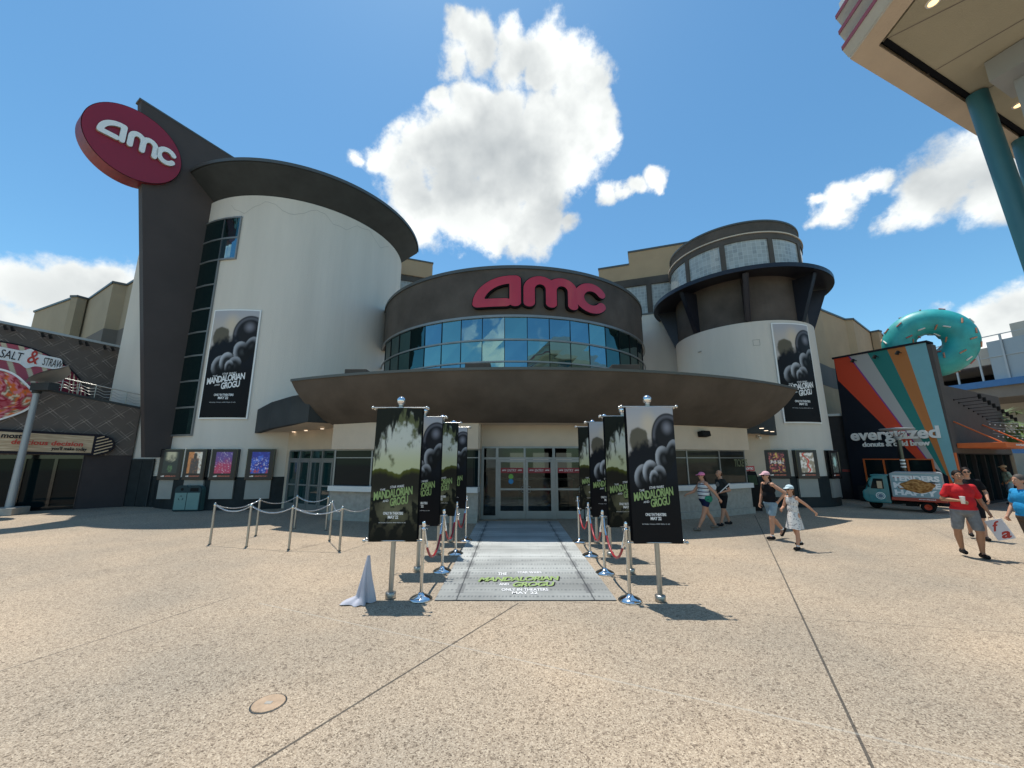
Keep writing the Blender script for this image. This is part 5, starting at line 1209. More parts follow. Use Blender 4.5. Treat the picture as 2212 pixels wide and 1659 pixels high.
# --- swirled scoop sign on the lower wall
sc2 = thing('scoop_sign', 'white edged red and orange swirl sign beneath the striped oval sign', 'sign')
q0 = on(-30, 855, Sl); rxs = on(72, 850, Sl)[0]-q0[0]; rys = (on(20, 797, Sl)[1]-on(20, 905, Sl)[1])/2
def art_sw(x, y):
    n1 = fbm(x*1.7, y*1.7, 21); k_ = (n1*1.1+x*.8+hypot(x, y)*.7) % 1
    if k_ < .22: return (.62, .13, .03)
    if k_ < .42: return (.60, .20, .24)
    if k_ < .62: return (.28, .015, .03)
    if k_ < .80: return (.42, .08, .10)
    return (.62, .55, .42) if fbm(x*5, y*5, 2) > .1 else (.22, .15, .08)
for nm, sc_, hh, mt in (('backing', 1.07, .10, 'white_print'), ('face', 1.0, .115, 'printed_art')):
    vs = []; fs = []; col = []; nr_, na_ = 30, 72
    for j in range(nr_+1):
        for i in range(na_):
            w = 2*pi*i/na_; rr = j/nr_*sc_*(1+.05*cos(4*w+.6)); x, y = rr*cos(w), rr*sin(w); vs.append(tuple(Sl(q0[0]+x*rxs, q0[1]+y*rys, hh))); col += [*art_sw(x*1.2, y*1.2), 1]
    for j in range(nr_):
        for i in range(na_): fs.append((j*na_+i, j*na_+(i+1) % na_, (j+1)*na_+(i+1) % na_, (j+1)*na_+i))
    me = bpy.data.meshes.new(nm); me.from_pydata(vs, [], fs); me.materials.append(MATS[mt]); at = me.color_attributes.new('art', 'FLOAT_COLOR', 'POINT'); at.data.foreach_set('color', col)
    o = bpy.data.objects.new(nm, me); COL.objects.link(o); o.parent = sc2
# --- wooden paddle sign
ws2 = thing('wooden_paddle_sign', 'long pale wooden sign reading the most delicious decision you\'ll make today', 'sign')
A1 = on(205, 960, Sl)[0]; zt1 = on(203, 941, Sl)[1]; zb1 = on(203, 981, Sl)[1]; zt0_ = on(0, 930, Sl); zb0_ = on(0, 976, Sl)
k1 = (zt0_[1]-zt1)/(zt0_[0]-A1); k2 = (zb0_[1]-zb1)/(zb0_[0]-A1)
def Sp(a, t, h=0): return Sl(a, (zb1+k2*(a-A1))*(1-t)+(zt1+k1*(a-A1))*t, h)     # t = 0..1 up the board
wd = A1-zt0_[0]+2
mb = MB(); rE = (zt1-zb1)/2*1.12; mb.add([Sp(A1-wd, -.07, .16), Sp(A1, -.07, .16)]+[Sl(A1+.03+(rE*1.35)*cos(radians(x)), (zt1+zb1)/2+rE*1.03*sin(radians(x)), .16) for x in range(-84, 85, 12)]+[Sp(A1, 1.07, .16), Sp(A1-wd, 1.07, .16)], [tuple(range(19))])
nv = len(mb.v); mb.add([Vector(p)-(Sl(0, 0, .14)-Sl(0, 0, 0)) for p in mb.v[:nv]], []); mb.add([mb.v[i] for i in range(nv)]+[mb.v[nv+i] for i in range(nv)], [(i, (i+1) % nv, nv+(i+1) % nv, nv+i) for i in range(nv)]); mb.build('backing', 'dark_print', ws2)
sgrid(lambda a, t, h=0: Sp(a, t, h), A1-wd, A1-.04, .05, .95, .175, 20, 2, 'board', 'wood_grain', ws2)
mb = MB()
for k in range(8):
    t0 = -.25+k*.17; a_, b_ = A1+.02, A1+rE*1.25
    for seg_ in range(1):
        y0 = zb1+(zt1-zb1)*t0; y1 = y0+.20; cyy = (zt1+zb1)/2
        def inside(a, y): return ((a-A1-.03)/(rE*1.22))**2+((y-cyy)/(rE*.92))**2 < 1 and a > A1+.02
        st = [(a_+(b_-a_)*i/24, y0+(y1-y0)*i/24+.05) for i in range(25)]; st = [q for q in st if inside(*q)]
        if len(st) > 2: mb.add([Sl(st[0][0], st[0][1]-.022, .175), Sl(st[-1][0], st[-1][1]-.022, .175), Sl(st[-1][0], st[-1][1]+.022, .175), Sl(st[0][0], st[0][1]+.022, .175)], [(0, 1, 2, 3)])
mb.build('handle_stripes', 'wood', ws2, fixn=False)
Sq = lambda a, t, h=0: Sp(a, t/(zt1-zb1), h)
for body, u0, u1, vm, hpx, mt in (('the most', -32, 53, 947, .13, 'dark_print'), ('delicious decision', 26, 181, 962, .15, 'red_print'), ('you\'ll make today', 112, 218, 974, .13, 'dark_print')):
    mb = MB(); a_ = on(u0, vm, Sl)[0]; b_ = on(u1*.94, vm, Sl)[0]
    if mt == 'red_print': b_ = on(181, vm, Sl)[0]
    if 'today' in body: b_ = on(189, vm, Sl)[0]
    tt = {947: .66, 962: .38, 974: .10}[vm]*(zt1-zb1); text(mb, Sq, body, a_, tt, b_-a_, (zt1-zb1)*.24, .185, .006, bold=.025, shear=.1); mb.build('lettering', mt, ws2)
# ================================================================== DONUT SHOP (right)
dn = thing('donut_shop', 'dark navy donut shop front with fan of orange, teal and pale blue stripes', 'shop')
FL_ = Vector((17.2, 19.75, 0)); FD = Vector((.44, -.898, 0)).normalized(); Sf_ = flat(FL_, FD)
def zc_(x, y): return on((2000+x/2.9625)/1.1573, (740+y/2.9625)/1.1573, Sf_)
TLc, TRc, BRc = zc_(250, 468), zc_(930, 345), zc_(1150, 1290)
BLc = (zc_(360, 1250)[0], 0.0)
BRg = (BRc[0]+.10, 0.0)
n_out = [TLc, BLc, BRg, TRc]
def fpoly(mb, pts, h, th=0.):
    P = [Sf_(a, b, h) for a, b in pts]
    if th: mb.poly(P, (Sf_(0, 0, -th)-Sf_(0, 0, 0)))
    else: mb.add(P, [tuple(range(len(P)))])
mb = MB(); fpoly(mb, n_out, 0., .5); mb.build('front_wall', 'shop_navy', dn)
L1a, L1b = zc_(283, 625), zc_(935, 1275)
L0 = TLc
bot = [zc_(990, 1270), zc_(1052, 1306), zc_(1090, 1330), zc_(1112, 1340), zc_(1150, 1380)]
topx = [zc_(365, 447), zc_(500, 423), zc_(645, 396), zc_(778, 372)]
E_ = .006
def lerp2(p, q, t): return (p[0]+(q[0]-p[0])*t, p[1]+(q[1]-p[1])*t)
tp = [lerp2(TLc, TRc, (q[0]-TLc[0])/(TRc[0]-TLc[0])) for q in topx]
for nm, pts, m_ in (('stripe', [TLc, L1a, L1b, bot[0], tp[0]], 'redorange_paint'), ('stripe', [tp[0], bot[0], bot[1], tp[1]], 'pale_paint'), ('stripe', [tp[1], bot[1], bot[2], tp[2]], 'teal_paint'), ('stripe', [tp[2], bot[2], bot[3], tp[3]], 'amber_paint'), ('stripe', [tp[3], bot[3], BRg, TRc], 'sky_paint')):
    mb = MB(); fpoly(mb, pts, .012, .01); mb.build(nm, m_, dn)
mb = MB(); fpoly(mb, [lerp2(tp[0], tp[1], -.05), lerp2(bot[0], bot[1], -.2), lerp2(bot[0], bot[1], .05), lerp2(tp[0], tp[1], .03)], .018, .005); mb.build('stripe', 'purple_paint', dn)
mb = MB(); P = [Sf_(TLc[0]-.06, TLc[1], .06), Sf_(TRc[0]+.06, TRc[1], .06)]; mb.poly([P[0], P[1], P[1]+Vector((0, 0, .09)), P[0]+Vector((0, 0, .09))], Sf_(0, 0, -.7)-Sf_(0, 0, 0)); mb.build('roof_edge', 'dark_print', dn)
# shop window recess with orange frames
wa0, wa1 = zc_(490, 1300)[0], zc_(1000, 1300)[0]; wz0, wz1 = zc_(500, 1385)[1], zc_(600, 1213)[1]
mb = MB(); sb(mb, Sf_, wa0, wa1, wz0, wz1, .016, .03); sw = mb.build('shop_window', 'glass_dark', dn)
mb = MB()
for q in (0, .31, .66, 1): a_ = wa0+(wa1-wa0)*q; sb(mb, Sf_, a_-.03, a_+.03, wz0, wz1, .03, .07)
sb(mb, Sf_, wa0-.03, wa1+.03, wz0-.05, wz0, .02, .07); sb(mb, Sf_, wa0-.03, wa1+.03, wz1, wz1+.05, .02, .07); mb.build('frame', 'orange_paint', sw)
# return side wall with glazing under the awning
e1 = Sf_(BRg[0], 0, 0); e2 = e1+Vector((6.9, 3.5, 0)); Ss, Ls = between(e1, e2); hs_ = TRc[1]
mb = MB(); a_t = TRc[0]-BRg[0]; sb(mb, Ss, .0, .5, 2.25, hs_-.1, -.4, -.01); sb(mb, Ss, .5, Ls, 2.25, 5.2, -.4, -.01); mb.build('side_wall', 'side_paint', dn)
mb = MB(); sb(mb, Ss, .25, Ls, .1, 2.2, -.3, -.24); sg_ = mb.build('shop_window', 'glass_dark', dn)
mb = MB()
for k in range(7): a_ = .25+(Ls-.3)*k/6; sb(mb, Ss, a_-.03, a_+.03, 0, 2.2, -.26, -.1)
sb(mb, Ss, .2, Ls, 0, .1, -.3, -.1); sb(mb, Ss, .2, Ls, 2.2, 2.25, -.35, -.01); mb.build('frame', 'shop_charcoal', sg_)
mb = MB(); sb(mb, Ss, .0, .2, 0, 2.25, -.35, -.01); mb.build('corner_post', 'orange_paint', dn)
aw = thing('orange_awning', 'flat orange metal awning over the donut shop side entrance', 'awning')
mb = MB(); mb.box((.4, 2.45, .0), (5.4, 2.66, 1.35), lambda a, b, h: Ss(a, b, h)); mb.build('slab', 'orange_paint', aw, bevel=.02)
mb = MB()
for a_ in (.6, 4.2): mb.tube([Ss(a_, 3.6, 0), Ss(a_, 2.66, 1.2)], .03, 8)
mb.build('tie_rod', 'orange_paint', aw)
mb = MB(); Sa_ = lambda a, b, h=0: Ss(a, b, 1.35+h); text(mb, Sa_, 'everglazed', 1.6, 2.50, 1.3, .13, .004, .004, bold=.02); mb.build('lettering', 'white_print', aw)
# spot light arms on a rail along the far part of the shop
sr = thing('spotlight_rail', 'row of small black spotlights on short arms above the orange awning', 'lights')
for k in range(9):
    mb = MB(); a_ = 1.2+k*.55; p_ = Ss(a_, 4.6-k*.10, 0); q_2 = Ss(a_+.1, 4.65-k*.10, .75); mb.tube([p_, q_2], .014, 6); mb.ball(p_, .04, 8); mb.tube([q_2+Vector((0, 0, .1)), q_2-Vector((0, 0, .1))], .055, 8); mb.build('spotlight', 'speaker', sr)
# letters
lg = thing('donut_shop_sign', 'white rounded lettering everglazed over smaller donuts & cold brew', 'sign')
mb = MB(); p, q = zc_(388, 1078), zc_(1048, 1045); text(mb, Sf_, 'everglazed', p[0], p[1]-.13, q[0]-p[0], .70, .05, .06, bold=.03, spacing=1.0); mb.build('lettering', 'white', lg)
mb = MB(); p, q = zc_(470, 1118), zc_(972, 1108); text(mb, Sf_, 'donuts & cold brew', p[0], p[1], q[0]-p[0], .24, .05, .04, bold=.035, spacing=.95); mb.build('lettering', 'white', lg)
for k, (x, y) in enumerate(((420, 480), (582, 452), (752, 422))):
    p = zc_(x, y); t = thing('wall_floodlight', 'small black floodlight at the top of the %s stripe' % ['pale grey', 'teal', 'amber'][k], 'floodlight', group='floodlights on the striped wall')
    c = Sf_(p[0], p[1], .02); mb = MB(); mb.tube([c, c+(Sf_(0, 0, .3)-Sf_(0, 0, 0))], .02, 6); mb.build('arm', 'speaker', t); mb = MB(); c2 = c+(Sf_(0, 0, .3)-Sf_(0, 0, 0)); mb.tube([c2+Vector((0, 0, .06)), c2+Vector((-.05, .05, -.10))], [.06, .08], 10); mb.build('lamp_head', 'speaker', t)
# body behind, low charcoal link to the cinema with a service door
bd1 = Sf_(TLc[0], 0, -.5); mb = MB(); mb.poly([Sf_(BLc[0]+.05, 0, -.5), Sf_(BRg[0]-.3, 0, -.5), Sf_(BRg[0]-.3, 0, -.5)+Vector((6, 4.6, 0)), Sf_(BLc[0], 0, -5)], (0, 0, 4.6)); mb.build('rear_block', 'shop_charcoal', dn)
S_l, L_l = between((14.9, 20.9), (17.4, 20.0))
lk = thing('service_link', 'low charcoal wall with a grey service door between cinema and donut shop', 'wall')
zlk = on(1820, 880, S_l)[1]
mb = MB(); sb(mb, S_l, -.6, L_l+.2, 0, 4.2, -.3, 0); mb.build('wall', 'shop_charcoal', lk)
mb = MB(); sb(mb, S_l, -.6, L_l+.2, 4.2, 4.32, -.35, .08); mb.build('coping', 'lamp_grey', lk)
dp = on(1838, 1040, S_l)[0]; mb = MB(); sb(mb, S_l, dp-.45, dp+.5, 0.02, 1.98, .004, .05); dd_ = mb.build('door', 'shop_charcoal', lk, bevel=.01)
mb = MB(); sb(mb, S_l, dp+.25, dp+.42, 1.7, 1.85, .055, .06); mb.build('notice', 'white', dd_)
mb = MB(); sb(mb, S_l, dp-.3, dp+.05, 1.42, 1.45, .055, .06); sb(mb, S_l, dp-.3, dp+.02, 1.36, 1.38, .055, .06); mb.build('notice', 'red_print', dd_)
for k, (u, v, mm) in enumerate(((1836, 951, 'black_gloss'), (1838, 970, 'white'))):
    p = on(u, v, S_l); mb = MB(); c = S_l(p[0], p[1], .05); mb.ball(c, (.13, .1, .06), 12); mb.build('wall_lamp', mm, lk)
# slatted planter box below the shop window
pl = thing('slatted_box', 'low dark slatted wooden box beneath the donut shop window', 'box')
mb = MB(); sb(mb, Sf_, wa0-.15, wa0+1.3, .03, wz0-.1, .12, .62); mb.build('core', 'black', pl)
mb = MB()
for k in range(6): sb(mb, Sf_, wa0-.17, wa0+1.32, .05+k*.115, .14+k*.115, .60, .645)
mb.build('slat', 'shop_charcoal', pl)
# --- giant donut
dnt = thing('giant_donut', 'giant turquoise iced donut with sprinkles perched on the donut shop roof', 'donut')
rc = ray(2006, 742); rc = rc/hypot(rc.x, rc.y); D_ = 26.4; dcn = Vector((0, 0, H))+rc*D_
ax = (Vector((-rc.x, -rc.y, -.10))+Vector((.08, -.12, 0))).normalized(); e_x = ax.cross(Vector((0, 0, 1))).normalized(); e_y = e_x.cross(ax).normalized()
Ra, rb = 1.02, .60
def tor(w, v, k=1.0): r_ = rb*k; d_ = e_x*cos(w)+e_y*sin(w); return dcn+d_*(Ra+r_*cos(v))+ax*(r_*.92*sin(v))
mb = MB(); nu, nv_ = 96, 40; vs = []
for i in range(nu):
    for j in range(nv_): w, v = 2*pi*i/nu, 2*pi*j/nv_; vs.append(tor(w, v, 1+.022*fbm(cos(w)*2, sin(w)*2+v, 3)))
mb.add(vs, [(i*nv_+j, ((i+1) % nu)*nv_+j, ((i+1) % nu)*nv_+(j+1) % nv_, i*nv_+(j+1) % nv_) for i in range(nu) for j in range(nv_)], True); mb.build('icing', 'donut_icing', dnt)
rnd = random.Random(4); cnt = 0
spots_ = []
while cnt < 58:
    w, v = rnd.uniform(0, 2*pi), rnd.uniform(-.9, 3.9)
    p = tor(w, v, 1.02)
    if any((p-q).length < .27 for q in spots_): continue
    spots_.append(p); n_ = (p-tor(w, v, .5)).normalized(); tt = n_.cross(Vector((rnd.uniform(-1, 1), rnd.uniform(-1, 1), rnd.uniform(-1, 1)))).normalized()
    mb = MB(); mb.tube([p-tt*.125, p+tt*.125], .034, 6); mb.build('sprinkle', ['sprinkle_tan', 'sprinkle_pink', 'sprinkle_tan', 'sprinkle_white'][cnt % 4], dnt); cnt += 1
# ================================================================== THREE-WHEELED DELIVERY TRUCK
tr = thing('three_wheeled_truck', 'small teal three-wheeled truck with red-orange bed and printed food box', 'truck')
s_ = .88; fw_ = Vector((-.66, .75, 0)).normalized(); rz_ = atan2(fw_.y, fw_.x)
Wr = G(2008, 1108.5); R_ = Matrix.Rotation(rz_, 3, 'Z'); loc_ = Wr-R_@Vector((-.78*s_, .58*s_, 0))
tr.location = loc_; tr.rotation_euler = (0, 0, rz_); tr.scale = (s_,)*3
def prof(mb, pts, y0, y1, bulge=0): mb.poly([(x, y0, z) for x, z in pts], (0, y1-y0, 0))
cab = [(.34, .30), (1.02, .30), (1.20, .36), (1.28, .52), (1.26, .80), (1.14, .92), (.93, 1.42), (.86, 1.50), (.34, 1.52)]
mb = MB(); prof(mb, cab, -.55, .55); mb.build('cab', 'truck_teal', tr, bevel=.045)
mb = MB(); prof(mb, [(.30, 1.50), (.92, 1.50), (.90, 1.56), (.30, 1.57)], -.57, .57); mb.build('roof', 'truck_teal', tr, bevel=.02)
for y in (.552, -.552):
    sgn = 1 if y > 0 else -1
    mb = MB(); mb.poly([(x, y+.012*sgn, z) for x, z in ((.44, .36), (1.02, .36), (1.05, .88), (.86, 1.44), (.44, 1.44))], (0, .012*sgn, 0)); dr = mb.build('door', 'truck_teal', tr, bevel=.006)
    mb = MB(); mb.poly([(x, y+.026*sgn, z) for x, z in ((.50, .93), (.96, .93), (.82, 1.38), (.50, 1.38))], (0, .006*sgn, 0)); mb.build('window', 'glass_dark', dr)
    mb = MB(); mb.poly([(x, y+.034*sgn, z) for x, z in ((.55, .95), (.72, .95), (.72, 1.27), (.55, 1.27))], (0, .003*sgn, 0)); mb.build('notice', 'wood', dr)
    mb = MB(); mb.add([(.66+.16*cos(2*pi*k/36), y+.028*sgn, .62+.16*sin(2*pi*k/36)) for k in range(36)], [tuple(range(36))])
    mb.build('roundel', 'white', dr)
    for r0, r1, mm in ((.135, .10, 'truck_teal'), (.085, .0, 'blue_grey')):
        mb = MB(); n_ = 36; mb.add([(.66+r*cos(2*pi*k/n_), y+.031*sgn, .62+r*sin(2*pi*k/n_)) for r in (r0*.96, r1 if r1 else 0.004) for k in range(n_)], [(k, (k+1) % n_, n_+(k+1) % n_, n_+k) for k in range(n_)]); mb.build('roundel_ring', mm, dr) if r1 == 0 or True else None
mb = MB(); mb.poly([(1.155, -.44, .98), (1.155, .44, .98), (.975, .42, 1.40), (.975, -.42, 1.40)], (.012, 0, .006)); mb.build('windscreen', 'glass_deep', tr)
for y in (.34, -.34):
    mb = MB(); mb.ball((1.27, y, .70), (.035, .075, .075), 16); mb.build('headlight', 'chrome', tr)
mb = MB(); mb.tube([(.98, .58, 1.0), (1.02, .70, 1.06)], .01, 6); mb.box((1.0, .66, 1.0), (1.03, .78, 1.16)); mb.build('mirror', 'black', tr)
mb = MB(); mb.ball((1.20, .50, .62), (.04, .03, .035), 8); mb.build('indicator', 'orange_paint', tr)
def wheel(x, y, rim):
    mb = MB(); pr = [(.12, -.05), (.19, -.055), (.225, -.04), (.235, 0), (.225, .04), (.19, .055), (.12, .05)]; mb.lathe(pr+[pr[0]], n=30); mb.v = [(x+a, y+c, .235+b) for a, b, c in mb.v]; w = mb.build('wheel', 'tyre', tr)
    mb = MB(); mb.lathe([(0, -.02), (.05, -.03), (.06, -.045), (.10, -.035), (.135, -.05), (.135, .05), (.10, .035), (.06, .045), (.05, .03), (0, .02)], n=30); mb.v = [(x+a, y+c, .235+b) for a, b, c in mb.v]; mb.build('rim', rim, w)
wheel(-.78, .53, 'redorange_paint'); wheel(-.78, -.53, 'redorange_paint'); wheel(.92, 0, 'black')
mb = MB(); mb.tube([(-.78, -.5, .26), (-.78, .5, .26)], .035, 8); mb.box((-1.25, -.25, .30), (.6, -.18, .38)); mb.box((-1.25, .18, .30), (.6, .25, .38)); mb.box((-.5, -.3, .22), (-.1, .3, .38)); mb.build('chassis', 'black', tr)
mb = MB(); mb.box((-1.38, -.68, .46), (.30, .68, .60)); mb.build('bed', 'truck_red', tr, bevel=.015)
for y in (.6, -.6):
    mb = MB(); vs = []
    for k in range(13):
        w = radians(10+160*k/12)
        for dy in (-.09, .09): vs.append((-.78+.33*cos(w), y+dy, .235+.31*sin(w)))
    mb.add(vs, [(2*k, 2*k+2, 2*k+3, 2*k+1) for k in range(12)], True); mb.build('mudguard', 'truck_red', tr)
bx = [(-1.36, .60), (.26, .60), (.26, 1.62), (.10, 1.70), (-1.30, 1.70), (-1.36, 1.64)]
mb = MB(); prof(mb, bx, -.60, .60); box_ = mb.build('cargo_box', 'lamp_grey', tr, bevel=.02)
def art_food(s, t):
    x = s; c = (.30, .42, .45) if ((t*3.02) % 1) < .92 else (.24, .36, .39)
    d = hypot((x-.48)*1.15, (t-.46)*2.2)+.10*fbm(x*9, t*9, 5)
    if d < .42: n1 = fbm(x*16, t*12, 8); c = mixc((.20, .075, .02), (.52, .27, .09), sm(-.3, .35, n1))
    if hypot((x-.82)*1.6, (t-.60)*3) < .2: c = (.02, .015, .015)
    if .05 < x < .46 and .80 < t < .93: c = (.65, .62, .58) if (.08 < x < .43 and .82 < t < .91) else (.42, .02, .03)
    return c
Sbx = lambda a, b, h=0: Vector((.22-a, .602+h, .64+b))
sgrid(Sbx, 0, 1.54, 0, .98, .004, 60, 44, 'printed_panel', 'printed_art', box_, art=art_food)
mb = MB()
for body, t in (('TENDERS', .66), ('MAKE ME', .36), ('HAPPY', .05)):
    w_ = 1.44 if body != 'HAPPY' else 1.30
    text(mb, Sbx, body, .05, t, w_, .24, .006, .002, bold=.05)
mb.build('lettering', 'white_print', box_)
vs_f = []; mb = MB(); fv = []
na_, nb_ = 40, 24
me_v, me_f, colf = [], [], []
for j in range(nb_+1):
    for i in range(na_+1):
        w = 2*pi*i/na_; r = j/nb_; x = .80+.52*r*cos(w)*(1+.10*sin(5*w)); z = .46+.27*r*sin(w)*(1+.12*sin(4*w+1)); me_v.append(tuple(Sbx(x, z, .012+.02*(1-r)))); n1 = fbm(x*9, z*14, 8); colf += [*mixc((.22, .085, .022), (.55, .29, .10), sm(-.35, .35, n1)), 1]
for j in range(nb_):
    for i in range(na_): o_ = j*(na_+1)+i; me_f.append((o_, o_+1, o_+na_+2, o_+na_+1))
me = bpy.data.meshes.new('food_print'); me.from_pydata(me_v, [], me_f); me.materials.append(MATS['printed_art']); at = me.color_attributes.new('art', 'FLOAT_COLOR', 'POINT'); at.data.foreach_set('color', colf); o = bpy.data.objects.new('food_print', me); COL.objects.link(o); o.parent = box_
mb = MB(); text(mb, lambda a, b, h=0: Vector((.2-a, .682+h, .50+b)), 'everglazed', .75, .02, .5, .07, .002, .002, bold=.02); mb.build('lettering', 'white_print', box_)
# ================================================================== PARKING STRUCTURE (far right)
ga = thing('parking_garage', 'concrete parking structure with blue steel beams and mesh screens at the far right', 'garage')
zg_ = 8.6; gA, gB = G(2041, 836, zg_), G(2212, 813, zg_); gd = (gB-gA).normalized(); Sgg = flat(Vector((gA.x, gA.y, 0))-gd*6, gd); Lg = 45
gz = lambda x, y: on((2000+x/2.9625)/1.1573, (740+y/2.9625)/1.1573, Sgg)
g1 = gz(1100, 540)[1]; g2 = gz(1659, 440)
mb = MB(); sb(mb, Sgg, 0, Lg, zg_-.55, zg_, -1, .35); mb.build('blue_beam', 'blue_steel', ga)
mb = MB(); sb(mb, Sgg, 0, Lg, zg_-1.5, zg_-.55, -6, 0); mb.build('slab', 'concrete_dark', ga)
mb = MB(); sb(mb, Sgg, 0, Lg, 5.0, zg_-1.5, -7.4, -6.0); mb.build('rear_wall', 'concrete', ga)
mb = MB(); sb(mb, Sgg, 0, Lg, zg_+1.5, zg_+3.0, -.8, -.5); mb.build('parapet', 'concrete', ga)
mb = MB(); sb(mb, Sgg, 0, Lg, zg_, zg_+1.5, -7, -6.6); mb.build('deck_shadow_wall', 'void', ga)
mb = MB(); sb(mb, Sgg, 0, Lg, zg_+1.45, zg_+1.5, -7, -.5); mb.build('roof_slab', 'concrete_dark', ga)
mb = MB(); a_s = gz(1420, 560)[0]; sb(mb, Sgg, a_s, Lg, zg_+.0, zg_+3.4, -.2, -.17); mb.build('mesh_screen', 'screen_mesh', ga)
mb = MB()
for k in range(20): a_ = .8+k*1.55; sb(mb, Sgg, a_-.06, a_+.06, zg_, zg_+3.9, -.16, -.06)
sb(mb, Sgg, 0, Lg, zg_+3.85, zg_+3.92, -.16, -.08); sb(mb, Sgg, 0, Lg, zg_+2.0, zg_+2.05, -.16, -.08); mb.build('screen_post', 'lamp_grey', ga)
mb = MB(); sb(mb, Sgg, 0, Lg, 0, 5.0, -7.5, -7.2); mb.build('lower_shadow_wall', 'void', ga)  # near-black colour stands in for the shade inside the lower opening
mb = MB(); sb(mb, Sgg, 0, Lg, 2.9, 4.0, -6.6, -6.0); sb(mb, Sgg, 0, Lg, 0, .9, -6.5, -5.9); sb(mb, Sgg, 0, gz(1440, 900)[0], 0, 5.0, -6.9, -6.0); mb.build('spandrel', 'concrete', ga)
mb = MB(); cA, cB = gz(1335, 690), gz(1490, 1330); mb.poly([Sgg(cA[0]-.28, cA[1]+.4, -.2), Sgg(cA[0]+.28, cA[1]+.4, -.2), Sgg(cA[0]+.55, 0, -.2), Sgg(cA[0]-.1, 0, -.2)], Sgg(0, 0, -.5)-Sgg(0, 0, 0)); mb.build('column', 'blue_grey', ga)
mb = MB(); b1_, b2_ = gz(1370, 1150), gz(1659, 1100); sb(mb, Sgg, b1_[0], Lg, b1_[1]-.2, b1_[1]+.3, -.3, .2); mb.build('blue_beam', 'blue_steel', ga)
mb = MB(); a9 = gz(1510, 400)[0]; sb(mb, Sgg, a9, Lg, zg_+3.0, zg_+4.9, -3.5, -1.6); mb.build('stair_tower', 'concrete', ga)
# hedge below the garage
hp = gz(1400, 1370)[0]; mb = MB(); rnd = random.Random(3)
for k in range(2600):
    c = Sgg(hp-2+rnd.random()*12, .05+.65*rnd.random(), 1.4+rnd.random()*.7); a_ = Vector((rnd.gauss(0, 1), rnd.gauss(0, 1), rnd.gauss(0, 1))).normalized()*.09; b_ = a_.cross(Vector((rnd.gauss(0, 1), rnd.gauss(0, 1), 1))).normalized()*.06; mb.add([c-a_, c+b_, c+a_, c-b_], [(0, 1, 2, 3)])
o = mb.build('hedge', 'hedge', None, fixn=False); setp(o, 'low dark green clipped hedge along the foot of the parking structure', 'hedge')
# palm
P = G(2158, 1050)*1.0; rP = ray(2155, 905); rP = rP/hypot(rP.x, rP.y); DP = 33.; top_ = Vector((0, 0, H))+rP*DP
pm = thing('palm_tree', 'palm tree with drooping fan fronds rising behind the donut shop spotlights', 'palm tree', (top_.x, top_.y, 0))
mb = MB(); mb.tube([(0, 0, 0), (.1, 0, top_.z*.5), (0, 0, top_.z)], [.22, .17, .15], 12); mb.build('trunk', 'bark', pm)
mb = MB(); rnd = random.Random(9)
for k in range(34):
    w = rnd.uniform(0, 2*pi); el = rnd.uniform(-.9, 1.1); d_ = Vector((cos(w)*cos(el), sin(w)*cos(el), sin(el))); L_ = rnd.uniform(1.0, 1.5); c0 = Vector((0, 0, top_.z))
    stem = [c0+d_*L_*t+Vector((0, 0, -.5*t*t)) for t in (0, .5, 1)]; s_v = d_.cross(Vector((0, 0, 1))).normalized()
    for q in range(22):
        ang = (q/21-.5)*2.6; base = stem[1].lerp(stem[2], .3); dr_2 = (d_*cos(ang)+s_v*sin(ang)+Vector((0, 0, -.25))).normalized(); tip = base+dr_2*rnd.uniform(.65, .9)+Vector((0, 0, -.18)); w_ = dr_2.cross(Vector((0, 0, 1))).normalized()*.022
        mid = (base+tip)/2; mb.add([base, mid+w_, tip, mid-w_], [(0, 1, 2, 3)])
    mb.tube(stem[:2]+[stem[1].lerp(stem[2], .35)], .015, 4)
mb.build('crown', 'palm', pm, fixn=False)
# string lights
for k, (v0, v1, D0) in enumerate(((842, 842, 30), (855, 855, 30), (868, 869, 30))):
    t = thing('string_light', ['topmost string of small bulbs strung across the far right', 'middle string of small bulbs strung across the far right', 'lowest string of small bulbs strung across the far right'][k], 'string lights', group='string lights at the far right')
    r1 = ray(2125+k*10, v0+40*0+68); r2 = ray(2290, v1+68); r1 = r1/hypot(r1.x, r1.y); r2 = r2/hypot(r2.x, r2.y); p = Vector((0, 0, H))+r1*D0; q = Vector((0, 0, H))+r2*(D0+1)
    pts = [p.lerp(q, i/14)+Vector((0, 0, -.12*sin(pi*i/14))) for i in range(15)]; mb = MB(); mb.tube(pts, .010, 5); mb.build('wire', 'lamp_grey', t)
    mb = MB()
    for c in pts[1:-1]: mb.ball(c-Vector((0, 0, .12)), .032, 6)
    mb.build('bulbs', 'white', t)
# far cafe chairs
def chair(p, rz, lab):
    t = thing('cafe_chair', lab, 'chair', (p.x, p.y, 0), rz, 'orange chairs at the far right')
    mb = MB(); mb.box((-.22, -.22, .42), (.22, .22, .45)); mb.build('seat', 'chair_orange', t); mb = MB(); mb.box((-.22, .20, .50), (.22, .23, .88)); mb.build('backrest', 'chair_orange', t)
    for x in (-.2, .2):
        for y in (-.2, .2): mb = MB(); mb.tube([(x, y, .42), (x*1.15, y*1.15, 0)], .014, 6); mb.build('leg', 'chair_orange', t)
for k in range(8):
    chair(G(2102+k*12, 1068+ (k % 2)*3), .4+.5*(k % 3), 'orange cafe chair, %s in the far row under the garage' % ['first from the left', 'second from the left', 'third from the left', 'fourth from the left', 'fifth from the left', 'sixth from the left', 'seventh from the left', 'last on the right'][k])
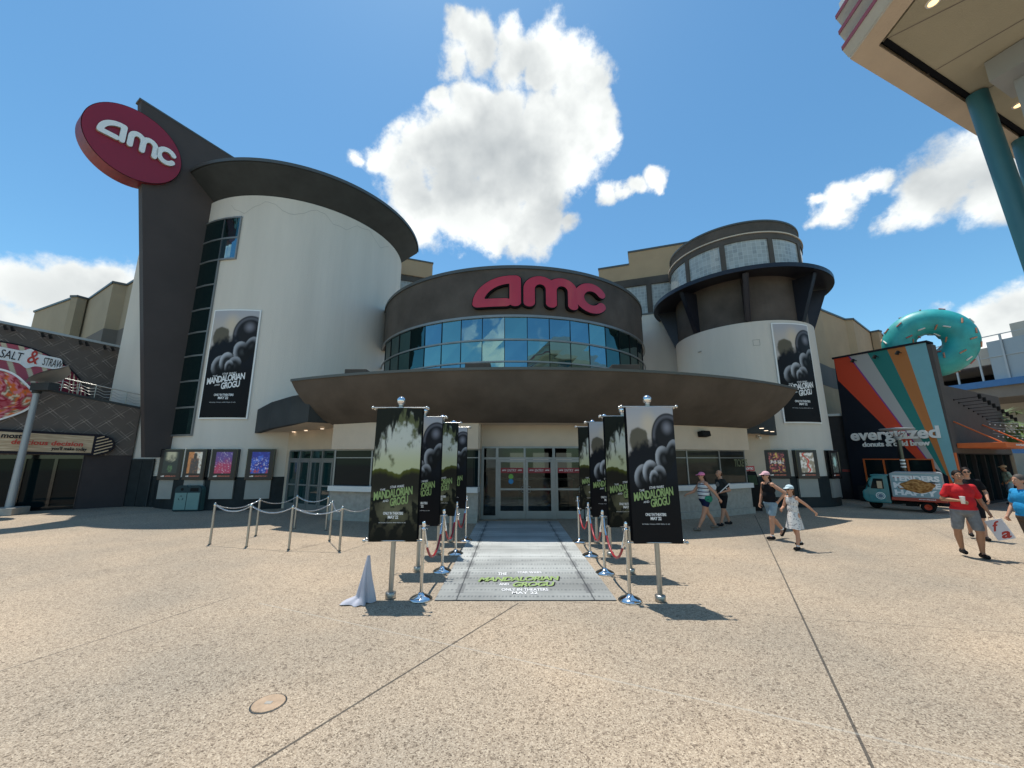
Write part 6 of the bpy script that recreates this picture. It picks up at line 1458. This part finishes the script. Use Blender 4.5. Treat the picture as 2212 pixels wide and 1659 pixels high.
# ================================================================== CANOPY BUILDING (near right, overhead)
cb = thing('canopy_building', 'overhanging tan soffit on teal columns with red striped fascia, upper right corner', 'building')
ZC = 9.0; cn = G(1836.5, 127.6, ZC); fr2 = G(2212, 355, ZC); fd = (fr2-cn).normalized(); nl = G(1929.5, 0, ZC); nd = (nl-cn).normalized()
Lf, Ln = 16., 7.
def cpt(a, b, z): return Vector((cn.x, cn.y, 0))+Vector((fd.x, fd.y, 0))*a+Vector((nd.x, nd.y, 0))*b+Vector((0, 0, z))
def cbox(mb, a0, a1, b0, b1, z0, z1): mb.box((a0, b0, z0), (a1, b1, z1), lambda a, b, z: cpt(a, b, z))
mb = MB(); cbox(mb, .42, Lf, .42, Ln, ZC+.02, ZC+.3); sf = mb.build('soffit', 'ceiling_tan', cb)
mb = MB(); cbox(mb, 0, Lf, 0, .36, ZC, ZC+.3); cbox(mb, 0, .36, .36, Ln, ZC, ZC+.3); mb.build('edge_beam', 'cream_warm', cb)
mb = MB(); cbox(mb, .36, Lf, .36, .42, ZC+.1, ZC+.3); cbox(mb, .36, .42, .42, Ln, ZC+.1, ZC+.3); mb.build('light_slot', 'void', cb)
mb = MB(); cbox(mb, .42, Lf, .42, .50, ZC-.004, ZC+.018); mb.build('dark_strip', 'void', cb)
mb = MB()
for x1, y1, x2, y2 in ((300, 300, 900, 0), (610, 500, 1180, 170), (1020, 565, 1235, 450)):
    p = G((2050+x1/2.49)/1.1573, y1/2.882, ZC+.016); q = G((2050+x2/2.49)/1.1573, y2/2.882, ZC+.016); q = p+(q-p)*1.6; w_ = Vector(((q-p).y, -(q-p).x, 0)).normalized()*.011
    mb.quad(p-w_, p+w_, q+w_, q-w_)
mb.build('soffit_joint', 'concrete_dark', cb)
mb = MB(); cbox(mb, .0, Lf, .0, Ln, ZC+.301, ZC+1.25); mb.build('fascia', 'canopy_white', cb)
for k in range(3):
    z0 = ZC+.15+k*.345
    mb = MB(); pf = [(.0, z0-.10), (-.17, z0-.012), (-.17, z0), (.0, z0)]       # sloped ledge, mitred at the corner
    vs = [cpt(o, -.02, z) for o, z in pf]+[cpt(o, Ln, z) for o, z in pf]
    mb.add(vs, [(i, (i+1) % 4, 4+(i+1) % 4, 4+i) for i in range(4)]+[(3, 2, 1, 0), (4, 5, 6, 7)]); mb.build('fascia_ledge', 'canopy_white', cb)
    mb = MB(); pf = [(-.18, z0-.025), (-.18, z0+.055), (-.12, z0+.055), (-.12, z0+.002)]
    vs = [cpt(o, -.02, z) for o, z in pf]+[cpt(o, Ln, z) for o, z in pf]
    mb.add(vs, [(i, (i+1) % 4, 4+(i+1) % 4, 4+i) for i in range(4)]+[(3, 2, 1, 0), (4, 5, 6, 7)]); mb.build('red_fin', 'fin_red', cb)
cr_ = G(2110, 205, ZC)
for q, rad, q2 in ((G(2110, 205, ZC), .15, (2206, 480)), (G(2207, 302, ZC), .15, None)):
    lo_ = Vector((q.x, q.y, 0))
    if q2: w_ = PY(q2[0], q2[1], q.y); lo_ = q+(w_-q)*(ZC/(ZC-w_.z))
    mb = MB(); mb.tube([lo_, (q.x, q.y, ZC)], rad, 28); c_ = mb.build('column', 'canopy_teal', cb)
q = G(2205, 105, ZC); mb = MB(); mb.obox((q.x+.25, q.y, ZC-.2), (.9, .9, .4), atan2(fd.y, fd.x)); mb.obox((q.x+.4, q.y+.1, ZC-2.9), (.5, .5, 5.0), atan2(fd.y, fd.x)); mb.build('pier', 'lamp_grey', cb)
for u, v in ((2016, 6), (2200, 228)):
    p = G(u, v, ZC); mb = MB(); mb.lathe([(0, -.004), (.062, -.004)], (p.x, p.y, ZC+.005), 18); dl = mb.build('downlight', 'lamp_glow', cb)
    mb = MB(); mb.lathe([(.062, -.006), (.085, -.008), (.09, .012)], (p.x, p.y, ZC+.005), 18); mb.build('trim_ring', 'white', dl)
p = G(2080, 222, ZC)
# ================================================================== PEOPLE
def cone_ball(bm, p0, p1, r0, r1, flat_=1.0):
    p0, p1 = Vector(p0), Vector(p1); d = p1-p0; L_ = d.length or 1e-4; q = d.to_track_quat('Z', 'Y').to_matrix().to_4x4()
    n = 14; rings = []
    prof_ = [(r0*cos(radians(a)), r0*sin(radians(a))) for a in (-90, -65, -40, -18, 0)]+[(r0+(r1-r0)*t, L_*t) for t in (.33, .66)]+[(r1*cos(radians(a)), L_+r1*sin(radians(a))) for a in (0, 18, 40, 65, 90)]
    M_ = Matrix.Translation(p0) @ q
    for r, z in prof_: rings.append([bm.verts.new(M_ @ Vector((r*cos(2*pi*k/n), r*sin(2*pi*k/n)*flat_, z))) for k in range(n)])
    for i in range(len(rings)-1):
        for k in range(n):
            try: bm.faces.new((rings[i][k], rings[i][(k+1) % n], rings[i+1][(k+1) % n], rings[i+1][k]))
            except ValueError: pass
def ell(bm, c, r, rot=None):
    M_ = Matrix.Translation(Vector(c)) @ (rot or Matrix.Identity(4)) @ Matrix.Diagonal((*r, 1)); bmesh.ops.create_uvsphere(bm, u_segments=20, v_segments=14, radius=1, matrix=M_)
def remeshed(name, prims, matn, parent, voxel=.011, smooth=2, cuts=(), mats=None, matfn=None):
    bm = bmesh.new()
    for p in prims:
        if p[0] == 'c': cone_ball(bm, *p[1:])
        else: ell(bm, *p[1:])
    me = bpy.data.meshes.new(name); bm.to_mesh(me); bm.free()
    ob = bpy.data.objects.new(name, me); COL.objects.link(ob)
    m_ = ob.modifiers.new('r', 'REMESH'); m_.mode = 'VOXEL'; m_.voxel_size = voxel; m_.use_smooth_shade = True
    if smooth: s_m = ob.modifiers.new('s', 'SMOOTH'); s_m.factor = .5; s_m.iterations = smooth
    bpy.context.view_layer.update(); dg = bpy.context.evaluated_depsgraph_get(); me2 = bpy.data.meshes.new_from_object(ob.evaluated_get(dg)); bpy.data.objects.remove(ob); bpy.data.meshes.remove(me); me2.name = name
    if cuts:
        bm = bmesh.new(); bm.from_mesh(me2)
        for co, no in cuts: bmesh.ops.bisect_plane(bm, geom=bm.verts[:]+bm.edges[:]+bm.faces[:], plane_co=co, plane_no=no, clear_outer=True)
        bm.to_mesh(me2); bm.free()
    me2.materials.clear()
    for k in (mats or [matn]): me2.materials.append(MATS[k])
    if matfn:
        for pl_ in me2.polygons: pl_.material_index = matfn(pl_.center)
    for pl_ in me2.polygons: pl_.use_smooth = True
    o = bpy.data.objects.new(name, me2); COL.objects.link(o); o.parent = parent; return o
def hand(w, d, up, r=1.0, curl=.5):
    """palm and five fingers; w wrist, d pointing direction, up = back of the hand"""
    w, d, up = Vector(w), Vector(d).normalized(), Vector(up).normalized(); sd = d.cross(up).normalized(); up = sd.cross(d).normalized(); P = []
    P.append(('c', w, w+d*.045*r, .026*r, .028*r)); P.append(('c', w+d*.03*r+sd*.018*r, w+d*.08*r+sd*.028*r, .015*r, .013*r)); P.append(('c', w+d*.03*r-sd*.018*r, w+d*.078*r-sd*.028*r, .015*r, .013*r)); P.append(('c', w+d*.04*r, w+d*.085*r, .018*r, .014*r))
    for k, (o_, L_) in enumerate(((.032, .060), (.011, .072), (-.011, .068), (-.031, .052))):
        b = w+d*.085*r+sd*o_*r; m1 = b+(d*cos(curl)-up*sin(curl))*L_*.5*r; e = m1+(d*cos(curl*2)-up*sin(curl*2))*L_*.5*r
        P += [('c', b, m1, .0098*r, .0090*r), ('c', m1, e, .0090*r, .0078*r)]
    tb = w+d*.03*r+sd*.03*r; P += [('c', tb, tb+(d*.6+sd*.6-up*.3).normalized()*.04*r, .012*r, .0105*r), ('c', tb+(d*.6+sd*.6-up*.3).normalized()*.04*r, tb+(d*.75+sd*.6-up*.5).normalized()*.07*r, .0105*r, .009*r)]
    return P
def person(label, pos, rz, h, J, fat=1.0, skin='skin', top=None, bottom=None, hair='hair', hairlong=False, cap=None, shoes='shoe_black', glasses=False, female=False, socks=False, headturn=0., extra=None, bare=False):
    k = h/1.72; t = thing('person', label, 'person', (pos[0], pos[1], 0), rz)
    V = lambda f, s, z: Vector((f*k, s*k, z*k)); g = lambda n, d=None: V(*J[n]) if n in J else d
    hip = g('hip', V(0, 0, .93)); che = g('chest', hip+V(.01, 0, .36)); nk = g('neck', che+V(.01, 0, .17)); hd = g('head', nk+V(.025, 0, .155))
    sw = (.165 if not female else .145)*k*(1+.35*(fat-1)); hw = .085*k*(1+.5*(fat-1)); Yv = Vector((0, 1, 0))
    shtw = J.get('twist', 0.); sv = Vector((-sin(shtw), cos(shtw), 0))
    SL, SR = nk+sv*sw-Vector((0, 0, .065*k)), nk-sv*sw-Vector((0, 0, .065*k)); HL, HR = hip+Yv*hw-Vector((0, 0, .02*k)), hip-Yv*hw-Vector((0, 0, .02*k))
    E_L, E_R, W_L, W_R = g('elL'), g('elR'), g('wrL'), g('wrR'); K_L, K_R, A_L, A_R = g('knL'), g('knR'), g('anL'), g('anR')
    lim = 1+.45*(fat-1); B = []
    th = .088*k*fat**.7; B += [('c', HL, K_L, th, .055*k*lim), ('c', HR, K_R, th, .055*k*lim)]
    for K_, A_, in ((K_L, A_L), (K_R, A_R)):
        m_ = K_.lerp(A_, .32)-Vector((.014*k, 0, 0)); B += [('c', K_, m_, .052*k*lim, .056*k*lim), ('c', m_, A_, .055*k*lim, .034*k)]
    B += [('c', A_L, A_L+g('toL', V(.12, .01, -.05)), .038*k, .026*k), ('c', A_R, A_R+g('toR', V(.12, -.01, -.05)), .038*k, .026*k)]
    yy = lambda r: Matrix.Identity(4)
    B += [('e', hip+Vector((0, 0, -.0)), (.105*k*fat, (.155 if not female else .165)*k*fat**.8, .12*k)), ('e', hip.lerp(che, .45)+Vector((.015*k*fat, 0, 0)), (.105*k*fat**1.3, .135*k*fat, .19*k)), ('e', che, (.110*k*fat, .155*k*fat**.7, .19*k)), ('c', SL*.8+SR*.2, SL*.2+SR*.8, .06*k, .06*k)]
    B += [('c', nk-Vector((0, 0, .07*k)), nk+Vector((.01*k, 0, .07*k)), .062*k*fat**.3, .052*k)]
    for S_, E2, W2, sg_ in ((SL, E_L, W_L, 1), (SR, E_R, W_R, -1)):
        B += [('e', S_, (.056*k*lim,)*3), ('c', S_, E2, .048*k*lim, .038*k*lim), ('c', E2, E2.lerp(W2, .3), .038*k*lim, .037*k*lim), ('c', E2.lerp(W2, .3), W2, .037*k*lim, .024*k)]
        d_ = (W2-E2).normalized(); B += hand(W2, d_, Vector(J.get('hup'+('L' if sg_ > 0 else 'R'), (0, sg_, .2))), k*.98, J.get('curl'+('L' if sg_ > 0 else 'R'), .45))
    Rh = Matrix.Rotation(headturn, 4, 'Z'); hv = lambda x, y, z: hd+(Rh @ Vector((x*k, y*k, z*k)))
    hs = J.get('hs', 1.0)
    hv = lambda x, y, z: hd+(Rh @ Vector((x*k*hs, y*k*hs, z*k*hs)))
    B += [('e', hv(-.005, 0, .025), (.093*k*hs, .074*k*hs, .095*k*hs), Rh), ('e', hv(.022, 0, -.035), (.066*k*hs, .056*k*hs*(1+.3*(fat-1)), .072*k*hs), Rh), ('e', hv(.05, 0, -.085), (.028*k, .026*k, .020*k), Rh)]
    B += [('c', hv(.084, 0, .022), hv(.104, 0, -.012), .009*k*hs, .014*k*hs), ('e', hv(-.005, .078, -.005), (.018*k, .010*k, .030*k), Rh), ('e', hv(-.005, -.078, -.005), (.018*k, .010*k, .030*k), Rh), ('e', hv(.079, 0, -.052), (.016*k, .025*k, .010*k), Rh)]
    body = remeshed('body', B, skin, t, voxel=.0085*max(.8, k), smooth=2)
    for s_ in (.031, -.031):
        mb = MB(); mb.ball(hv(.080, s_, .012), (.0075*k, .011*k, .005*k), 10); mb.build('eye', 'white', t)
        mb = MB(); mb.ball(hv(.0885, s_, .012), .0062*k, 8); mb.build('iris', 'black', t)
        mb = MB(); mb.tube([hv(.086, s_-.018, .036), hv(.091, s_, .041), hv(.085, s_+.018, .036)], .0045*k, 6); mb.build('eyebrow', hair, t)
    mb = MB(); mb.tube([hv(.088, -.022, -.054), hv(.094, 0, -.057), hv(.088, .022, -.054)], .0045*k, 6); mb.build('mouth', 'maroon_rim', t)
    if glasses:
        mb = MB()
        for s_ in (.032, -.032): mb.ball(hv(.094, s_, .010), (.010*k, .028*k, .020*k), 12)
        mb.tube([hv(.095, -.06, .016), hv(.102, 0, .018), hv(.095, .06, .016)], .005*k, 6)
        for s_ in (.07, -.07): mb.tube([hv(.088, s_*.9, .016), hv(0, s_*1.12, .012)], .004*k, 6)
        mb.build('sunglasses', 'black_gloss', t)
    # hair
    Hh = [('e', hv(-.018, 0, .040), (.098*k*hs, .084*k*hs, .096*k*hs), Rh), ('e', hv(-.05, 0, -.01), (.058*k*hs, .078*k*hs, .075*k*hs), Rh)]
    if hairlong: Hh += [('c', hv(-.085, 0, -.02), hv(-.13, 0, -.12), .040*k, .028*k), ('c', hv(-.13, 0, -.12), hv(-.12, 0, -.21), .028*k, .012*k)]
    if hair: remeshed('hair', Hh, hair, t, voxel=.010*k, smooth=1, cuts=[(hv(.062, 0, .045), Rh @ Vector((.95, 0, -.30)))] if not J.get('bald') else [(hv(-.02, 0, .02), Rh @ Vector((.5, 0, 1)))])
    if cap:
        Hc = [('e', hv(-.006, 0, .052), (.104*k*hs, .092*k*hs, .082*k*hs), Rh)]
        remeshed('cap', Hc+[('e', hv(.115, 0, .045), (.070*k*hs, .066*k*hs, .012*k*hs), Rh @ Matrix.Rotation(.18, 4, 'Y'))], cap, t, voxel=.008*k, smooth=1, cuts=[(hv(0, 0, .026), Vector((0, 0, -1)))])
    # shoes
    for nm, A_, to in (('L', A_L, g('toL', V(.12, .01, -.05))), ('R', A_R, g('toR', V(.12, -.01, -.05)))):
        d_ = (Vector((to.x, to.y, 0)) if to.z > -.09*k else to).normalized(); heel = A_-d_*.035*k-Vector((0, 0, .045*k)) if to.z > -.09*k else A_-d_*.02*k
        dn_ = Vector((0, 0, -1)) if to.z > -.09*k else (Vector((d_.z, 0, -d_.x)).normalized()*1.0)
        c_ = A_+dn_*.035*k
        remeshed('shoe', [('c', c_-d_*.04*k, c_+d_*.135*k, .046*k, .042*k), ('c', A_+Vector((0, 0, .0)), c_, .044*k, .040*k)], shoes, t, voxel=.009*k, smooth=1, cuts=[(Vector((0, 0, .006)), Vector((0, 0, -1)))] if min(A_.z, 1) < .14 else [])
    if socks:
        for A_, K_ in ((A_L, K_L), (A_R, K_R)):
            mb = MB(); mb.tube([A_, A_.lerp(K_, .10)], .041*k, 14); mb.build('sock', 'white', t)
    # clothes
    up = Vector((0, 0, 1))
    if top:
        mt, sl, hem = top[:3]; mats_ = top[3] if len(top) > 3 else None
        e = .016*k; T = [('e', hip.lerp(che, .45)+Vector((.015*k*fat, 0, 0)), (.105*k*fat**1.3+e, .140*k*fat+e, .20*k)), ('e', che, (.110*k*fat+e, .158*k*fat**.7+e, .185*k)), ('e', hip+Vector((0, 0, .02*k)), (.108*k*fat+e*1.3, .160*k*fat**.8+e, .14*k)), ('c', SL*.8+SR*.2, SL*.2+SR*.8, .062*k+e*.5, .062*k+e*.5)]
        if sl > 0:
            for S_, E2 in ((SL, E_L), (SR, E_R)): T += [('e', S_, (.055*k*lim+e*.4,)*3), ('c', S_, S_.lerp(E2, sl), .050*k*lim+e*.4, .050*k*lim+e)]
        cts = [(Vector((0, 0, hem*k)), Vector((0, 0, -1)))]
        if sl > 0:
            pass
        if bare: cts.append((nk+Vector((.0, 0, -.035*k)), Vector((.25, 0, 1))))
        remeshed('shirt', T, mt, t, voxel=.010*k, smooth=3, cuts=cts, **(mats_ or {}))
        if bare:
            mb = MB()
            for s_ in (.075, -.075):
                s2 = s_*k/1.0; mb.tube([che+Vector((.095*k*fat, s2, .09*k)), nk+Vector((.03*k, s2, -.015*k)), nk+Vector((-.03*k, s2, -.012*k)), che+Vector((-.095*k*fat, s2, .09*k))], .012*k, 6)
            mb.build('strap', mt, t)
    if bottom:
        mt, leg, kind_ = bottom; e = .018*k
        if kind_ == 'shorts':
            T = [('e', hip+Vector((0, 0, -.01*k)), (.112*k*fat+e, .162*k*fat**.8+e, .13*k))]
            for H_, K_ in ((HL, K_L), (HR, K_R)): T += [('c', H_, H_.lerp(K_, leg), th+e*.6, .064*k*lim+e*1.0)]
            lows = min(HL.lerp(K_L, leg).z, HR.lerp(K_R, leg).z)
            remeshed('shorts', T, mt, t, voxel=.010*k, smooth=2, cuts=[(hip+Vector((0, 0, .11*k)), up), (Vector((0, 0, lows-.03*k)), Vector((0, 0, -1)))])
        else:
            mb = MB(); n_ = 40; rows_ = []; z0_, z1_ = leg*k, hip.z+.16*k
            vs = []
            for i in range(15):
                q = i/14; z = z1_+(z0_-z1_)*q; rr = (.10+.10*q**.8)*k; ctr = Vector((hip.x+(.03)*q*k, hip.y, z))
                for j in range(n_): w = 2*pi*j/n_; r2 = rr*(1+.07*q*sin(w*6+1)); vs.append(ctr+Vector((r2*cos(w)*1.0, r2*sin(w)*1.05, .01*k*sin(w*5)*q)))
            mb.add(vs, [(i*n_+j, i*n_+(j+1) % n_, (i+1)*n_+(j+1) % n_, (i+1)*n_+j) for i in range(14) for j in range(n_)], True); mb.build('skirt', mt, t, fixn=False)
    if extra: extra(t, k, V, dict(nk=nk, che=che, hip=hip, SL=SL, SR=SR, W_L=W_L, W_R=W_R, hd=hd))
    return t
# patterned fabrics
m, nt, N, L, b = node_mat('stripe_top', .85)
tc = N('ShaderNodeTexCoord'); sp = N('ShaderNodeSeparateXYZ'); L(tc.outputs['Object'], sp.inputs[0])
mu = N('ShaderNodeMath'); mu.operation = 'MULTIPLY'; mu.inputs[1].default_value = 9.5; L(sp.outputs[2], mu.inputs[0])
wv = N('ShaderNodeMath'); wv.operation = 'FRACT'; L(mu.outputs[0], wv.inputs[0])
cr = N('ShaderNodeValToRGB'); cr.color_ramp.interpolation = 'CONSTANT'; L(wv.outputs[0], cr.inputs[0]); e = cr.color_ramp.elements; e[0].color = (.03, .05, .10, 1); e[1].position = .30; e[1].color = (.72, .74, .74, 1)
q = e.new(.55); q.color = (.36, .48, .52, 1); q = e.new(.72); q.color = (.72, .74, .74, 1); L(cr.outputs[0], b.inputs['Base Color'])
m, nt, N, L, b = node_mat('floral_dress', .85)
tc = N('ShaderNodeTexCoord'); vo = N('ShaderNodeTexVoronoi'); vo.inputs['Scale'].default_value = 32; L(tc.outputs['Object'], vo.inputs['Vector'])
cr = N('ShaderNodeValToRGB'); cr.color_ramp.interpolation = 'CONSTANT'; L(vo.outputs['Distance'], cr.inputs[0]); e = cr.color_ramp.elements; e[0].color = (.10, .09, .10, 1); e[1].position = .27; e[1].color = (.68, .66, .63, 1); L(cr.outputs[0], b.inputs['Base Color'])
def head_to(u1, v1, u2, v2): a, b = G(u1, v1), G(u2, v2); return atan2(b.y-a.y, b.x-a.x)
WL = radians(180)     # walking to the left of the picture
# woman in the pink cap, mid-stride
def bag1(t, k, V, q):
    mb = MB(); c = q['hip']+V(-.02, .17, .02)
    remeshed('shoulder_bag', [('e', c, (.13*k, .045*k, .10*k)), ('e', c+V(0, 0, -.04), (.11*k, .05*k, .08*k))], 'green_bag', t, voxel=.01, smooth=1)
    mb.tube([c+V(-.08, .02, .07), q['che']+V(.02, .13, -.05), q['che']+V(.11, -.02, .06), q['nk']+V(.03, -.10, -.02), q['nk']+V(-.05, -.1, -.03), q['che']+V(-.13, .02, 0), c+V(-.10, .0, .07)], .009*k, 6); mb.build('bag_strap', 'black_cloth', t)
person('woman in pink cap and blue and white striped tank top striding past the ticket window', G(1529, 1146), radians(184), 1.60,
       dict(knL=(.13, .09, .50), anL=(.34, .09, .09), knR=(-.10, -.09, .50), anR=(-.32, -.09, .13), toR=(.10, -.01, -.07), elL=(-.18, .24, 1.16), wrL=(-.30, .27, .96), elR=(.20, -.26, 1.13), wrR=(.40, -.27, 1.06), hupR=(.2, -.5, 1)), fat=1.32,
       top=('stripe_top', 0, .93), bottom=('navy_cloth', .42, 'shorts'), hair='hair', hairlong=True, cap='pink_cap', shoes='sandal', female=True, bare=True, glasses=True, extra=bag1)
# man in the dark tee behind her
def tee_mark(t, k, V, q):
    mb = MB(); c = q['che']+V(.135, .03, .0); n_ = Vector((.97, .2, 0)); s_v = Vector((-.2, .97, 0)).normalized(); mb.add([c+s_v*.07*k*cos(2*pi*i/24)+Vector((0, 0, .075*k*sin(2*pi*i/24))) for i in range(24)], [tuple(range(24))]); mb.build('shirt_print', 'alu', t)
    mb = MB(); a = q['W_L']+V(.05, .0, 0); mb.tube([a, a+V(-.25, .15, .28)], .016*k, 8); mb.build('rolled_paper', 'white', t)
person('balding man in dark tee and black shorts holding a white stick beside the ticket window', G(1567, 1136), radians(186), 1.64,
       dict(knL=(.08, .09, .50), anL=(.20, .09, .09), knR=(-.06, -.09, .50), anR=(-.22, -.09, .11), elL=(-.10, .25, 1.12), wrL=(.12, .16, 1.05), elR=(-.06, -.25, 1.12), wrR=(.14, -.08, 1.05), hupL=(0, .3, 1), hupR=(0, -.3, 1), bald=True, twist=0.), fat=1.1,
       top=('dark_tee', .55, .86), bottom=('black_cloth', .80, 'shorts'), hair='hair_brown', shoes='shoe_black', socks=False, extra=tee_mark)
# woman in the black tank top
person('woman in pale pink cap, black tank top and denim shorts, elbow out', G(1674, 1165), radians(188), 1.66,
       dict(knL=(.10, .085, .50), anL=(.14, .085, .09), knR=(-.06, -.085, .52), anR=(-.34, -.085, .22), toR=(.06, -.01, -.11), elL=(-.20, .30, 1.20), wrL=(-.07, .20, .98), elR=(.04, -.22, 1.14), wrR=(.12, -.22, .90), hupL=(-.3, .5, .4)), fat=1.12,
       top=('black_cloth', 0, .90), bottom=('denim', .66, 'shorts'), hair='hair', hairlong=True, cap='pale_cap', shoes='shoe_black', socks=True, female=True, bare=True, glasses=True)
# girl
person('girl in pale blue cap and white patterned sleeveless dress, arm stretched behind her', G(1725, 1187), radians(200), 1.38,
       dict(hs=1.12, knL=(.06, .075, .50), anL=(.12, .075, .09), knR=(-.06, -.075, .50), anR=(-.22, -.075, .16), toR=(.08, -.01, -.09), elL=(-.22, .22, 1.22), wrL=(-.42, .30, 1.02), elR=(.08, -.22, 1.12), wrR=(.26, -.16, 1.08), curlL=1.0, curlR=.9), fat=.92,
       top=('floral_dress', 0, 1.0), bottom=('floral_dress', .56, 'skirt'), hair='hair_brown', hairlong=True, cap='blue_cap', shoes='shoe_black', socks=True, female=True, bare=True, glasses=True)
# man in the red tee with a paper bag and cup
def carry(t, k, V, q):
    c = q['W_R']+V(.09, .0, .02)
    mb = MB(); mb.lathe([(0, -.07*k), (.030*k, -.07*k), (.042*k, .07*k), (.045*k, .075*k), (0, .08*k)], tuple(c), 18); mb.build('drink_cup', 'white', t)
    mb = MB(); mb.tube([c+V(0, 0, .07), c+V(.01, 0, .12)], .004*k, 6); mb.build('straw', 'red_tee', t)
    mb = MB(); text(mb, lambda a, b, h=0: q['che']+Vector((.165*k+h, a, b)), 'canyonero', -.09, .03, .18, .028, .004, .002, shear=.2); 
    mb.v = []; mb.f = []
def standalone_text(): pass
RM = G(2104, 1205)
person('young man in red t-shirt and grey shorts holding a cup and a paper bag', RM, radians(-118), 1.74,
       dict(knL=(.06, .145, .50), anL=(.02, .13, .09), knR=(-.04, -.14, .52), anR=(-.12, -.10, .13), elL=(-.08, .30, 1.12), wrL=(-.02, .36, .90), elR=(-.02, -.28, 1.14), wrR=(.22, -.10, 1.13), hupR=(0, 0, 1), curlL=1.1, curlR=.9), fat=1.26, skin='skin_tan',
       top=('red_tee', .62, .82), bottom=('grey_short', .82, 'shorts'), hair='hair', shoes='shoe_black', headturn=-.1, extra=carry)
# paper bag (held thing)
kk = 1.74/1.72; Rm = Matrix.Rotation(radians(-118), 4, 'Z'); hp_ = Vector((RM.x, RM.y, 0))+(Rm @ Vector((-.02*kk, .38*kk, .80*kk)))
bg_ = thing('paper_bag', 'white paper bag with large red script letters held by the man in red', 'bag', tuple(hp_), radians(-60))
mb = MB(); Mb = Matrix.Rotation(radians(-20), 4, 'Y'); 
mb.box((-.12, -.045, -.42), (.12, .045, -.04), lambda x, y, z: Mb @ Vector((x*(1+.0*z), y, z))); mb.build('bag_body', 'bag_paper', bg_)
mb = MB(); mb.tube([Mb @ Vector((-.05, -.04, -.04)), Mb @ Vector((-.03, -.02, .02)), Mb @ Vector((.03, -.02, .02)), Mb @ Vector((.05, -.04, -.04))], .005, 6); mb.build('handle', 'bag_paper', bg_)
mb = MB(); Sbg = lambda a, b, h=0: Mb @ Vector((a, -.0455-h, b)); text(mb, Sbg, 'f', -.09, -.25, .16, .18, .001, .001, bold=.015, shear=.5); text(mb, Sbg, 'a', -.04, -.40, .15, .13, .001, .001, bold=.03, shear=.4); mb.build('lettering', 'red_print', bg_)
# man behind in black
P2 = G(2086, 1120)
rq = ray(2088, 1035); rq = rq/hypot(rq.x, rq.y)*15.6
person('man in black t-shirt and sunglasses walking behind the man in red', (rq.x, rq.y), radians(-128), 1.76,
       dict(knL=(.10, .09, .50), anL=(.10, .09, .09), knR=(-.05, -.09, .50), anR=(-.20, -.09, .12), elL=(.02, .26, 1.14), wrL=(.18, .24, .98), elR=(-.05, -.26, 1.12), wrR=(.06, -.27, .9)), fat=1.05, skin='skin',
       top=('black_cloth', .6, .86), bottom=('black_cloth', .85, 'shorts'), hair='hair', glasses=True)
# woman in the blue tee at the right edge
def redbox(t, k, V, q):
    mb = MB(); c = q['W_R']+V(.03, -.02, -.13); mb.box((-.07, -.06, -.08), (.07, .06, .07), lambda x, y, z: c+Vector((x*(1+.3*z), y, z))); mb.build('snack_box', 'red_tee', t, bevel=.004)
    mb = MB(); mb.box((-.012, -.0615, -.08), (.012, .0615, .07), lambda x, y, z: c+Vector((x, y, z))); mb.build('box_stripe', 'white', t)
person('woman in bright blue t-shirt at the right edge holding a red box', G(2252, 1226), radians(172), 1.68,
       dict(knL=(.10, .09, .50), anL=(.20, .09, .09), knR=(-.05, -.09, .50), anR=(-.22, -.09, .12), elL=(-.04, .28, 1.12), wrL=(.10, .26, .90), elR=(.0, -.26, 1.12), wrR=(.14, -.25, .92), curlL=1., curlR=1.), fat=1.22, skin='skin',
       top=('blue_tee', .62, .84), bottom=('brown_short', .85, 'shorts'), hair='hair_grey', hairlong=True, shoes='sandal', female=True,
       extra=lambda t, k, V, q: redbox(t, k, V, dict(W_R=q['W_L'])))
person('man in sage green shirt and tan cap standing by the orange chairs', G(2190, 1090), radians(150), 1.70,
       dict(knL=(.05, .09, .50), anL=(.08, .09, .09), knR=(-.02, -.09, .50), anR=(-.10, -.09, .09), elL=(-.02, .26, 1.14), wrL=(.10, .22, 1.0), elR=(-.02, -.26, 1.14), wrR=(.08, -.22, .95)), fat=1.1, skin='skin_tan',
       top=('sage_tee', .6, .88), bottom=('denim', .9, 'shorts'), hair='hair', cap='khaki')
